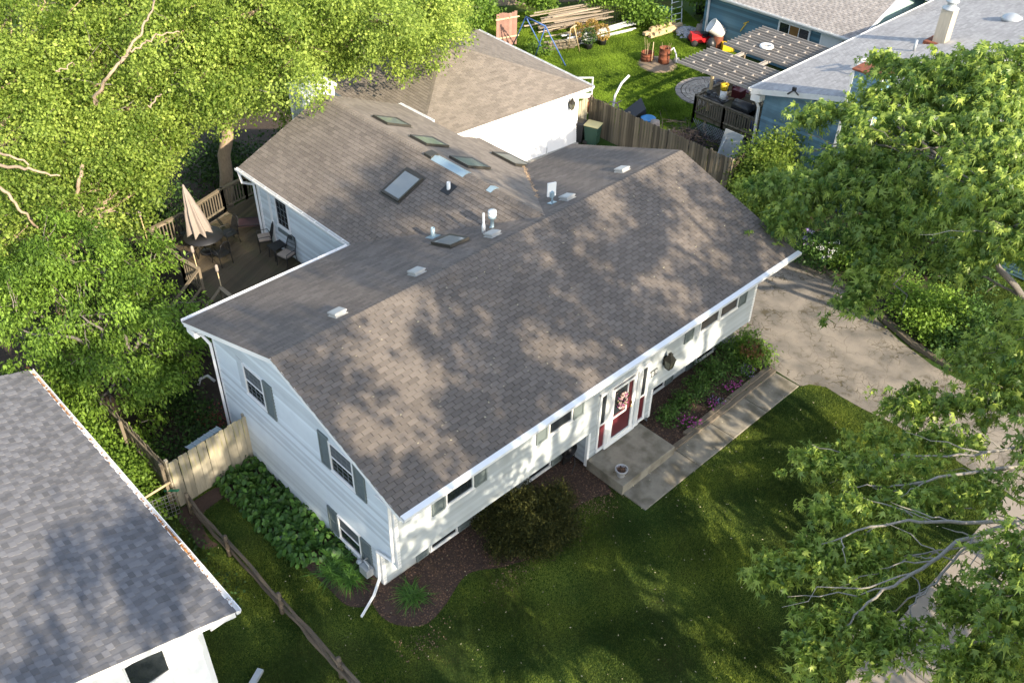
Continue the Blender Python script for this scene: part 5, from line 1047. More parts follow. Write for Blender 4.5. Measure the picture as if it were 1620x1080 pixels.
# barrels and mound
mnd = MB(); mc_ = V(33.45, 19.35, 0)
mnd.lathe(mc_, [(1.25, -.02), (1.1, .06), (.7, .16), (.3, .2), (0, .2)], 24, sy=1.0); tagit(mnd.build('ash_mound', DIRT), 'low grey earth mound under the rusty barrels', 'mound')
for lab, p, r0, h0 in (('tall rusty burn barrel filled with sticks', (33.6, 19.05), .31, .92), ('short wide rusty drum beside the tall barrel', (33.25, 19.95), .36, .48)):
    t_ = thing('rusty_barrel', lab, 'barrel', (p[0], p[1], .15)); b = MB(); b.lathe((p[0], p[1], .12), [(r0, 0), (r0, h0 * .33), (r0 + .015, h0 * .35), (r0, h0 * .37), (r0, h0 * .66), (r0 + .015, h0 * .68), (r0, h0 * .7), (r0, h0), (r0 + .015, h0 + .01), (r0 - .02, h0 + .01), (r0 - .02, h0 * .5), (0, h0 * .5)], 20); b.build('drum', RUST, t_)
    r = random.Random(int(h0 * 100)); b = MB()
    for k in range(4): q = V(p[0] + r.gauss(0, .12), p[1] + r.gauss(0, .12), .15 + h0 * .55); b.tube([q, q + V(r.gauss(0, .15), r.gauss(0, .15), r.uniform(.45, .85))], .009, 4)
    build_pieces(b, 'stick', FRESHWOOD, t_)
b = MB(); p0 = S(1030, 104); b.tube([p0, p0 + V(0, 0, 1.35)], .025, 6); tagit(b.build('stake', FRESHWOOD), 'upright pale stake standing in front of the short rusty drum', 'stake')
b = MB(); p0 = V(34.1, 18.7, .1); b.tube([p0 + V(-.2, .2, .75), p0 + V(0, .15, .85), p0 + V(.1, 0, .5), p0 + V(.05, -.1, .1), p0 + V(.2, -.1, .02)], .05, 7); tagit(b.build('white_hose', WHITEPL), 'white hose hanging behind the tall rusty barrel', 'hose')
b = MB(); p0 = S(1070, 100); b.lathe(p0, [(.05, 0), (.16, .06), (.19, .17), (.14, .28), (0, .33)], 12); tagit(b.build('stone_ball', STONE), 'round pale stone lying on the grass right of the rusty barrels', 'stone')
# round paver patio
pc = S(1126, 147); pc.z = 0
b = MB(); pat = thing('paver_patio', None, None, tuple(pc)); pat['kind'] = 'structure'
R = 1.95; r = random.Random(8)
pv = []
for k in range(6):
    b = MB(); b.box((-.095, -.095, -.03), (.095, .095, .03), k / 5); pv.append(b.mesh('paver', PAVER, V(0, 0, 0)))
for rr_i in range(1, 8):
    rad = rr_i * .215; n = max(6, int(2 * math.pi * rad / .21))
    for k in range(n):
        a_ = 2 * math.pi * k / n + rr_i
        p = pc + V(math.cos(a_) * rad, math.sin(a_) * rad, .02 + r.random() * .008)
        if rr_i < 3: continue
        o = bpy.data.objects.new('paver', r.choice(pv)); COL.objects.link(o); o.parent = pat; o.location = p - pc; o.rotation_euler = (0, 0, a_)
for k in range(20):
    a0, a1 = 2 * math.pi * k / 20 + .01, 2 * math.pi * (k + 1) / 20 - .01; b = MB(); b.prism([(pc.x + q * math.cos(t), pc.y + q * math.sin(t)) for q, t in ((R - .28, a0), (R, a0), (R, a1), (R - .28, a1))], -.02, .06); b.build('kerb_stone', CONCLT, pat)
b = MB(); b.lathe(pc + V(0, 0, -.03), [(R - .3, 0), (R - .3, .03), (0, .035)], 24); b.build('sand_bed', DIRT, pat)
pool = thing('stock_tank', 'round grey tub with dry plants on the round paver patio', 'tub', (pc.x + .2, pc.y - .5, 0)); b = MB(); b.lathe((pc.x + .2, pc.y - .5, .04), [(.75, 0), (.8, .1), (.8, .4), (.72, .42), (.72, .3), (0, .3)], 28); b.build('tub', mat('grey_plastic', (.09, .09, .095), .6), pool)
b = MB(); b.lathe((pc.x + .35, pc.y - .6, .34), [(.58, 0), (.62, .3), (.56, .3), (.5, .18), (0, .2)], 24); b.build('inner_tub', mat('grey_plastic', (.09, .09, .095), .6), pool)
b = scatter_quads([V(pc.x + .35 + r.gauss(0, .22), pc.y - .6 + r.gauss(0, .22), .56 + r.random() * .12) for _ in range(200)], .06, flat=2); b.build('dry_plants', CHIP, pool, kind='stuff')
# blue house deck + pergola
bd = thing('raised_deck', 'dark brown raised deck with baluster railing beside the blue house', 'deck', (29.5, 11.5, 0)); BZ = 1.05
for k in range(26):
    b = MB(); b.box((28.25 + k * .145, 9.4, BZ - .03), (28.25 + k * .145 + .135, 12.85, BZ + random.uniform(-.003, .003)), random.random()); b.build('board', DECKWOOD, bd)
b = MB(); b.box((28.3, 9.45, BZ - .22), (31.9, 12.8, BZ - .035)); b.build('joist_frame', OLDWOOD, bd)
for P, Q in (((28.2, 12.9), (28.2, 11.2)), ((28.2, 11.2), (28.2, 9.3)), ((28.2, 12.9), (30.2, 12.95)), ((31.2, 12.95), (32.0, 12.9))): railing(bd, P, Q, BZ, .92, OLDWOOD, OLDWOOD)
b = MB()
for k in range(26):     # lattice skirt
    y0 = 9.2 + k * .15
    for s_ in (-1, 1):
        P = V(28.14, y0, .02); Q = P + V(0, s_ * .8, .80); 
        if 9.2 <= Q.y <= 12.95: b.bar(P, Q, .03, .008, up=(1, 0, 0))
b.build('lattice', mat('grey_lattice', (.28, .29, .32), .8), bd, kind='stuff')
pg = thing('pergola', 'grey wooden slatted pergola over the deck of the blue house', 'pergola', (32, 12, 0)); PZ = 3.25
for x, y in ((28.9, 12.6), (29.0, 9.9), (34.0, 12.9), (34.0, 9.9), (31.5, 12.7)):
    b = MB(); b.box((x - .06, y - .06, 0), (x + .06, y + .06, PZ - .12)); b.build('post', FRESHWOOD if (x < 29 and y > 12) else DECKRAIL, pg)
for y in (12.75, 11.35, 9.95):
    b = MB(); b.box((28.2, y - .02, PZ - .14), (34.6, y + .02, PZ), .8); b.box((28.2, y + .09, PZ - .14), (34.6, y + .13, PZ), .7); b.build('beam', PERGWOOD, pg)
def raf(x, y0, y1):
    b = MB(); b.box((x - .019, y0, PZ + .004), (x + .019, y1, PZ + .145), random.random()); b.build('slat', PERGWOOD, pg)
for k in range(10): raf(28.05 + k * .28, 10.0, 14.1)
for k in range(12): raf(31.55 + k * .30, 9.6, 14.0)
for x0, n_ in ((28.05, 9), (31.55, 11)):
    for j, y in enumerate((10.6, 11.55, 12.5, 13.4)):
        for k in range(n_):
            if (k + j) % 2: continue
            st = .28 if n_ == 9 else .30
            b = MB(); b.box((x0 + k * st + .027, y - .02 + .12 * (k % 3), PZ + .01), (x0 + (k + 1) * st - .027, y + .02 + .12 * (k % 3), PZ + .13), .9); b.build('spacer_block', PERGWOOD, pg)
# things on that deck
t_ = thing('stacked_buckets', 'yellow bucket of soil standing on an upturned white bucket', 'bucket', (29.0, 11.9, BZ))
b = MB(); b.lathe((28.75, 11.75, BZ + .9), [(.17, 0), (.15, .5), (.0, .5)], 16); b.build('white_bucket', WHITEPL, t_); b = MB(); b.lathe((28.75, 11.75, BZ + 1.4), [(.16, 0), (.20, .32), (.185, .32), (.175, .22), (0, .22)], 16); b.build('yellow_bucket', YELLOW, t_)
bq = thing('barbecue', 'black covered barbecue grill behind the deck railing of the blue house', 'barbecue', (28.9, 10.6, BZ))
b = MB(); b.box((28.55, 10.1, BZ + .55), (29.2, 11.1, BZ + .85)); b.build('firebox', BLACK, bq); b = MB(); b.tube([(28.87, 10.1, BZ + .87), (28.87, 11.1, BZ + .87)], .3, 14); b.build('hood', BLACKPL, bq)
b = MB()
for x in (28.6, 29.15):
    for y in (10.15, 11.05): b.box((x - .02, y - .02, BZ), (x + .02, y + .02, BZ + .55))
build_pieces(b, 'leg', BLACK, bq)
b = MB(); b.obox((28.6, 12.0, BZ + .93), (.3, 0, 0), (0, .55, 0), (0, 0, .03)); b.tube([(28.4, 11.5, BZ + .98), (28.9, 12.5, BZ + .98)], .05, 8); tagit(b.build('grill_side_tray', BLACKPL), 'dark folding tray balanced on the deck railing of the blue house', 'tray')
b = MB(); b.lathe((28.8, 12.55, BZ + .9), [(.15, 0), (.2, .1), (.15, .2), (0, .22)], 10); b.lathe((28.75, 12.25, BZ + .88), [(.18, 0), (.22, .08), (.1, .2), (0, .2)], 10); tagit(b.build('crumpled_cover', BLACKPL), 'crumpled black cover on the far corner of the railing', 'cover')
b = MB(); b.lathe((32.6, 12.2, PZ + .11), [(.32, 0), (.36, .06), (.32, .14), (.2, .14), (.18, .03), (.32, 0)], 24); tagit(b.build('spare_tyre', WHITEPL), 'white rimmed tyre lying on top of the pergola', 'tyre')
tw = thing('patio_furniture', 'jumble of pale wooden chairs and boxes under the pergola', 'chair', (32.5, 11.3, 0)); r = random.Random(12); b = MB()
for k in range(16):
    p = V(r.uniform(30.8, 33.6), r.uniform(10.4, 13.4), r.uniform(.5, 2.2)); b.obox(p, V(r.gauss(0, 1), r.gauss(0, 1), 0).normalized() * .35, V(0, .04, .02), V(.01, 0, .05), r.random())
build_pieces(b, 'plank', FRESHWOOD, tw); b = MB()
for k in range(7): p = V(r.uniform(30.8, 33.2), r.uniform(10.4, 13.4), r.uniform(.3, 1.5)); b.box(p - V(.25, .25, .2), p + V(.25, .25, .2))
build_pieces(b, 'crate', REDDOOR, tw)
bb = MB(); bb.lathe((28.5, 9.6, BZ), [(.25, 0), (.28, .5), (.2, .7), (0, .7)], 12); tagit(bb.build('blue_drum', mat('navy_plastic', (.02, .05, .14), .4)), 'navy blue drum on the deck beside the blue house downspout', 'drum')
# brush pile
r = random.Random(4); b = MB()
for k in range(420):
    p = V(27.2 + r.gauss(0, .55), 12.2 + r.gauss(0, .8), .05 + abs(r.gauss(0, .28))); d_ = V(r.gauss(0, 1), r.gauss(0, 1), r.gauss(0, .3)).normalized() * r.uniform(.2, .6); b.tube([p - d_, p, p + d_ + V(0, 0, r.gauss(0, .08))], .010, 3, cap=False)
tagit(b.build('brush_pile', mat('dark_twigs', (.045, .035, .035), .9)), 'dark tangled brush pile below the raised deck', 'brush pile', kind='stuff')
r = random.Random(6)
for k in range(6):
    b = MB(); p = V(25.9 + k * .28, 9.3 - k * .16 + r.gauss(0, .2), .0); b.lathe(p, [(.2, 0), (.25, .1), (.15, .22), (0, .24)], 7, sx=r.uniform(.8, 1.4), sy=r.uniform(.6, 1.1)); tagit(b.build('flagstone', STONE), ORD7[k] + ' pale rough stone from the brush pile behind the board fence corner', 'stone', 'pale stones behind the board fence corner')
b = MB(); b.obox((26.6, 9.6, .9), (.02, .0, 0), (.0, .5, .0), (.25, 0, .8)); b.obox((26.2, 9.9, .7), (.02, 0, 0), (0, .02, 0), (.5, 0, .7)); tagit(b.build('metal_sheet', GREYMETAL), 'grey metal sheet leaning behind the end of the long fence', 'metal sheet')
# things against the long fence
wf_ = thing('window_frame', 'empty white window frame standing behind the sunlit fence panel', 'frame', (25.2, 18.4, 0)); b = MB()
def pxbar(b, pts, r_): b.tube(pts, r_, 5)
c_ = V(25.4, 17.7, 0)
b.bar(c_ + V(-.35, .3, 0), c_ + V(-.35, .3, 2.1), .07, .05); b.bar(c_ + V(.35, -.3, 0), c_ + V(.35, -.3, 2.1), .07, .05); b.bar(c_ + V(-.38, .33, 2.1), c_ + V(.38, -.33, 2.1), .07, .05); b.bar(c_ + V(-.38, .33, 1.15), c_ + V(.38, -.33, 1.15), .07, .25); b.build('frame', WHITEPL, wf_)
b = MB(); p = S(967, 170, 0.9); q = V(25.6, 15.9, 0); pts = [q + V(0, 0, 0), q + V(.05, 0, .9), q + V(.15, -.02, 1.7), q + V(.45, -.1, 2.25), q + V(.8, -.25, 2.6)]; b.tube(pts, .06, 8); tagit(b.build('curved_pole', WHITEPL), 'white curved pole rising above the long grey fence', 'pole')
b = MB(); b.obox((25.4, 14.3, 1.35), (.38, -.2, .3), (.2, .33, .1), (-.12, -.05, .3)); tagit(b.build('black_tub', BLACKPL), 'black plastic tub tipped over behind the long grey fence', 'tub')
b = MB(); b.lathe((25.3, 13.4, 1.35), [(.1, 0), (.34, .12), (.36, .2), (.3, .18), (0, .06)], 18); tagit(b.build('blue_bowl', BLUE), 'bright blue round lid behind the long grey fence', 'lid')
b = MB(); b.lathe((25.2, 12.9, 1.1), [(.2, 0), (.26, .2), (.22, .5), (0, .5)], 10); tagit(b.build('grey_sack', CUSHION), 'pale grey sack beside the blue lid behind the fence', 'sack')
bk = thing('bicycle', 'purple bicycle leaning on the far side of the long fence', 'bicycle', (25.2, 15.2, 0))
for yy in (14.9, 15.9):
    b = MB(); b.tube([(25.0 + .03, yy + .33 * math.cos(t), 1.25 + .33 * math.sin(t)) for t in [i * .3307 for i in range(20)]], .022, 6, cap=False); b.build('wheel', RUBBER, bk)
b = MB(); b.tube([(25.03, 14.9, 1.25), (25.03, 15.1, 1.75), (25.03, 15.55, 1.7), (25.03, 15.9, 1.25), (25.03, 15.4, 1.2), (25.03, 15.1, 1.7)], .02, 6); b.tube([(24.8, 15.05, 1.85), (25.25, 15.05, 1.85)], .014, 5); b.build('frame', mat('purple_paint', (.2, .05, .25), .4), bk)
b = MB(); b.obox((25.1, 16.9, 1.0), (.1, .1, 0), (-.15, .15, 0), (0, 0, .35)); tagit(b.build('red_box', RUST), 'rusty red metal box between the window frame and the fence', 'box')
# ---- far end clutter, all standing against the back fence
# gate leaning, washed red
gt = thing('leaning_gate', 'reddish wooden gate panel leaning at the back of the yard', 'gate', (30.1, 27.5, 0))
gp0, gp1 = S(785, 76, .05), S(817, 70, .05); gd = (gp1 - gp0).normalized()
gl = (gp1 - gp0).length
for k in range(8): b = MB(); p = gp0 + gd * (gl * (k + .5) / 8); b.bar(p, p + V(.35, .35, 1.75 + .05 * math.sin(k)), gl / 8 * .94, .02, up=(-.7, -.7, .3), t=random.random()); b.build('board', mat('red_washed_wood', (.30, .17, .13), .9, tint=.2, var=.3), gt)
for z in (.45, 1.45): b = MB(); b.bar(gp0 + V(.35, .35, 1.8) * (z / 1.8) + V(-.03, -.03, .03) - gd * .05, gp1 + V(.35, .35, 1.8) * (z / 1.8) + V(-.03, -.03, .03) + gd * .15, .08, .03, up=(-.7, -.7, .3)); b.build('cross_rail', FRESHWOOD, gt)
# lumber piles
def pile(name, label, P, D, n, L_, m_, seed, spread=.5, h_=.8, w_=.12, t=.04, jit=.06):
    r = random.Random(seed); root = thing(name, label, 'lumber pile', tuple(P)); D = Vector(D).normalized(); N_ = V(-D.y, D.x, 0)
    for k in range(n):
        lay = k / n; c_ = Vector(P) + N_ * r.uniform(-spread, spread) * (1 - lay * .4) + V(0, 0, .05 + h_ * lay) + D * r.gauss(0, .3); d_ = (D + N_ * r.gauss(0, jit) + V(0, 0, r.gauss(0, jit * .3))).normalized(); l = L_ * r.uniform(.75, 1.05)
        b = MB(); b.bar(c_ - d_ * l / 2, c_ + d_ * l / 2, w_ * r.uniform(.7, 1.3), t, t=r.random()); b.build('plank', m_, root)
    return root
d_ = S(960, 40) - S(870, 55)
pile('lumber_pile', 'long grey and tan boards stacked against the back fence', S(905, 48), d_, 26, 4.6, mat('grey_tan_boards', (.33, .27, .20), .9, tint=.35, var=.2), 3, .9, 1.3)
pile('lumber_pile', 'white boards and pipes lying in front of the back fence', S(945, 60), S(1000, 45) - S(890, 72), 9, 5.2, WHITEOLD, 4, .45, .5, .14)
pile('lumber_pile', 'old grey planks stacked low behind the swing frame', S(885, 80), S(905, 74) - S(860, 80), 12, 1.9, OLDWOOD, 5, .35, .65, .2, .06, .03)
pile('lumber_pile', 'thick tan timbers stacked by the teal cart', S(1045, 55), S(1065, 46) - S(1030, 56), 8, 2.0, FRESHWOOD, 6, .35, .45, .22, .16, .02)
b = MB(); b.tube([S(917, 83), S(908, 40, 2.0)], .035, 6); b.tube([S(898, 83), S(903, 45, 1.9)], .03, 6); b.bar(S(903, 45, 1.9), S(912, 40, 2.0), .05, .05); tagit(b.build('wooden_trestle', FRESHWOOD), 'thin wooden trestle posts beside the grey planks', 'trestle')
mf = thing('metal_fence_panel', 'black metal railing panel propped against the green vines', 'fence panel', tuple(S(985, 35))); P, Q = S(953, 48), S(1013, 36); b = MB(); n = 22
for k in range(n + 1): p = P.lerp(Q, k / n); b.tube([p + V(0, 0, .1), p + V(.25, .25, 1.25)], .018, 4)
b.build('bar', BLACK, mf, kind='stuff'); b = MB()
for z in (.2, .35, 1.05, 1.2): b.tube([P + V(.25, .25, 1.15) * (z / 1.25), Q + V(.25, .25, 1.15) * (z / 1.25)], .025, 4)
build_pieces(b, 'rail', BLACK, mf)
ct = thing('garden_cart', 'teal plastic garden cart with a white wheel at the back fence', 'cart', tuple(S(1043, 34))); p = S(1043, 36)
b = MB(); b.add([p + V(*q) for q in ((-.35, -.3, .45), (.35, -.3, .45), (.35, .3, .45), (-.35, .3, .45), (-.5, -.42, .85), (.5, -.42, .85), (.5, .42, .85), (-.5, .42, .85), (-.44, -.36, .85), (.44, -.36, .85), (.44, .36, .85), (-.44, .36, .85), (-.3, -.25, .5), (.3, -.25, .5), (.3, .25, .5), (-.3, .25, .5))],
    [(0, 3, 2, 1), (0, 1, 5, 4), (1, 2, 6, 5), (2, 3, 7, 6), (3, 0, 4, 7), (4, 5, 9, 8), (5, 6, 10, 9), (6, 7, 11, 10), (7, 4, 8, 11), (8, 9, 13, 12), (9, 10, 14, 13), (10, 11, 15, 14), (11, 8, 12, 15), (12, 13, 14, 15)]); b.build('tray', TEAL, ct)
for s_ in (-1, 1): b = MB(); b.tube([p + V(.15, s_ * .36, .2), p + V(.15, s_ * .43, .2)], .2, 12); b.build('wheel', WHITEPL, ct)
b = MB(); b.bar(p + V(-.3, 0, .45), p + V(-.9, 0, .1), .05, .05); b.build('handle', BLACK, ct)
la = thing('ladder', 'white aluminium ladder leaning on the back fence', 'ladder', tuple(S(1068, 38)))
A0, A1 = S(1062, 40), S(1078, 36); dx_ = V(1.0, 1.3, 0).normalized() * .9
for a_ in (A0, A1): b = MB(); b.bar(a_, a_ + dx_ + V(0, 0, 2.4), .06, .03); b.build('stile', WHITEPL, la)
for k in range(7): f_ = (k + .7) / 7.5; b = MB(); b.bar(A0 + (dx_ + V(0, 0, 2.4)) * f_, A1 + (dx_ + V(0, 0, 2.4)) * f_, .04, .03); b.build('rung', WHITEPL, la)
# potted shrubs
pots = []
for lab, px, py, s_ in (('dark pot with a clipped green round shrub near the lumber', 930, 77, 1), ('dark pot with a golden brown shrub right of the green one', 952, 71, 1), ('golden brown shrub in a pot behind the clipped green one', 935, 62, .9), ('browned shrub in a pot nearest the trestle posts', 913, 68, .9)):
    p = S(px, py); t_ = thing('potted_shrub', lab, 'potted plant', tuple(p), 'potted shrubs by the lumber'); b = MB(); b.lathe(p, [(.22, 0), (.28, .3), (.3, .32), (.25, .3), (0, .28)], 14); b.build('pot', BLACKPL, t_); pots.append((t_, p, s_, lab))
# red mower
mw = thing('lawn_mower', 'red riding mower with black wheels parked on the back lawn', 'lawn mower', tuple(S(1108, 70))); p = S(1108, 70)
ux = V(.8, -.6, 0); uy = V(.6, .8, 0)
b = MB(); b.obox(p + V(0, 0, .35), ux * .65, uy * .38, V(0, 0, .12)); b.obox(p - ux * .35 + V(0, 0, .55), ux * .3, uy * .28, V(0, 0, .14)); b.build('deck', RED, mw)
b = MB(); b.obox(p + ux * .1 + V(0, 0, .6), ux * .22, uy * .22, V(0, 0, .1)); b.obox(p + ux * .32 + V(0, 0, .8), ux * .04, uy * .22, V(0, 0, .2)); b.build('seat', BLACKPL, mw)
b = MB()
b.tube([p + ux * .5 + V(0, 0, .4), p + ux * 1.1 + V(0, 0, .9), p + ux * 1.15 + uy * .3 + V(0, 0, .95)], .04, 6); b.tube([p + ux * .5 + uy * .3 + V(0, 0, .4), p + ux * 1.2 + uy * .4 + V(0, 0, .9)], .04, 6); build_pieces(b, 'handlebar', RED, mw)
for i, j, r0 in ((-.5, -.45, .2), (-.5, .45, .2), (.5, -.48, .28), (.5, .48, .28)): b = MB(); c_ = p + ux * i + uy * j + V(0, 0, r0); b.tube([c_ - uy * .07, c_ + uy * .07], r0, 14); b.build('wheel', RUBBER, mw)
# tub on rusty barrel
p = S(1143, 72) + V(-.7, -.1, 0); t_ = thing('rusty_barrel', 'rusty barrel carrying a tipped white tub by the teal building', 'barrel', tuple(p)); b = MB(); b.lathe(p, [(.3, 0), (.3, .8), (0, .8)], 16); b.build('drum', RUST, t_)
tt = thing('white_tub', 'large white plastic tub tipped on its side on the barrel', 'tub', tuple(p + V(0, 0, .8))); b = MB(); b.lathe(V(0, 0, 0), [(.34, -.45), (.42, .4), (.44, .42), (.39, .4), (.31, -.35), (0, -.35)], 22); R_m = Matrix.Rotation(math.radians(-55), 4, V(.8, .9, 0).normalized()); b.v = [tuple(R_m @ Vector(v) + p + V(-.1, .15, 1.15)) for v in b.v]; b.build('shell', WHITEPL, tt)
b = MB(); a_, c_ = S(1155, 72, .2), S(1180, 38, 1.9); b.tube([a_, c_], .03, 6); b.bar(a_ + V(0, 0, 0), a_ + (a_ - c_).normalized() * .35, .25, .03); b.tube([c_ + V(-.1, .1, 0), c_ + V(.1, -.1, .12)], .03, 6); tagit(b.build('yellow_shovel', YELLOW), 'yellow shovel leaning on the teal building wall', 'shovel')
b = MB(); p = S(1150, 82); b.obox(p + V(0, 0, .3), ux * .35, uy * .2, V(0, 0, .25)); b.lathe(p + V(.2, -.2, .0), [(.2, 0), (.22, .2), (.1, .4), (0, .4)], 10); tagit(b.build('yellow_machine', YELLOW), 'yellow machine housing below the yellow shovel', 'machine')
b = MB(); p = S(1130, 84); b.lathe(p + V(0, .3, 0), [(.25, 0), (.3, .5), (.1, .8), (0, .8)], 10); tagit(b.build('black_sack', BLACKPL), 'black sack between the mower and the yellow machine', 'sack')
junk = [('blue_tarp', BLUE, 1152, 44, .7, .5, .45, 'blue tarp heap against the teal building', 'tarp'), ('black_pot', BLACKPL, 1108, 22, .35, .35, .6, 'large black plant pot at the back fence', 'plant pot'),
        ('teal_crate', TEAL, 1128, 24, .4, .3, .5, 'teal crate at the end of the back fence', 'crate'), ('navy_crate', mat('navy_plastic', (.02, .05, .14), .4), 1140, 30, .4, .4, .4, 'navy crate between the teal crate and the blue tarp', 'crate'),
        ('yellow_can', YELLOW, 1133, 36, .18, .18, .3, 'small yellow can in the heap behind the mower', 'can'), ('white_crate', WHITEPL, 1152, 56, .45, .4, .5, 'white plastic crate in front of the blue tarp', 'crate'), ('pale_bag', CUSHION, 1107, 52, .3, .3, .5, 'pale beige bag standing behind the red mower', 'bag'),
        ('wooden_crate', DECKRAIL, 1160, 32, .5, .4, .45, 'brown wooden crate beside the blue tarp', 'crate'), ('black_bag', BLACKPL, 1118, 40, .4, .4, .45, 'black bag heap behind the pale beige bag', 'bag')]
for nm, mm, px, py, a_, c_, h_, lab, cat_ in junk:
    p = S(px, py); b = MB()
    if 'crate' in nm:
        t1 = .03; b.box(p + V(-a_, -c_, 0), p + V(a_, c_, t1)); b.box(p + V(-a_, -c_, t1), p + V(-a_ + t1, c_, h_)); b.box(p + V(a_ - t1, -c_, t1), p + V(a_, c_, h_)); b.box(p + V(-a_ + t1, -c_, t1), p + V(a_ - t1, -c_ + t1, h_)); b.box(p + V(-a_ + t1, c_ - t1, t1), p + V(a_ - t1, c_, h_)); b.box(p + V(-a_ - .02, -c_ - .02, h_), p + V(a_ + .02, -c_ + .03, h_ + .03))
    elif 'tarp' in nm or 'bag' in nm:
        r = random.Random(px); n = 12; b.smooth = True
        rows_ = [[p + V(a_ * q * math.cos(6.283 * k / n) * r.uniform(.8, 1.15), c_ * q * math.sin(6.283 * k / n) * r.uniform(.8, 1.15), h_ * z * r.uniform(.85, 1.15)) for k in range(n)] for q, z in ((1.15, 0), (1, .4), (.75, .85), (.3, 1.05))]
        b.add([v for rw in rows_ for v in rw], [(j * n + k, j * n + (k + 1) % n, (j + 1) * n + (k + 1) % n, (j + 1) * n + k) for j in range(3) for k in range(n)] + [tuple(3 * n + k for k in range(n))])
    else: b.lathe(p, [(a_ * .8, 0), (a_, h_), (a_ * 1.06, h_ + .02), (a_ * .9, h_), (a_ * .8, h_ * .6), (0, h_ * .6)], 16)
    tagit(b.build(nm, mm), lab, cat_)
r = random.Random(21); p0 = S(1085, 52); b = MB()
for k in range(260):
    q = p0 + V(r.gauss(0, .5), r.gauss(0, .55), 0); h_ = max(.02, .3 - (q - p0).length * .3); s_ = r.uniform(.05, .12); b.lathe(q + V(0, 0, h_ - .05), [(s_, 0), (s_ * .8, s_ * .8), (0, s_)], 5)
tagit(b.build('gravel_heap', mat('grey_gravel', (.36, .37, .39), .9, var=.3)), 'heap of pale grey gravel between the timbers and the mower', 'gravel heap', kind='stuff')
# ------------------------------------------------------------------ VEGETATION
def np_mesh(name, verts, faces_idx, nper, mats, tint, parent, kind=None, smooth=False):
    """faces_idx: (F, nper) array of vertex indices"""
    c = verts.mean(0); c[2] = verts[:, 2].min(); me = bpy.data.meshes.new(name)
    me.vertices.add(len(verts)); me.vertices.foreach_set('co', (verts - c).astype(np.float32).ravel())
    F = len(faces_idx); me.loops.add(F * nper); me.loops.foreach_set('vertex_index', faces_idx.astype(np.int32).ravel())
    me.polygons.add(F); me.polygons.foreach_set('loop_start', np.arange(0, F * nper, nper, dtype=np.int32))
    me.materials.append(mats); at = me.attributes.new('tint', 'FLOAT', 'POINT'); at.data.foreach_set('value', tint.astype(np.float32))
    me.update(calc_edges=True)
    o = bpy.data.objects.new(name, me); link(o, parent, Vector(c)); return tagit(o, kind=kind)
# leaf templates: x = width, y = along the leaf, z = up
QUAD = (np.array([(0, 0, 0), (.36, .5, .10), (0, 1, -.10), (-.36, .5, .10)]), np.array([(0, 1, 2, 3)]))
LONG = (np.array([(0, 0, 0), (.22, .45, .07), (0, 1, -.16), (-.22, .45, .07)]), np.array([(0, 1, 2, 3)]))
_t = [(0, 0, 0)]
for k in range(5):
    a_ = math.radians(-100 + k * 50); l_ = (.55, .85, 1.05, .85, .55)[k]
    an = math.radians(-125 + k * 50); _t.append((.20 * math.sin(an), .22 * math.cos(an) + .12, .02)); _t.append((l_ * math.sin(a_) * .62, l_ * math.cos(a_) * .85 + .15, -.18 * l_))
an = math.radians(125); _t.append((.20 * math.sin(an), .22 * math.cos(an) + .12, .02))
MAPLE = (np.array(_t), np.array([(0, 1 + 2 * k, 2 + 2 * k, 3 + 2 * k) for k in range(5)]))
HOSTA = (np.array([(0, 0, 0), (.30, .35, .10), (.28, .7, .04), (0, 1, -.15), (-.28, .7, .04), (-.30, .35, .10), (0, .5, .02)]), np.array([(0, 1, 6, 5), (1, 2, 3, 6), (6, 3, 4, 5)]))
def leaves(name, C, Yd, size, tmpl, m_, tint, parent, up=0.7, kind=None, sizevar=.42):
    """C (N,3) stems, Yd (N,3) leaf directions"""
    n = len(C); Yd = Yd / (np.linalg.norm(Yd, axis=1, keepdims=True) + 1e-9)
    R = rng.normal(size=(n, 3)); R[:, 2] += up * 3
    X = np.cross(Yd, R); X /= (np.linalg.norm(X, axis=1, keepdims=True) + 1e-9); Z = np.cross(X, Yd)
    s = size * np.clip(1 + sizevar * rng.normal(size=n), .4, 1.8)
    T, Fi = tmpl; k = len(T)
    Vx = C[:, None, :] + s[:, None, None] * (T[None, :, 0:1] * X[:, None, :] + T[None, :, 1:2] * Yd[:, None, :] + T[None, :, 2:3] * Z[:, None, :])
    faces = (Fi[None] + (np.arange(n) * k)[:, None, None]).reshape(-1, Fi.shape[1])
    return np_mesh(name, Vx.reshape(-1, 3), faces, Fi.shape[1], m_, np.repeat(np.clip(tint, 0, 1), k), parent, kind)
def blob_points(blobs, n, shell=.75):
    vol = np.array([b[3] * b[4] * b[5] for b in blobs]) ** (2 / 3); cnt = np.maximum(1, (n * vol / vol.sum()).astype(int)); out = []; ids = []
    for i, (b_, k) in enumerate(zip(blobs, cnt)):
        d_ = rng.normal(size=(k, 3)); d_ /= np.linalg.norm(d_, axis=1, keepdims=True)
        r_ = shell + (1.0 - shell) * rng.random(k) ** .6; r_ = np.where(rng.random(k) < .25, rng.random(k) ** .5 * shell, r_)
        # uneven outline
        q = d_ * r_[:, None]; wob = 1 + .22 * np.sin(q[:, 0] * 5 + i) * np.sin(q[:, 1] * 6 + 2 * i) + .12 * np.sin(q[:, 2] * 9 + i)
        out.append(np.array(b_[:3]) + q * wob[:, None] * np.array(b_[3:6])); ids += [i] * k
    return np.vstack(out), np.array(ids)
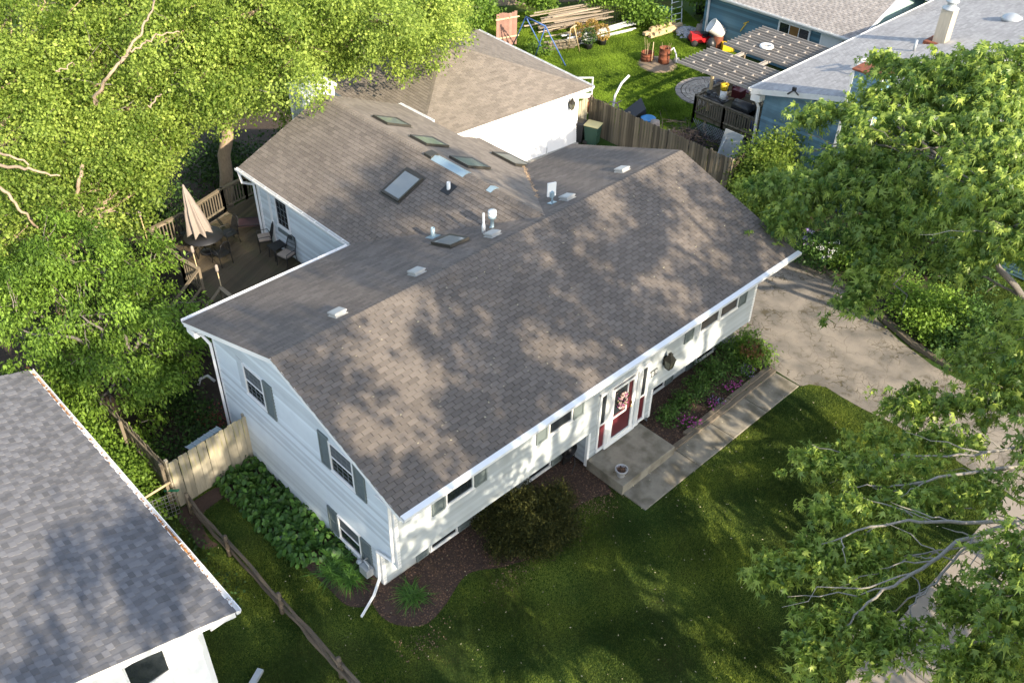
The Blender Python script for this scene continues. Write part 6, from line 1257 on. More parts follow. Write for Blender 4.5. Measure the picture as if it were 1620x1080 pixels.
def limb_tube(b, P, Q, r0, r1, n=6, sag=.0, wob=.12, sides=7, r=random):
    P, Q = Vector(P), Vector(Q); L_ = (Q - P).length; pts = []; R_ = []
    for i in range(n + 1):
        t = i / n; j = V(r.gauss(0, 1), r.gauss(0, 1), r.gauss(0, .6)) * wob * L_ * .12 * math.sin(math.pi * t)
        pts.append(P.lerp(Q, t) + V(0, 0, sag * L_ * math.sin(math.pi * t)) + j); R_.append(r0 + (r1 - r0) * t)
    b.tube(pts, R_, sides, cap=False); return pts
def tree(name, label, base, fork, blobs, nclu, per, size, tmpl, leafm, barkm, r0=.2, crad=.38, seed=1, droop=.35, group=None, cat='tree', tint0=.45, twigs=90, gaps=.35, shell=.75, trunk=True, extra=None, up=.7, upbias=0, sub=0, rsub=.55):
    global rng
    rng = np.random.default_rng(seed); rr = random.Random(seed); t_ = thing(name, label, cat, tuple(base), group)
    bl = np.array(blobs, float)
    if trunk:
        b = MB(); limb_tube(b, base, fork, r0, r0 * .75, wob=.12, sides=10, r=rr); b.build('trunk', barkm, t_)
        order = sorted(range(len(bl)), key=lambda i: -bl[i, 3:6].prod())[:10]
        for i in order:
            b = MB(); c_ = Vector(bl[i, :3]); pts = limb_tube(b, fork, c_, r0 * .55, r0 * .16, n=7, sag=.08, wob=.5, r=rr)
            for j in range(4):
                d_ = V(rr.gauss(0, 1), rr.gauss(0, 1), rr.gauss(.2, .6)).normalized(); s_ = pts[rr.randint(3, len(pts) - 1)]
                limb_tube(b, s_, s_ + V(d_.x * bl[i, 3], d_.y * bl[i, 4], d_.z * bl[i, 5]) * .85, r0 * .16, .015, n=5, wob=.3, sides=5, r=rr)
            b.build('branch', barkm, t_)
    if sub:
        Q_, i0 = blob_points(blobs, max(4, nclu // sub), .82); nn = len(Q_); o_ = Q_ - bl[i0, :3]; o_ /= (np.linalg.norm(o_, axis=1, keepdims=True) + 1e-6)
        dd_ = rng.normal(size=(nn * sub, 3)) + np.repeat(o_, sub, 0) * .9 + np.array([0, 0, .8]); dd_ /= np.linalg.norm(dd_, axis=1, keepdims=True)
        rs_ = np.repeat(rsub * rng.uniform(.6, 1.25, nn), sub)[:, None]
        P = np.repeat(Q_, sub, 0) + dd_ * rs_ * np.array([1, 1, .75]) * rng.uniform(.65, 1.0, (nn * sub, 1)); ids = np.repeat(i0, sub); stint = np.repeat(rng.normal(size=nn) * .16, sub)
    else:
        P, ids = blob_points(blobs, nclu, shell); stint = np.zeros(len(P))
    # clumps and gaps from slow 3-D waves
    wv = np.sin(P[:, 0] * 1.9 + seed) * np.sin(P[:, 1] * 1.7 + 2 * seed) + np.sin(P[:, 2] * 2.3 + seed) * .7 + .6 * np.sin(P[:, 0] * 4.1 + P[:, 1] * 3.3) 
    keep = wv + rng.normal(size=len(P)) * .5 > -1.9 + gaps * 2; keep &= P[:, 2] > .15
    P, ids, stint = P[keep], ids[keep], stint[keep]; ctr = bl[ids, :3]; n0 = len(P)
    if extra is not None: P = np.vstack([P, extra]); ctr = np.vstack([ctr, extra - rng.normal(size=extra.shape) * .5]); stint = np.concatenate([stint, np.zeros(len(extra))])
    n = len(P); outd = P - ctr; outd /= (np.linalg.norm(outd, axis=1, keepdims=True) + 1e-6)
    C = np.repeat(P, per, 0) + rng.normal(size=(n * per, 3)) * crad * np.array([1, 1, .62]); cd_ = np.repeat(rng.random(n), per)
    Yd = np.repeat(outd, per, 0) * .6 + rng.normal(size=(n * per, 3)) * .75 + np.array([0, 0, -droop * 2])
    tint = tint0 + .18 * rng.normal(size=n * per) + (cd_ - .5) * .4 + np.repeat(stint, per)
    leaves('crown', C, Yd, size, tmpl, leafm, tint, t_, up=up)
    if twigs:
        b = MB()
        for k in rng.choice(n0, min(twigs, n0), replace=False):
            q = Vector(P[k]); c_ = Vector(ctr[k]); s_ = c_.lerp(q, .25 + .3 * rr.random()); limb_tube(b, s_, q, .018, .005, n=4, wob=.35, sides=4, r=rr)
        b.build('twigs', TWIG, t_, kind='stuff')
    return t_
def SB(px, py, z, rx, ry=None, rz=None):
    p = S(px, py, z); return (p.x, p.y, p.z, rx, ry or rx, rz or rx * .75)

# ---- backyard trees on the left: lime green river birches with pale bark
GRP = 'tall lime green trees behind the house'
tree('birch_tree', 'large lime green tree with thick leaning trunk rising behind the deck railing', (7.7, 22.0, 0), (8.6, 22.0, 4.6),
     [SB(420, 60, 7.0, 2.4), SB(500, 30, 7.2, 2.4), SB(370, 130, 6.0, 2.0), SB(570, 60, 6.3, 1.8, 1.8, 1.3), SB(610, 20, 7.0, 2.3), SB(660, 55, 6.0, 1.8, 1.8, 1.5), SB(460, 105, 6.6, 1.5, 1.5, 1.1), SB(560, 20, 8.4, 2.0), SB(420, 0, 8.8, 2.2), SB(680, 20, 6.3, 1.6, 1.6, 1.4), SB(650, 80, 5.6, .8, .8, 1.0), SB(505, 108, 7.3, .4, .4, .3), SB(450, 150, 6.6, .8, .8, .7), SB(480, 140, 6.9, .4, .4, .4)],
     3000, 40, .098, QUAD, LF_LIME, BARKPALE, .30, seed=11, group=GRP, gaps=.38, tint0=.52, sub=12, rsub=1.0, crad=.24, up=.35)
tree('birch_tree', 'lime green tree at the top left with pale crooked upper limbs showing through', (3.0, 25.5, 0), (3.3, 24.5, 5.0),
     [SB(200, 60, 7.5, 2.6), SB(290, 50, 7.8, 2.4), SB(240, 140, 6.4, 2.3), SB(330, 110, 6.6, 1.8), SB(160, 130, 6.6, 2.1), SB(285, 180, 5.4, 1.3), SB(220, 210, 5.0, 1.6), SB(330, 0, 8.6, 2.2), SB(230, -20, 9.0, 2.4)],
     2300, 40, .096, QUAD, LF_LIME, BARKPALE, .26, seed=12, group=GRP, gaps=.41, tint0=.5, sub=12, rsub=1.0, crad=.24, up=.35)
tree('birch_tree', 'lime green tree filling the upper left corner of the picture', (-2.5, 24.5, 0), (-2.2, 23.5, 4.4),
     [SB(60, 50, 7.4, 2.5), SB(120, 20, 8.2, 2.4), SB(20, 130, 6.6, 2.2), SB(100, 140, 6.4, 2.2), SB(30, 0, 8.6, 2.4), SB(80, 210, 5.4, 2.1), SB(10, 220, 5.6, 1.8), SB(140, 230, 4.8, 1.7), SB(-40, 90, 7.2, 2.4)],
     2200, 40, .096, QUAD, LF_LIME, BARKPALE, .24, seed=13, group=GRP, gaps=.41, tint0=.48, sub=12, rsub=1.0, crad=.24, up=.35)
tree('birch_tree', 'lower lime green tree left of the umbrella with forked pale branches at the left edge', (-1.2, 18.0, 0), (-.9, 17.6, 3.0),
     [SB(180, 260, 4.6, 1.4), SB(225, 285, 4.0, 1.0), SB(120, 310, 4.2, 1.5), SB(255, 215, 4.8, 1.1), SB(60, 330, 4.2, 1.5), SB(150, 335, 3.4, 1.1), SB(20, 370, 4.0, 1.4), SB(190, 300, 4.2, .9), SB(270, 265, 4.2, .6)],
     1500, 40, .094, QUAD, LF_LIME, BARKPALE, .20, seed=14, group=GRP, gaps=.44, tint0=.45, sub=12, rsub=.8, crad=.22, up=.35)
tree('cherry_tree', 'broad bright green tree with drooping leaves between the grey roof and the deck', (-.9, 12.8, 0), (-.7, 12.8, 1.6),
     [SB(235, 435, 3.3, .95), SB(150, 420, 3.8, 1.5), SB(60, 430, 4.0, 1.5), SB(230, 490, 3.2, 1.35), SB(130, 500, 3.5, 1.5), SB(30, 520, 3.6, 1.4), SB(255, 560, 2.4, 1.1), SB(180, 580, 2.6, 1.3), SB(90, 590, 2.8, 1.2), SB(240, 620, 1.8, 1.0), SB(160, 640, 1.8, 1.1), SB(265, 490, 2.6, .6), SB(210, 670, 1.2, .8), SB(270, 600, 1.7, .7), SB(-20, 450, 4, 1.4)],
     2600, 24, .115, LONG, LF_MID, BARK, .16, seed=15, gaps=.42, tint0=.55, droop=.7, crad=.18, sub=18, rsub=.5)
# pale limbs that show in front of the left crowns
def show_limbs(root_name, defs):
    for o_ in COL.objects:
        if o_.get('label', '').startswith(root_name): root = o_
    r = random.Random(5)
    for pts, ra, rb_ in defs:
        b = MB(); pts = [S(*q) for q in pts]; fine = []
        for i in range(len(pts) - 1):
            p0, p1, p2, p3 = pts[max(i - 1, 0)], pts[i], pts[i + 1], pts[min(i + 2, len(pts) - 1)]
            for k in range(5):
                t = k / 5; fine.append(0.5 * ((2 * p1) + (-p0 + p2) * t + (2 * p0 - 5 * p1 + 4 * p2 - p3) * t * t + (-p0 + 3 * p1 - 3 * p2 + p3) * t ** 3) + V(r.gauss(0, .03), r.gauss(0, .03), r.gauss(0, .04)))
        fine.append(pts[-1]); n = len(fine); b.tube([q_ - V(0, 0, .0) for q_ in fine], [(ra + (rb_ - ra) * i / (n - 1)) * .5 for i in range(n)], 7, cap=False); b.build('branch', BARKPALE, root)
show_limbs('lower lime green', [([(-30, 258, 6.0), (25, 264, 6.2), (60, 272, 6.1), (95, 278, 5.8)], .13, .05), ([(-20, 235, 6.6), (15, 248, 6.5), (45, 262, 6.2)], .09, .06), ([(-20, 292, 5.9), (8, 302, 5.8), (35, 335, 5.2), (60, 360, 4.4)], .12, .07), ([(130, 262, 5.6), (122, 300, 4.8), (128, 330, 4.0)], .12, .14), ([(170, 325, 4.0), (168, 345, 3.4)], .1, .12)])
show_limbs('lime green tree at the top left', [([(245, -5, 9.9), (240, 20, 9.7), (222, 50, 9.4), (205, 78, 9.0), (175, 118, 8.3), (155, 145, 7.6), (152, 165, 7.0)], .05, .13), ([(285, 50, 9.9), (250, 55, 10.0), (230, 68, 9.8), (205, 80, 9.6)], .035, .07), ([(205, 78, 9.6), (190, 100, 9.4)], .06, .04), ([(90, 112, 8.6), (105, 106, 8.6), (118, 102, 8.5)], .05, .03), ([(235, 170, 7.4), (248, 155, 7.5), (256, 150, 7.6)], .06, .04)])
# understorey and background masses
UND = 'dark bushes under the trees'
def bush(name, label, blobs, n, per, size, leafm, seed, group=None, tmpl=QUAD, gaps=.15, tint0=.45, droop=.2, crad=.2, cat='bush', twigs=0, up=.7):
    b0 = blobs[0]; return tree(name, label, (b0[0], b0[1], 0), (b0[0], b0[1], .3), blobs, n, per, size, tmpl, leafm, BARK, .05, crad, seed, droop, group, cat, tint0, twigs, gaps, .7, trunk=False, up=up)
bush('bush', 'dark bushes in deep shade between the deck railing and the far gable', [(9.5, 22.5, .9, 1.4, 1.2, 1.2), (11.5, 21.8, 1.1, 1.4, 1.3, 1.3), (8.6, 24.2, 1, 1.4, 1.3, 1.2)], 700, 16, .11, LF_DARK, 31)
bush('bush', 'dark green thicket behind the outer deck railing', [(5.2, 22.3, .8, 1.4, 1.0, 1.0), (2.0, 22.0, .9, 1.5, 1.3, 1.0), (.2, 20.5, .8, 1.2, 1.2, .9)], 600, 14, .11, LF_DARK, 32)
bush('bush', 'low dark shrubs along the side garden below the tall white wall', [(-.1, 10.8, .3, .8, 1.1, .45), (-1.2, 9.9, .25, .9, .8, .4), (-.2, 12.2, .4, .9, .9, .5)], 420, 14, .08, LF_DARK, 33)
bush('bush', 'reddish brown small shrub in the dark side garden', [SB(337, 662, .25, .22, .22, .22)], 30, 12, .06, mat('red_leaf', (.22, .05, .03), .6, tint=.4), 34)
bush('hedge', 'bright green hedge behind the cut off grey roofed house', [(-3.0, 9.6, .6, .7, 1.2, .8), (-3.0, 11.6, .7, .7, 1.3, .9), (-2.9, 8.4, .4, .5, .7, .5)], 500, 18, .085, LF_MID, 35, tint0=.6)
bush('ivy', 'ivy patch climbing the dark board fence beside the green plank', [SB(236, 738, .8, .3, .5, .5), SB(215, 720, .6, .5, .6, .5)], 120, 14, .08, LF_MID, 36)
bush('bush', 'dark green weeds in the gap beside the split rail fence posts', [(-2.6, 6.6, .12, .5, 1.0, .2), (-2.8, 4.6, .1, .5, 1.2, .16)], 160, 10, .07, LF_DARK, 37)
# far vines on the back fence
VG = 'green vines hanging over the back fence'
for k, (lab, px, py, z, s_) in enumerate((('vine mass over the back fence left of the leaning gate', 748, 14, 1.7, .8), ('vine mass hanging on the fence above the swing frame', 842, -10, 1.9, .7), ('broad vine mass above the long lumber boards', 948, -14, 1.9, .8), ('vine clump beside the black metal railing panel', 1018, 20, 1.0, .6), ('vine mass above the black metal railing panel', 975, -16, 2.0, .8), ('vines at the far end over the fence by the ladder', 1105, -14, 1.8, .8), ('vine mass at the top beside the tall lime green tree', 725, 8, 1.8, 1.3))):
    bush('vine', lab, [SB(px, py, z, s_, s_, s_ * .7), SB(px + 22, py + 4, z, s_ * .7, s_ * .7, s_ * .5)], 190, 18, .15, LF_MID, 40 + k, VG, tint0=.5, crad=.3, cat='vine')
tree('tree', 'rounded green tree right behind the garage roof peak', (18.5, 30, 0), (18.5, 30, 2.5), [SB(560, 10, 5, 2.2), SB(640, 20, 4.5, 2.2), SB(690, 0, 4.5, 2.2), SB(735, 40, 1.2, .9)], 800, 18, .14, QUAD, LF_MID, BARK, .2, seed=50, gaps=.3, tint0=.5)
for k, (lab, px, py) in enumerate((('leafy shrub behind the black pot and crates', 1120, 14), ('low weeds around the pale lumber and swing legs', 855, 78))):
    bush('bush', lab, [SB(px, py, .3, .6, .6, .3)], 60, 14, .12, LF_MID, 60 + k)
# distant trees beyond the back fence, seen in gaps and reflected in panes
for k, (x, y, h_) in enumerate(((-14, 38, 12), (2, 44, 13), (18, 46, 13), (34, 44, 12), (50, 38, 13), (62, 24, 12), (60, 6, 12))):
    tree('background_tree', 'leafy green tree standing in the yards beyond the back fence', (x, y, 0), (x, y, 4), [(x, y, h_ * .6, 4.5, 4.5, 4.2), (x + 2.5, y - 2, h_ * .5, 3, 3, 3), (x - 2.6, y + 1, h_ * .5, 3, 3, 3)], 420, 14, .32, QUAD, LF_MID, BARK, .3, seed=70 + k, gaps=.2, crad=.8, twigs=0, group='trees in the yards beyond the back fence')
# ---- shrubs on the right
bush('lilac_bush', 'bright yellow green bush at the corner of the blue house and the dark fence', [SB(1195, 250, 1.7, .75, .75, 1.0), SB(1235, 235, 1.9, .8, .8, .9), SB(1185, 285, 1.1, .8, .9, .8), SB(1225, 290, 1.3, .9, .9, .9), SB(1190, 325, .6, .8, .9, .6), SB(1240, 330, .7, .9, .9, .6)], 900, 18, .11, LF_LIME, 81, tint0=.25, gaps=.25, crad=.24)
bush('shrub', 'dark leafy shrub below the blue wall with white blossom', [SB(1290, 395, .6, .9, .9, .7), SB(1320, 375, .8, .8, .9, .8)], 380, 16, .10, LF_DARK, 82, tint0=.6)
bush('shrub', 'strappy green shrub along the driveway timbers right of the white blossom', [SB(1350, 400, .6, 1.0, 1.0, .7), SB(1390, 420, .6, .8, .8, .6)], 380, 16, .12, LF_MID, 83, tmpl=LONG, tint0=.35)
bush('shrub', 'rounded light green bush lowest beside the driveway timbers', [SB(1455, 500, .6, .8, .8, .7), SB(1490, 490, .7, .8, .8, .7), SB(1435, 470, .7, .7, .7, .7), SB(1475, 525, .3, .5, .5, .4)], 480, 16, .10, LF_MID, 84, tint0=.7)
bush('shrub', 'dark green spreading shrub on the grass right of the light green bush', [SB(1530, 500, .6, .8, .8, .7), SB(1560, 560, .5, 1.0, .9, .6), SB(1510, 545, .4, .6, .6, .4)], 420, 16, .10, LF_DARK, 85, tint0=.7)
bush('shrub', 'green bush half hidden by the maple in front of the blue wall', [SB(1410, 345, .9, 1.1, 1.1, .9), SB(1460, 400, .8, 1.0, 1.0, .8), SB(1540, 420, .8, 1.3, 1.3, .7)], 420, 16, .12, LF_DARK, 86, tint0=.5)
def flowers(name, label, pts, m_, size=.05, seed=1, group=None, greens=True):
    r = random.Random(seed); t_ = thing(name, label, 'flowers', tuple(pts[0]), group); b = MB()
    for c_ in pts:
        for k in range(26):
            p = Vector(c_) + V(r.gauss(0, .13), r.gauss(0, .10), r.uniform(.0, .09))
            for j in range(2):
                e1 = V(r.gauss(0, 1), r.gauss(0, 1), .3).normalized() * size * r.uniform(.6, 1.1); e2 = V(-e1.y, e1.x, r.uniform(-.02, .02)); b.add([p - e1, p - e2, p + e1, p + e2], [(0, 1, 2, 3)], r.random())
    b.build('petals', m_, t_, kind='stuff')
    if greens:
        C = np.vstack([np.array(c_) + rng.normal(size=(160, 3)) * np.array([.16, .14, .04]) + np.array([0, 0, -.06]) for c_ in pts]); leaves('foliage', C, rng.normal(size=C.shape) + np.array([0, 0, .8]), .06, LONG, LF_DARK, .6 + .3 * rng.normal(size=len(C)), t_)
FG = 'magenta flower clumps along the timber edging'
for lab, px, py, sd in (('magenta flower clump nearest the concrete stoop', 1083, 667, 1), ('second magenta flower clump, small, from the stoop', 1098, 669, 2), ('magenta flowers in the middle of the timber edging', 1128, 640, 3), ('large magenta flower clump two thirds along the edging', 1150, 612, 4), ('bright magenta flower clump right beside the large one', 1165, 608, 5)):
    flowers('pink_flowers', lab, [tuple(S(px, py, .22))], PINK, .035, sd, FG)
flowers('lavender_flowers', 'pale lavender mound at the driveway end of the flower bed', [tuple(S(1185, 590, .25)), tuple(S(1178, 584, .25))], mat('lavender', (.2, .14, .3), .7, tint=.4), .025, 6)
flowers('lavender_flowers', 'small dusky lavender mound between the magenta clumps', [tuple(S(1133, 634, .25))], mat('lavender', (.2, .14, .3), .7, tint=.4), .025, 7)
flowers('lilac_flowers', 'pink lilac blossoms at the roof corner beside the blue house', [tuple(S(1279, 388, .9)), tuple(S(1275, 378, 1.0)), tuple(S(1280, 366, 1.1))], LILAC, .06, 8)
flowers('white_flowers', 'sprinkle of small white blossoms on the dark shrub below the blue wall', [tuple(S(1300, 392, 1.1)), tuple(S(1315, 400, 1.0)), tuple(S(1322, 385, 1.1)), tuple(S(1308, 408, .9))], mat('white_petals', (.7, .7, .72), .7), .018, 9, greens=False)
RB = 'rose bushes in the front flower bed'
for lab, px, py, s_, sd in (('small rose bush nearest the concrete stoop', 1058, 655, .36, 1), ('rose bush second from the stoop', 1082, 632, .34, 2), ('rose bush third from the stoop, beside the house wall', 1104, 622, .42, 3), ('low rose bush with open mulch around it in the bed middle', 1108, 604, .34, 4), ('larger rose bush above the middle magenta flowers', 1138, 592, .48, 5), ('rose bush close to the wall right of the middle', 1120, 580, .36, 6), ('dense rose bush before the driveway end', 1160, 577, .5, 7), ('rose bush between the dense one and the wall', 1148, 556, .44, 8)):
    bush('rose_bush', lab, [SB(px, py, .32, s_, s_, s_ * .75)], 60, 14, .065, LF_DARK, 100 + sd, RB, tint0=.75, crad=.10, cat='bush')
bush('ornamental_grass', 'bright green and rusty leafy shrub at the driveway corner of the bed', [SB(1180, 545, .45, .6, .5, .45), SB(1198, 560, .4, .5, .5, .4)], 190, 18, .10, LF_MID, 120, tmpl=LONG, tint0=.6, crad=.14)
bush('rusty_shrub', 'rusty red tipped shrub behind the green one at the driveway corner', [SB(1192, 552, .66, .35, .3, .14)], 40, 14, .06, mat('rusty_leaf', (.16, .07, .02), .6, tint=.5), 121, crad=.1)
# yew at the front
bush('yew_bush', 'large dark rounded yew bush with yellowish tips in front of the house', [SB(835, 835, .55, 1.0, .85, .62), SB(790, 820, .5, .7, .7, .55), SB(870, 800, .55, .75, .7, .6), SB(815, 800, .65, .7, .6, .6), SB(860, 855, .4, .6, .5, .45), SB(800, 860, .35, .55, .45, .4), SB(890, 835, .4, .5, .5, .42)], 2600, 26, .055, LF_YEW, 130, tmpl=LONG, tint0=.32, crad=.085, gaps=.1, droop=-.3)
# blade clumps
def blades(name, label, c_, n, L_, wd, m_, seed, group=None, spread=.1, arch=.8, cat='plant'):
    g = np.random.default_rng(seed); c_ = np.array(c_, float); t_ = thing(name, label, cat, tuple(c_), group); a_ = g.random(n) * 6.283; l = L_ * g.uniform(.6, 1.15, n); el = g.uniform(.5, 1.35, n)
    base = c_ + np.stack([g.normal(size=n) * spread, g.normal(size=n) * spread, np.zeros(n)], 1); dh = np.stack([np.cos(a_), np.sin(a_), np.zeros(n)], 1); sd = np.stack([-np.sin(a_), np.cos(a_), np.zeros(n)], 1) * wd / 2
    rows = []
    for t in (0, .35, .7, 1.0):
        h = np.sin(el) * t - arch * t * t * .75; rr = np.cos(el) * t + t * t * .35
        p = base + dh * (l * rr)[:, None] + np.array([0, 0, 1.0]) * np.maximum(l * h, .01)[:, None]; k = (1 - .9 * t ** 2); rows += [p - sd * k, p + sd * k]
    Vx = np.stack(rows, 1); f = np.array([(0, 1, 3, 2), (2, 3, 5, 4), (4, 5, 7, 6)]); F_ = (f[None] + (np.arange(n) * 8)[:, None, None]).reshape(-1, 4)
    np_mesh('blades', Vx.reshape(-1, 3), F_, 4, m_, np.repeat(g.random(n), 8), t_); return t_
DL = 'daylily clumps at the house corner'
blades('daylily', 'lone daylily clump in the mulch at the front corner of the house', tuple(S(652, 942)), 170, .55, .028, LF_HOSTA, 1, None)
blades('daylily', 'daylily clump below the downspout beside the gas meter', (-.05, 2.55, .02), 170, .62, .03, LF_HOSTA, 2, DL)
blades('daylily', 'daylily clump between the gas meter and the hostas', (-.25, 3.05, .02), 170, .6, .03, LF_HOSTA, 3, DL)
blades('daylily', 'daylily clump against the lower gable window', (.2, 3.2, .02), 130, .55, .03, LF_HOSTA, 4, DL)
# hosta bed: each plant is its own
def hosta(label, x, y, r_, seed):
    g = np.random.default_rng(seed); n = 95; t_ = thing('hosta', label, 'hosta', (x, y, 0), 'hostas along the white gable wall'); q = r_ * np.sqrt(g.random(n)); a_ = g.random(n) * 6.283
    C = np.stack([x + q * np.cos(a_) * .75, y + q * np.sin(a_) * .75, .34 - .22 * (q / r_) ** 2 + .05 * g.normal(size=n)], 1); Yd = np.stack([np.cos(a_), np.sin(a_), -.35 - .5 * (q / r_)], 1) + g.normal(size=(n, 3)) * .22
    C2 = C.copy(); global rng; rng = g; leaves('leaf_rosette', C2, Yd, .165, HOSTA, LF_HOSTA, .45 + .25 * g.normal(size=n), t_, up=1.5, sizevar=.2)
k = 0
ordn = ('first', 'second', 'third', 'fourth', 'fifth', 'sixth', 'seventh', 'eighth', 'ninth', 'tenth', 'eleventh', 'twelfth', 'thirteenth')
for i in range(12):
    for j, xx in enumerate((.22, -.28, -.68)):
        yy = 8.45 - i * .44 + (.2 if j % 2 else 0); 
        if (j == 2 and (i > 10 or i < 1)) or yy < 3.3: continue
        hosta(ordn[i] + (' hosta from the cedar fence in the row against the wall', ' hosta from the cedar fence in the middle row', ' hosta from the cedar fence in the row beside the lawn')[j], xx + random.gauss(0, .05), yy, .36, 200 + k); k += 1
# ---- silver maples on the right
def spray(pts, n, w_, z_=.3):
    """cluster centres along a drooping branch line"""
    out = []
    for k in range(n):
        t = random.random() ** .8 * (len(pts) - 1); i = min(int(t), len(pts) - 2); p = Vector(pts[i]).lerp(Vector(pts[i + 1]), t - i); out.append((p.x + random.gauss(0, w_), p.y + random.gauss(0, w_), p.z + random.gauss(0, z_)))
    return out
def maple(name, label, base, fork, limbs, blobs, nclu, seed, per=9, size=.20, crad=.26, gaps=.3, tint0=.35, r0=.24, sprays=(), bare=(), lb=None):
    random.seed(seed); ex = []
    for pts, n, w_ in sprays: ex += spray(pts, int(n * 2.3), w_ * 1.15, w_ * .55)
    t_ = tree(name, label, base, fork, blobs, nclu, per, size, MAPLE, LF_MAPLE, BARK, r0, crad, seed, .75, None, 'tree', tint0, 160, gaps, .55, extra=np.array(ex) if ex else None, up=.45)
    r = random.Random(seed)
    for pts, ra, rb in limbs:
        b = MB(); fine = []
        pts = [Vector(p) for p in pts]
        for i in range(len(pts) - 1):
            p0, p1, p2, p3 = pts[max(i - 1, 0)], pts[i], pts[i + 1], pts[min(i + 2, len(pts) - 1)]
            for q_ in range(5):
                t = q_ / 5; fine.append(0.5 * ((2 * p1) + (-p0 + p2) * t + (2 * p0 - 5 * p1 + 4 * p2 - p3) * t * t + (-p0 + 3 * p1 - 3 * p2 + p3) * t ** 3) + V(r.gauss(0, .02), r.gauss(0, .02), r.gauss(0, .03)))
        fine.append(pts[-1]); m_ = len(fine); b.tube(fine, [ra + (rb - ra) * i / (m_ - 1) for i in range(m_)], 7, cap=False); n = len(pts)
        for i in range(1, n):
            for k in range(2):
                s_ = Vector(pts[i - 1]).lerp(Vector(pts[i]), r.random()); d_ = (Vector(pts[i]) - Vector(pts[i - 1])).normalized() + V(r.gauss(0, .6), r.gauss(0, .6), r.gauss(0, .4)); limb_tube(b, s_, s_ + d_ * r.uniform(.6, 1.5), .022, .005, n=6, wob=.3, sides=4, r=r)
        b.build('branch', lb or BARKLT, t_)
    return t_
def PL(*q): return [tuple(S(x, y, z)) for x, y, z in q]
maple('maple_tree', 'big silver maple overhanging the blue house at the upper right', (24.6, -8.2, 0), (23.4, -6.2, 4.2),
      [(PL((1700, 560, 2.5), (1620, 470, 4.4), (1568, 400, 5.6), (1560, 330, 6.8), (1500, 260, 7.6), (1420, 200, 8)), .12, .04), (PL((1568, 400, 5.6), (1480, 380, 5.8), (1400, 420, 5.2)), .05, .02), (PL((1560, 330, 6.8), (1450, 320, 6.6), (1330, 300, 6.2)), .07, .02), (PL((1500, 260, 7.6), (1380, 230, 7.4), (1280, 240, 6.8)), .06, .02), (PL((1620, 470, 4.4), (1560, 440, 4.6), (1480, 420, 4.4)), .045, .015)],
      [SB(1450, 150, 8.0, 1.6, 1.6, 1.0), SB(1530, 130, 8.6, 1.7, 1.7, 1.1), SB(1400, 210, 7.6, 1.6, 1.6, .9), SB(1500, 230, 7.8, 1.7, 1.7, 1.1), SB(1580, 200, 8.4, 1.7, 1.7, 1.1), SB(1340, 260, 6.8, 1.2, 1.2, .8), SB(1430, 290, 6.9, 1.5, 1.5, .9), SB(1290, 300, 6.2, 1.0, 1.0, .7), SB(1370, 320, 6.2, 1.1, 1.1, .7), SB(1600, 120, 9.2, 1.6, 1.6, 1.0), SB(1640, 260, 8, 1.8, 1.8, 1.2)],
      3500, 301, sprays=[(PL((1330, 160, 7.6), (1240, 225, 6.6), (1185, 235, 6.2)), 0, .2), (PL((1430, 140, 8), (1330, 175, 7.4), (1262, 188, 7.0)), 70, .28), (PL((1480, 110, 8.4), (1420, 100, 8.2), (1385, 92, 8.0)), 50, .25), (PL((1350, 270, 6.4), (1260, 290, 5.8), (1190, 300, 5.4)), 90, .34), (PL((1330, 300, 6.2), (1250, 340, 5.6), (1222, 365, 5.2)), 75, .28),
              (PL((1520, 330, 6.8), (1430, 370, 6.0), (1380, 430, 5.4), (1345, 490, 5.0)), 120, .26), (PL((1600, 330, 7.2), (1540, 370, 6.6), (1500, 430, 5.8)), 70, .3), (PL((1480, 300, 7.0), (1420, 340, 6.4), (1370, 380, 5.8)), 80, .3)], gaps=.44, tint0=.50, per=8, crad=.085, size=.215, lb=BARK)
maple('maple_tree', 'sunlit silver maple crown cut off by the right edge above the driveway', (23.6, -11.5, 0), (21.6, -10.9, 5.2),
      [(PL((1700, 420, 7), (1620, 380, 8), (1550, 350, 8.4)), .07, .02)],
      [SB(1560, 300, 8.8, 1.1, 1.1, .7), SB(1600, 360, 8.4, 1.1, 1.1, .7), SB(1540, 250, 9.0, .8, .8, .5), SB(1650, 300, 9, 1.2, 1.2, .8), SB(1600, 240, 9.4, .9, .9, .6), SB(1660, 400, 8, 1.1, 1.1, .8), SB(1680, 520, 7.2, 1.2, 1.2, 1)],
      1100, 302, sprays=[(PL((1600, 320, 8.6), (1520, 330, 8.2), (1460, 350, 7.6)), 40, .22), (PL((1620, 380, 8), (1560, 400, 7.6), (1530, 420, 7.2)), 36, .22)], gaps=.32, tint0=.55, size=.20, crad=.08, per=8)
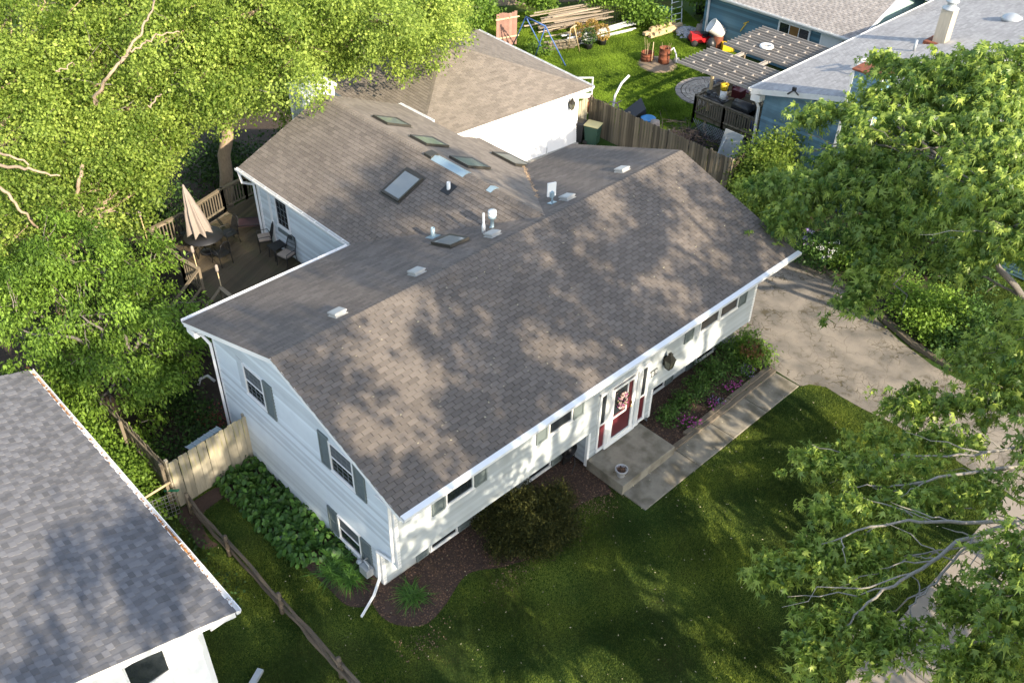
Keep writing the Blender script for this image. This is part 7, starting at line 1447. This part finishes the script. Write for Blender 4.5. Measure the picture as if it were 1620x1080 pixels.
maple('maple_tree', 'silver maple with bare pale twigs spreading over the front lawn and sidewalk', (13.4, -11.9, 0), (13.0, -11.4, 3.6),
      [(PL((1720, 800, 4.2), (1620, 825, 4.6), (1530, 850, 4.9), (1460, 900, 4.9), (1385, 945, 4.7), (1340, 990, 4.4)), .07, .02), (PL((1620, 825, 4.6), (1500, 825, 5.1), (1400, 828, 5.0), (1300, 860, 4.6)), .055, .015), (PL((1640, 740, 4.8), (1540, 745, 5.2), (1450, 765, 5.0), (1380, 770, 4.7)), .05, .015), (PL((1540, 850, 4.9), (1480, 920, 4.7), (1440, 960, 4.5), (1450, 1010, 4.2)), .03, .012), (PL((1640, 700, 5.0), (1540, 720, 5.0), (1430, 720, 4.8), (1330, 735, 4.4)), .04, .012), (PL((1590, 850, 4.8), (1500, 870, 4.8), (1430, 880, 4.6)), .03, .01)],
      [SB(1690, 700, 5.4, 1.2, 1.2, .9), SB(1600, 620, 5.2, .9, .8, .5), SB(1650, 600, 5.6, 1.0, 1.0, .6), SB(1580, 1010, 5.2, .75, .7, .5), SB(1610, 940, 5.6, 1.0, 1.0, .7), SB(1560, 620, 5.2, .8, .8, .5), SB(1600, 555, 5.6, .9, .9, .5), SB(1530, 570, 5.0, .7, .7, .4), SB(1640, 500, 6, .9, .9, .6), SB(1450, 620, 4.6, .5, .5, .3), SB(1500, 1050, 4.9, .6, .6, .4), SB(1600, 880, 5.6, .8, .8, .6), SB(1700, 900, 6.2, 1.2, 1.2, 1.0)],
      1150, 303, sprays=[(PL((1500, 740, 5.0), (1400, 740, 4.8), (1310, 730, 4.5), (1270, 720, 4.3)), 75, .22), (PL((1480, 790, 5.0), (1380, 800, 4.8), (1290, 810, 4.5)), 75, .24), (PL((1450, 860, 4.8), (1340, 870, 4.5), (1250, 890, 4.2), (1195, 912, 3.9)), 95, .2), (PL((1430, 900, 4.6), (1350, 890, 4.4), (1270, 870, 4.2)), 55, .2),
              (PL((1400, 960, 4.6), (1330, 980, 4.4), (1280, 1000, 4.2), (1300, 1060, 4.2)), 70, .2), (PL((1490, 990, 4.8), (1410, 1010, 4.5), (1370, 1050, 4.3)), 50, .2), (PL((1560, 650, 5.0), (1480, 640, 4.8), (1410, 640, 4.5)), 55, .22), (PL((1560, 700, 5.0), (1480, 690, 4.7), (1350, 700, 4.4)), 60, .22), (PL((1620, 960, 5.0), (1540, 960, 4.8), (1490, 940, 4.6)), 50, .25), (PL((1620, 1040, 5.0), (1560, 1060, 4.8), (1500, 1075, 4.6)), 40, .2), (PL((1620, 760, 5.2), (1560, 780, 5.0), (1500, 780, 4.9)), 40, .25)],
      gaps=.3, tint0=.60, size=.18, crad=.08, r0=.2, per=8)
# ---- street trees across the road, outside the picture, that shade lawn and roof
ST = 'street trees shading the front of the house'
for k, (x, y, h_, s_, nn) in enumerate(SHADE):
    g = random.Random(400 + k); bl_ = []
    for j in range(7):
        a_ = j * .9; bl_.append((x + math.cos(a_) * s_ * .55 * g.uniform(.5, 1.1), y + math.sin(a_) * s_ * .5, h_ * (g.uniform(.48, .86) if k not in (2, 3) else g.uniform(.60 if k == 3 else .64, .88)), s_ * g.uniform(.38, .55), s_ * g.uniform(.38, .5), h_ * g.uniform(.11, .17)))
    tree('street_tree', ORD7[k] + ' tall maple counted from the west along the far side of the street', (x, y, 0), (x, y, h_ * .33), bl_, nn, 12, .26, QUAD, LF_MAPLE, BARK, .42, seed=400 + k, group=ST, gaps=.40, crad=.34, twigs=60, sub=16, rsub=.75)
# ------------------------------------------------------------------ GRASS, CHIPS, SEEDS
def grass_field(name, poly, dens, h_, avoid, seed, m_=GRASSM, z=0.0, far=False):
    g = np.random.default_rng(seed); P = np.array(poly)[:, :2]; lo, hi = P.min(0), P.max(0); n = int((hi - lo).prod() * dens); xy = lo + g.random((n, 2)) * (hi - lo)
    def ins(xy, poly):
        c_ = np.zeros(len(xy), bool); m_ = len(poly)
        for i in range(m_):
            x1, y1 = poly[i][:2]; x2, y2 = poly[(i + 1) % m_][:2]
            if y1 == y2: continue
            cond = ((y1 > xy[:, 1]) != (y2 > xy[:, 1])) & (xy[:, 0] < (x2 - x1) * (xy[:, 1] - y1) / (y2 - y1) + x1); c_ ^= cond
        return c_
    k = ins(xy, poly)
    for a_ in avoid: k &= ~ins(xy, a_)
    xy = xy[k]; n = len(xy); an = g.random(n) * 6.283; hh = h_ * g.uniform(.5, 1.3, n) * (1 + .4 * np.sin(xy[:, 0] * 1.7 + seed) * np.sin(xy[:, 1] * 1.3)); wd = h_ * g.uniform(.16, .3, n); ln = g.normal(size=(n, 2)) * h_ * .5
    b0 = np.stack([xy[:, 0] - np.cos(an) * wd, xy[:, 1] - np.sin(an) * wd, np.full(n, z)], 1); b1 = np.stack([xy[:, 0] + np.cos(an) * wd, xy[:, 1] + np.sin(an) * wd, np.full(n, z)], 1); tp = np.stack([xy[:, 0] + ln[:, 0], xy[:, 1] + ln[:, 1], z + hh], 1)
    Vx = np.stack([b0, b1, tp], 1).reshape(-1, 3); tint = .42 + .28 * g.normal(size=n) + .4 * np.sin(xy[:, 0] * .9 + 1) * np.sin(xy[:, 1] * 1.1) + .3 * np.sin(xy[:, 0] * 2.3 + xy[:, 1]) * np.sin(xy[:, 1] * 2.7 - xy[:, 0] * .6)
    o = np_mesh(name, Vx, np.arange(n * 3).reshape(-1, 3), 3, m_, np.repeat(np.clip(tint, 0, 1), 3), None, 'stuff'); return o
house_fp = [(.45, 1.0), (15.95, 1.0), (15.95, 9.4), (.45, 9.4)]; walk_fp = [(7.7, -1.4), (15.9, -1.4), (15.9, 1.8), (7.7, 1.8)]; walk2 = [(-20, -9.9), (60, -9.9), (60, -8.42), (-20, -8.42)]; nbfp = [(-20, 2.1), (-4.3, 2.1), (-4.3, 12), (-20, 12)]
av = [house_fp, walk_fp, walk2, nbfp, bed_left, bed_gable, drive_poly, bed_fence]
o = grass_field('front_grass', [(-6.5, 8.2), (.45, 8.3), (.45, 1), (16.5, 1), (17, -12), (-6.5, -12)], 4600, .042, av, 1); tagit(o, 'short dark green lawn grass in front of and beside the house', 'grass')
o = grass_field('side_grass', smooth_poly([(20.9, -3.4), (23.2, -2.9), (26.5, -.6), (27.5, 1.6), (33, 1), (38, -3), (34, -12), (20.6, -12), (20.4, -6)]), 1400, .06, [drive_poly, walk2], 2); tagit(o, 'lawn grass on the far side of the driveway below the maple', 'grass')
o = grass_field('back_grass', [(24.7, 8.2), (28.1, 8.8), (28.1, 13.2), (34, 13.2), (37.9, 17), (41.5, 24), (36, 29), (29, 32), (25, 27), (24.6, 16.5)], 1500, .085, [[(pc.x + math.cos(t) * 2.0, pc.y + math.sin(t) * 2.0) for t in [i * .42 for i in range(15)]]], 3, GRASSB); tagit(o, 'long bright green grass of the neighbouring back yard', 'grass')
def rnd_in(poly, n, seed, z):
    r = random.Random(seed); xs = [p[0] for p in poly]; ys = [p[1] for p in poly]; out = []
    while len(out) < n:
        x, y = r.uniform(min(xs), max(xs)), r.uniform(min(ys), max(ys))
        if inpoly(x, y, poly): out.append(V(x, y, z + r.random() * .015))
    return out
for poly, n, z, lab in ((bed_left, 5200, .024, 'left front bed'), (bed_right, 3600, .106, 'right front bed'), (bed_gable, 1500, .02, 'hosta bed')):
    tagit(scatter_quads(rnd_in(poly, n, int(n), z), .028, seed=n, flat=1.2).build('mulch_chips', CHIP), 'loose brown mulch chips on the ' + lab, 'mulch', kind='stuff')
sp = [p for p in rnd_in([(-3.5, 7.5), (16, .5), (16, -8.2), (-2, -8)], 520, 5, .05)]
tagit(scatter_quads(sp, .020, seed=3, asp=2.6).build('fallen_seeds', SEED), 'pale fallen maple seeds scattered over the front lawn', 'seeds', kind='stuff')
sp = [V(x, y, ze + sl_ * y + .03) for x, y in [(random.uniform(.5, 15.5), random.uniform(.3, 4.6)) for _ in range(110)]]
tagit(scatter_quads(sp, .026, seed=4, flat=.2, asp=2.6).build('fallen_seeds', SEED), 'pale fallen maple seeds on the brown shingle roof', 'seeds', kind='stuff')
sp = [p for c_, n in (((0.2, -.3), 110), ((3.3, -.4), 120), ((6.6, -.1), 140), ((7.2, -.35), 100), ((5.2, -.3), 80)) for p in [V(c_[0] + random.gauss(0, .45), c_[1] + random.gauss(0, .22), .04) for _ in range(n)]]
sp += [V(random.uniform(10.4, 15.6), random.uniform(-.15, 1.4), .12) for _ in range(260)]
tagit(scatter_quads(sp, .024, seed=6, flat=1).build('dry_leaves', mat('brown_dry_leaf', (.22, .14, .08), .8, tint=.5)), 'tan dry leaves lying along the edge of the mulch beds', 'leaves', kind='stuff')
sp = [(p_, ) for p_ in ()]
vb = MB(); r = random.Random(15)
for k in range(150):
    x = 9.9 + 4.1 * (.25 + .75 * r.random()); y = Wy - (zeast(x) - ze) / sl_; x += r.gauss(0, .03); y += r.gauss(0, .03); p = V(x, y, max(zeast(x), zb(y)) + .03); u = V(r.gauss(0, 1), r.gauss(0, 1), 0).normalized() * .03; vb.add([p - u, p + V(-u.y, u.x, .01), p + u, p + V(u.y, -u.x, .01)], [(0, 1, 2, 3)], r.random())
tagit(vb.build('valley_debris', mat('tan_dry_leaf', (.36, .25, .15), .8, tint=.4)), 'dry leaf litter caught in the roof valley', 'leaves', kind='stuff')
for t_, p, s_, lab in pots:
    rng = np.random.default_rng(int(p.x * 100)); green = 'clipped' in lab and 'behind' not in lab
    n = 900; d_ = rng.normal(size=(n, 3)); d_ /= np.linalg.norm(d_, axis=1, keepdims=True); C = np.array([p.x, p.y, .75]) + d_ * rng.uniform(.7, 1, (n, 1)) * np.array([.42, .42, .45]) * s_
    leaves('foliage', C, d_ + rng.normal(size=(n, 3)) * .5, .09, LONG, LF_DARK if green else LF_TAN, .5 + .25 * rng.normal(size=n), t_)
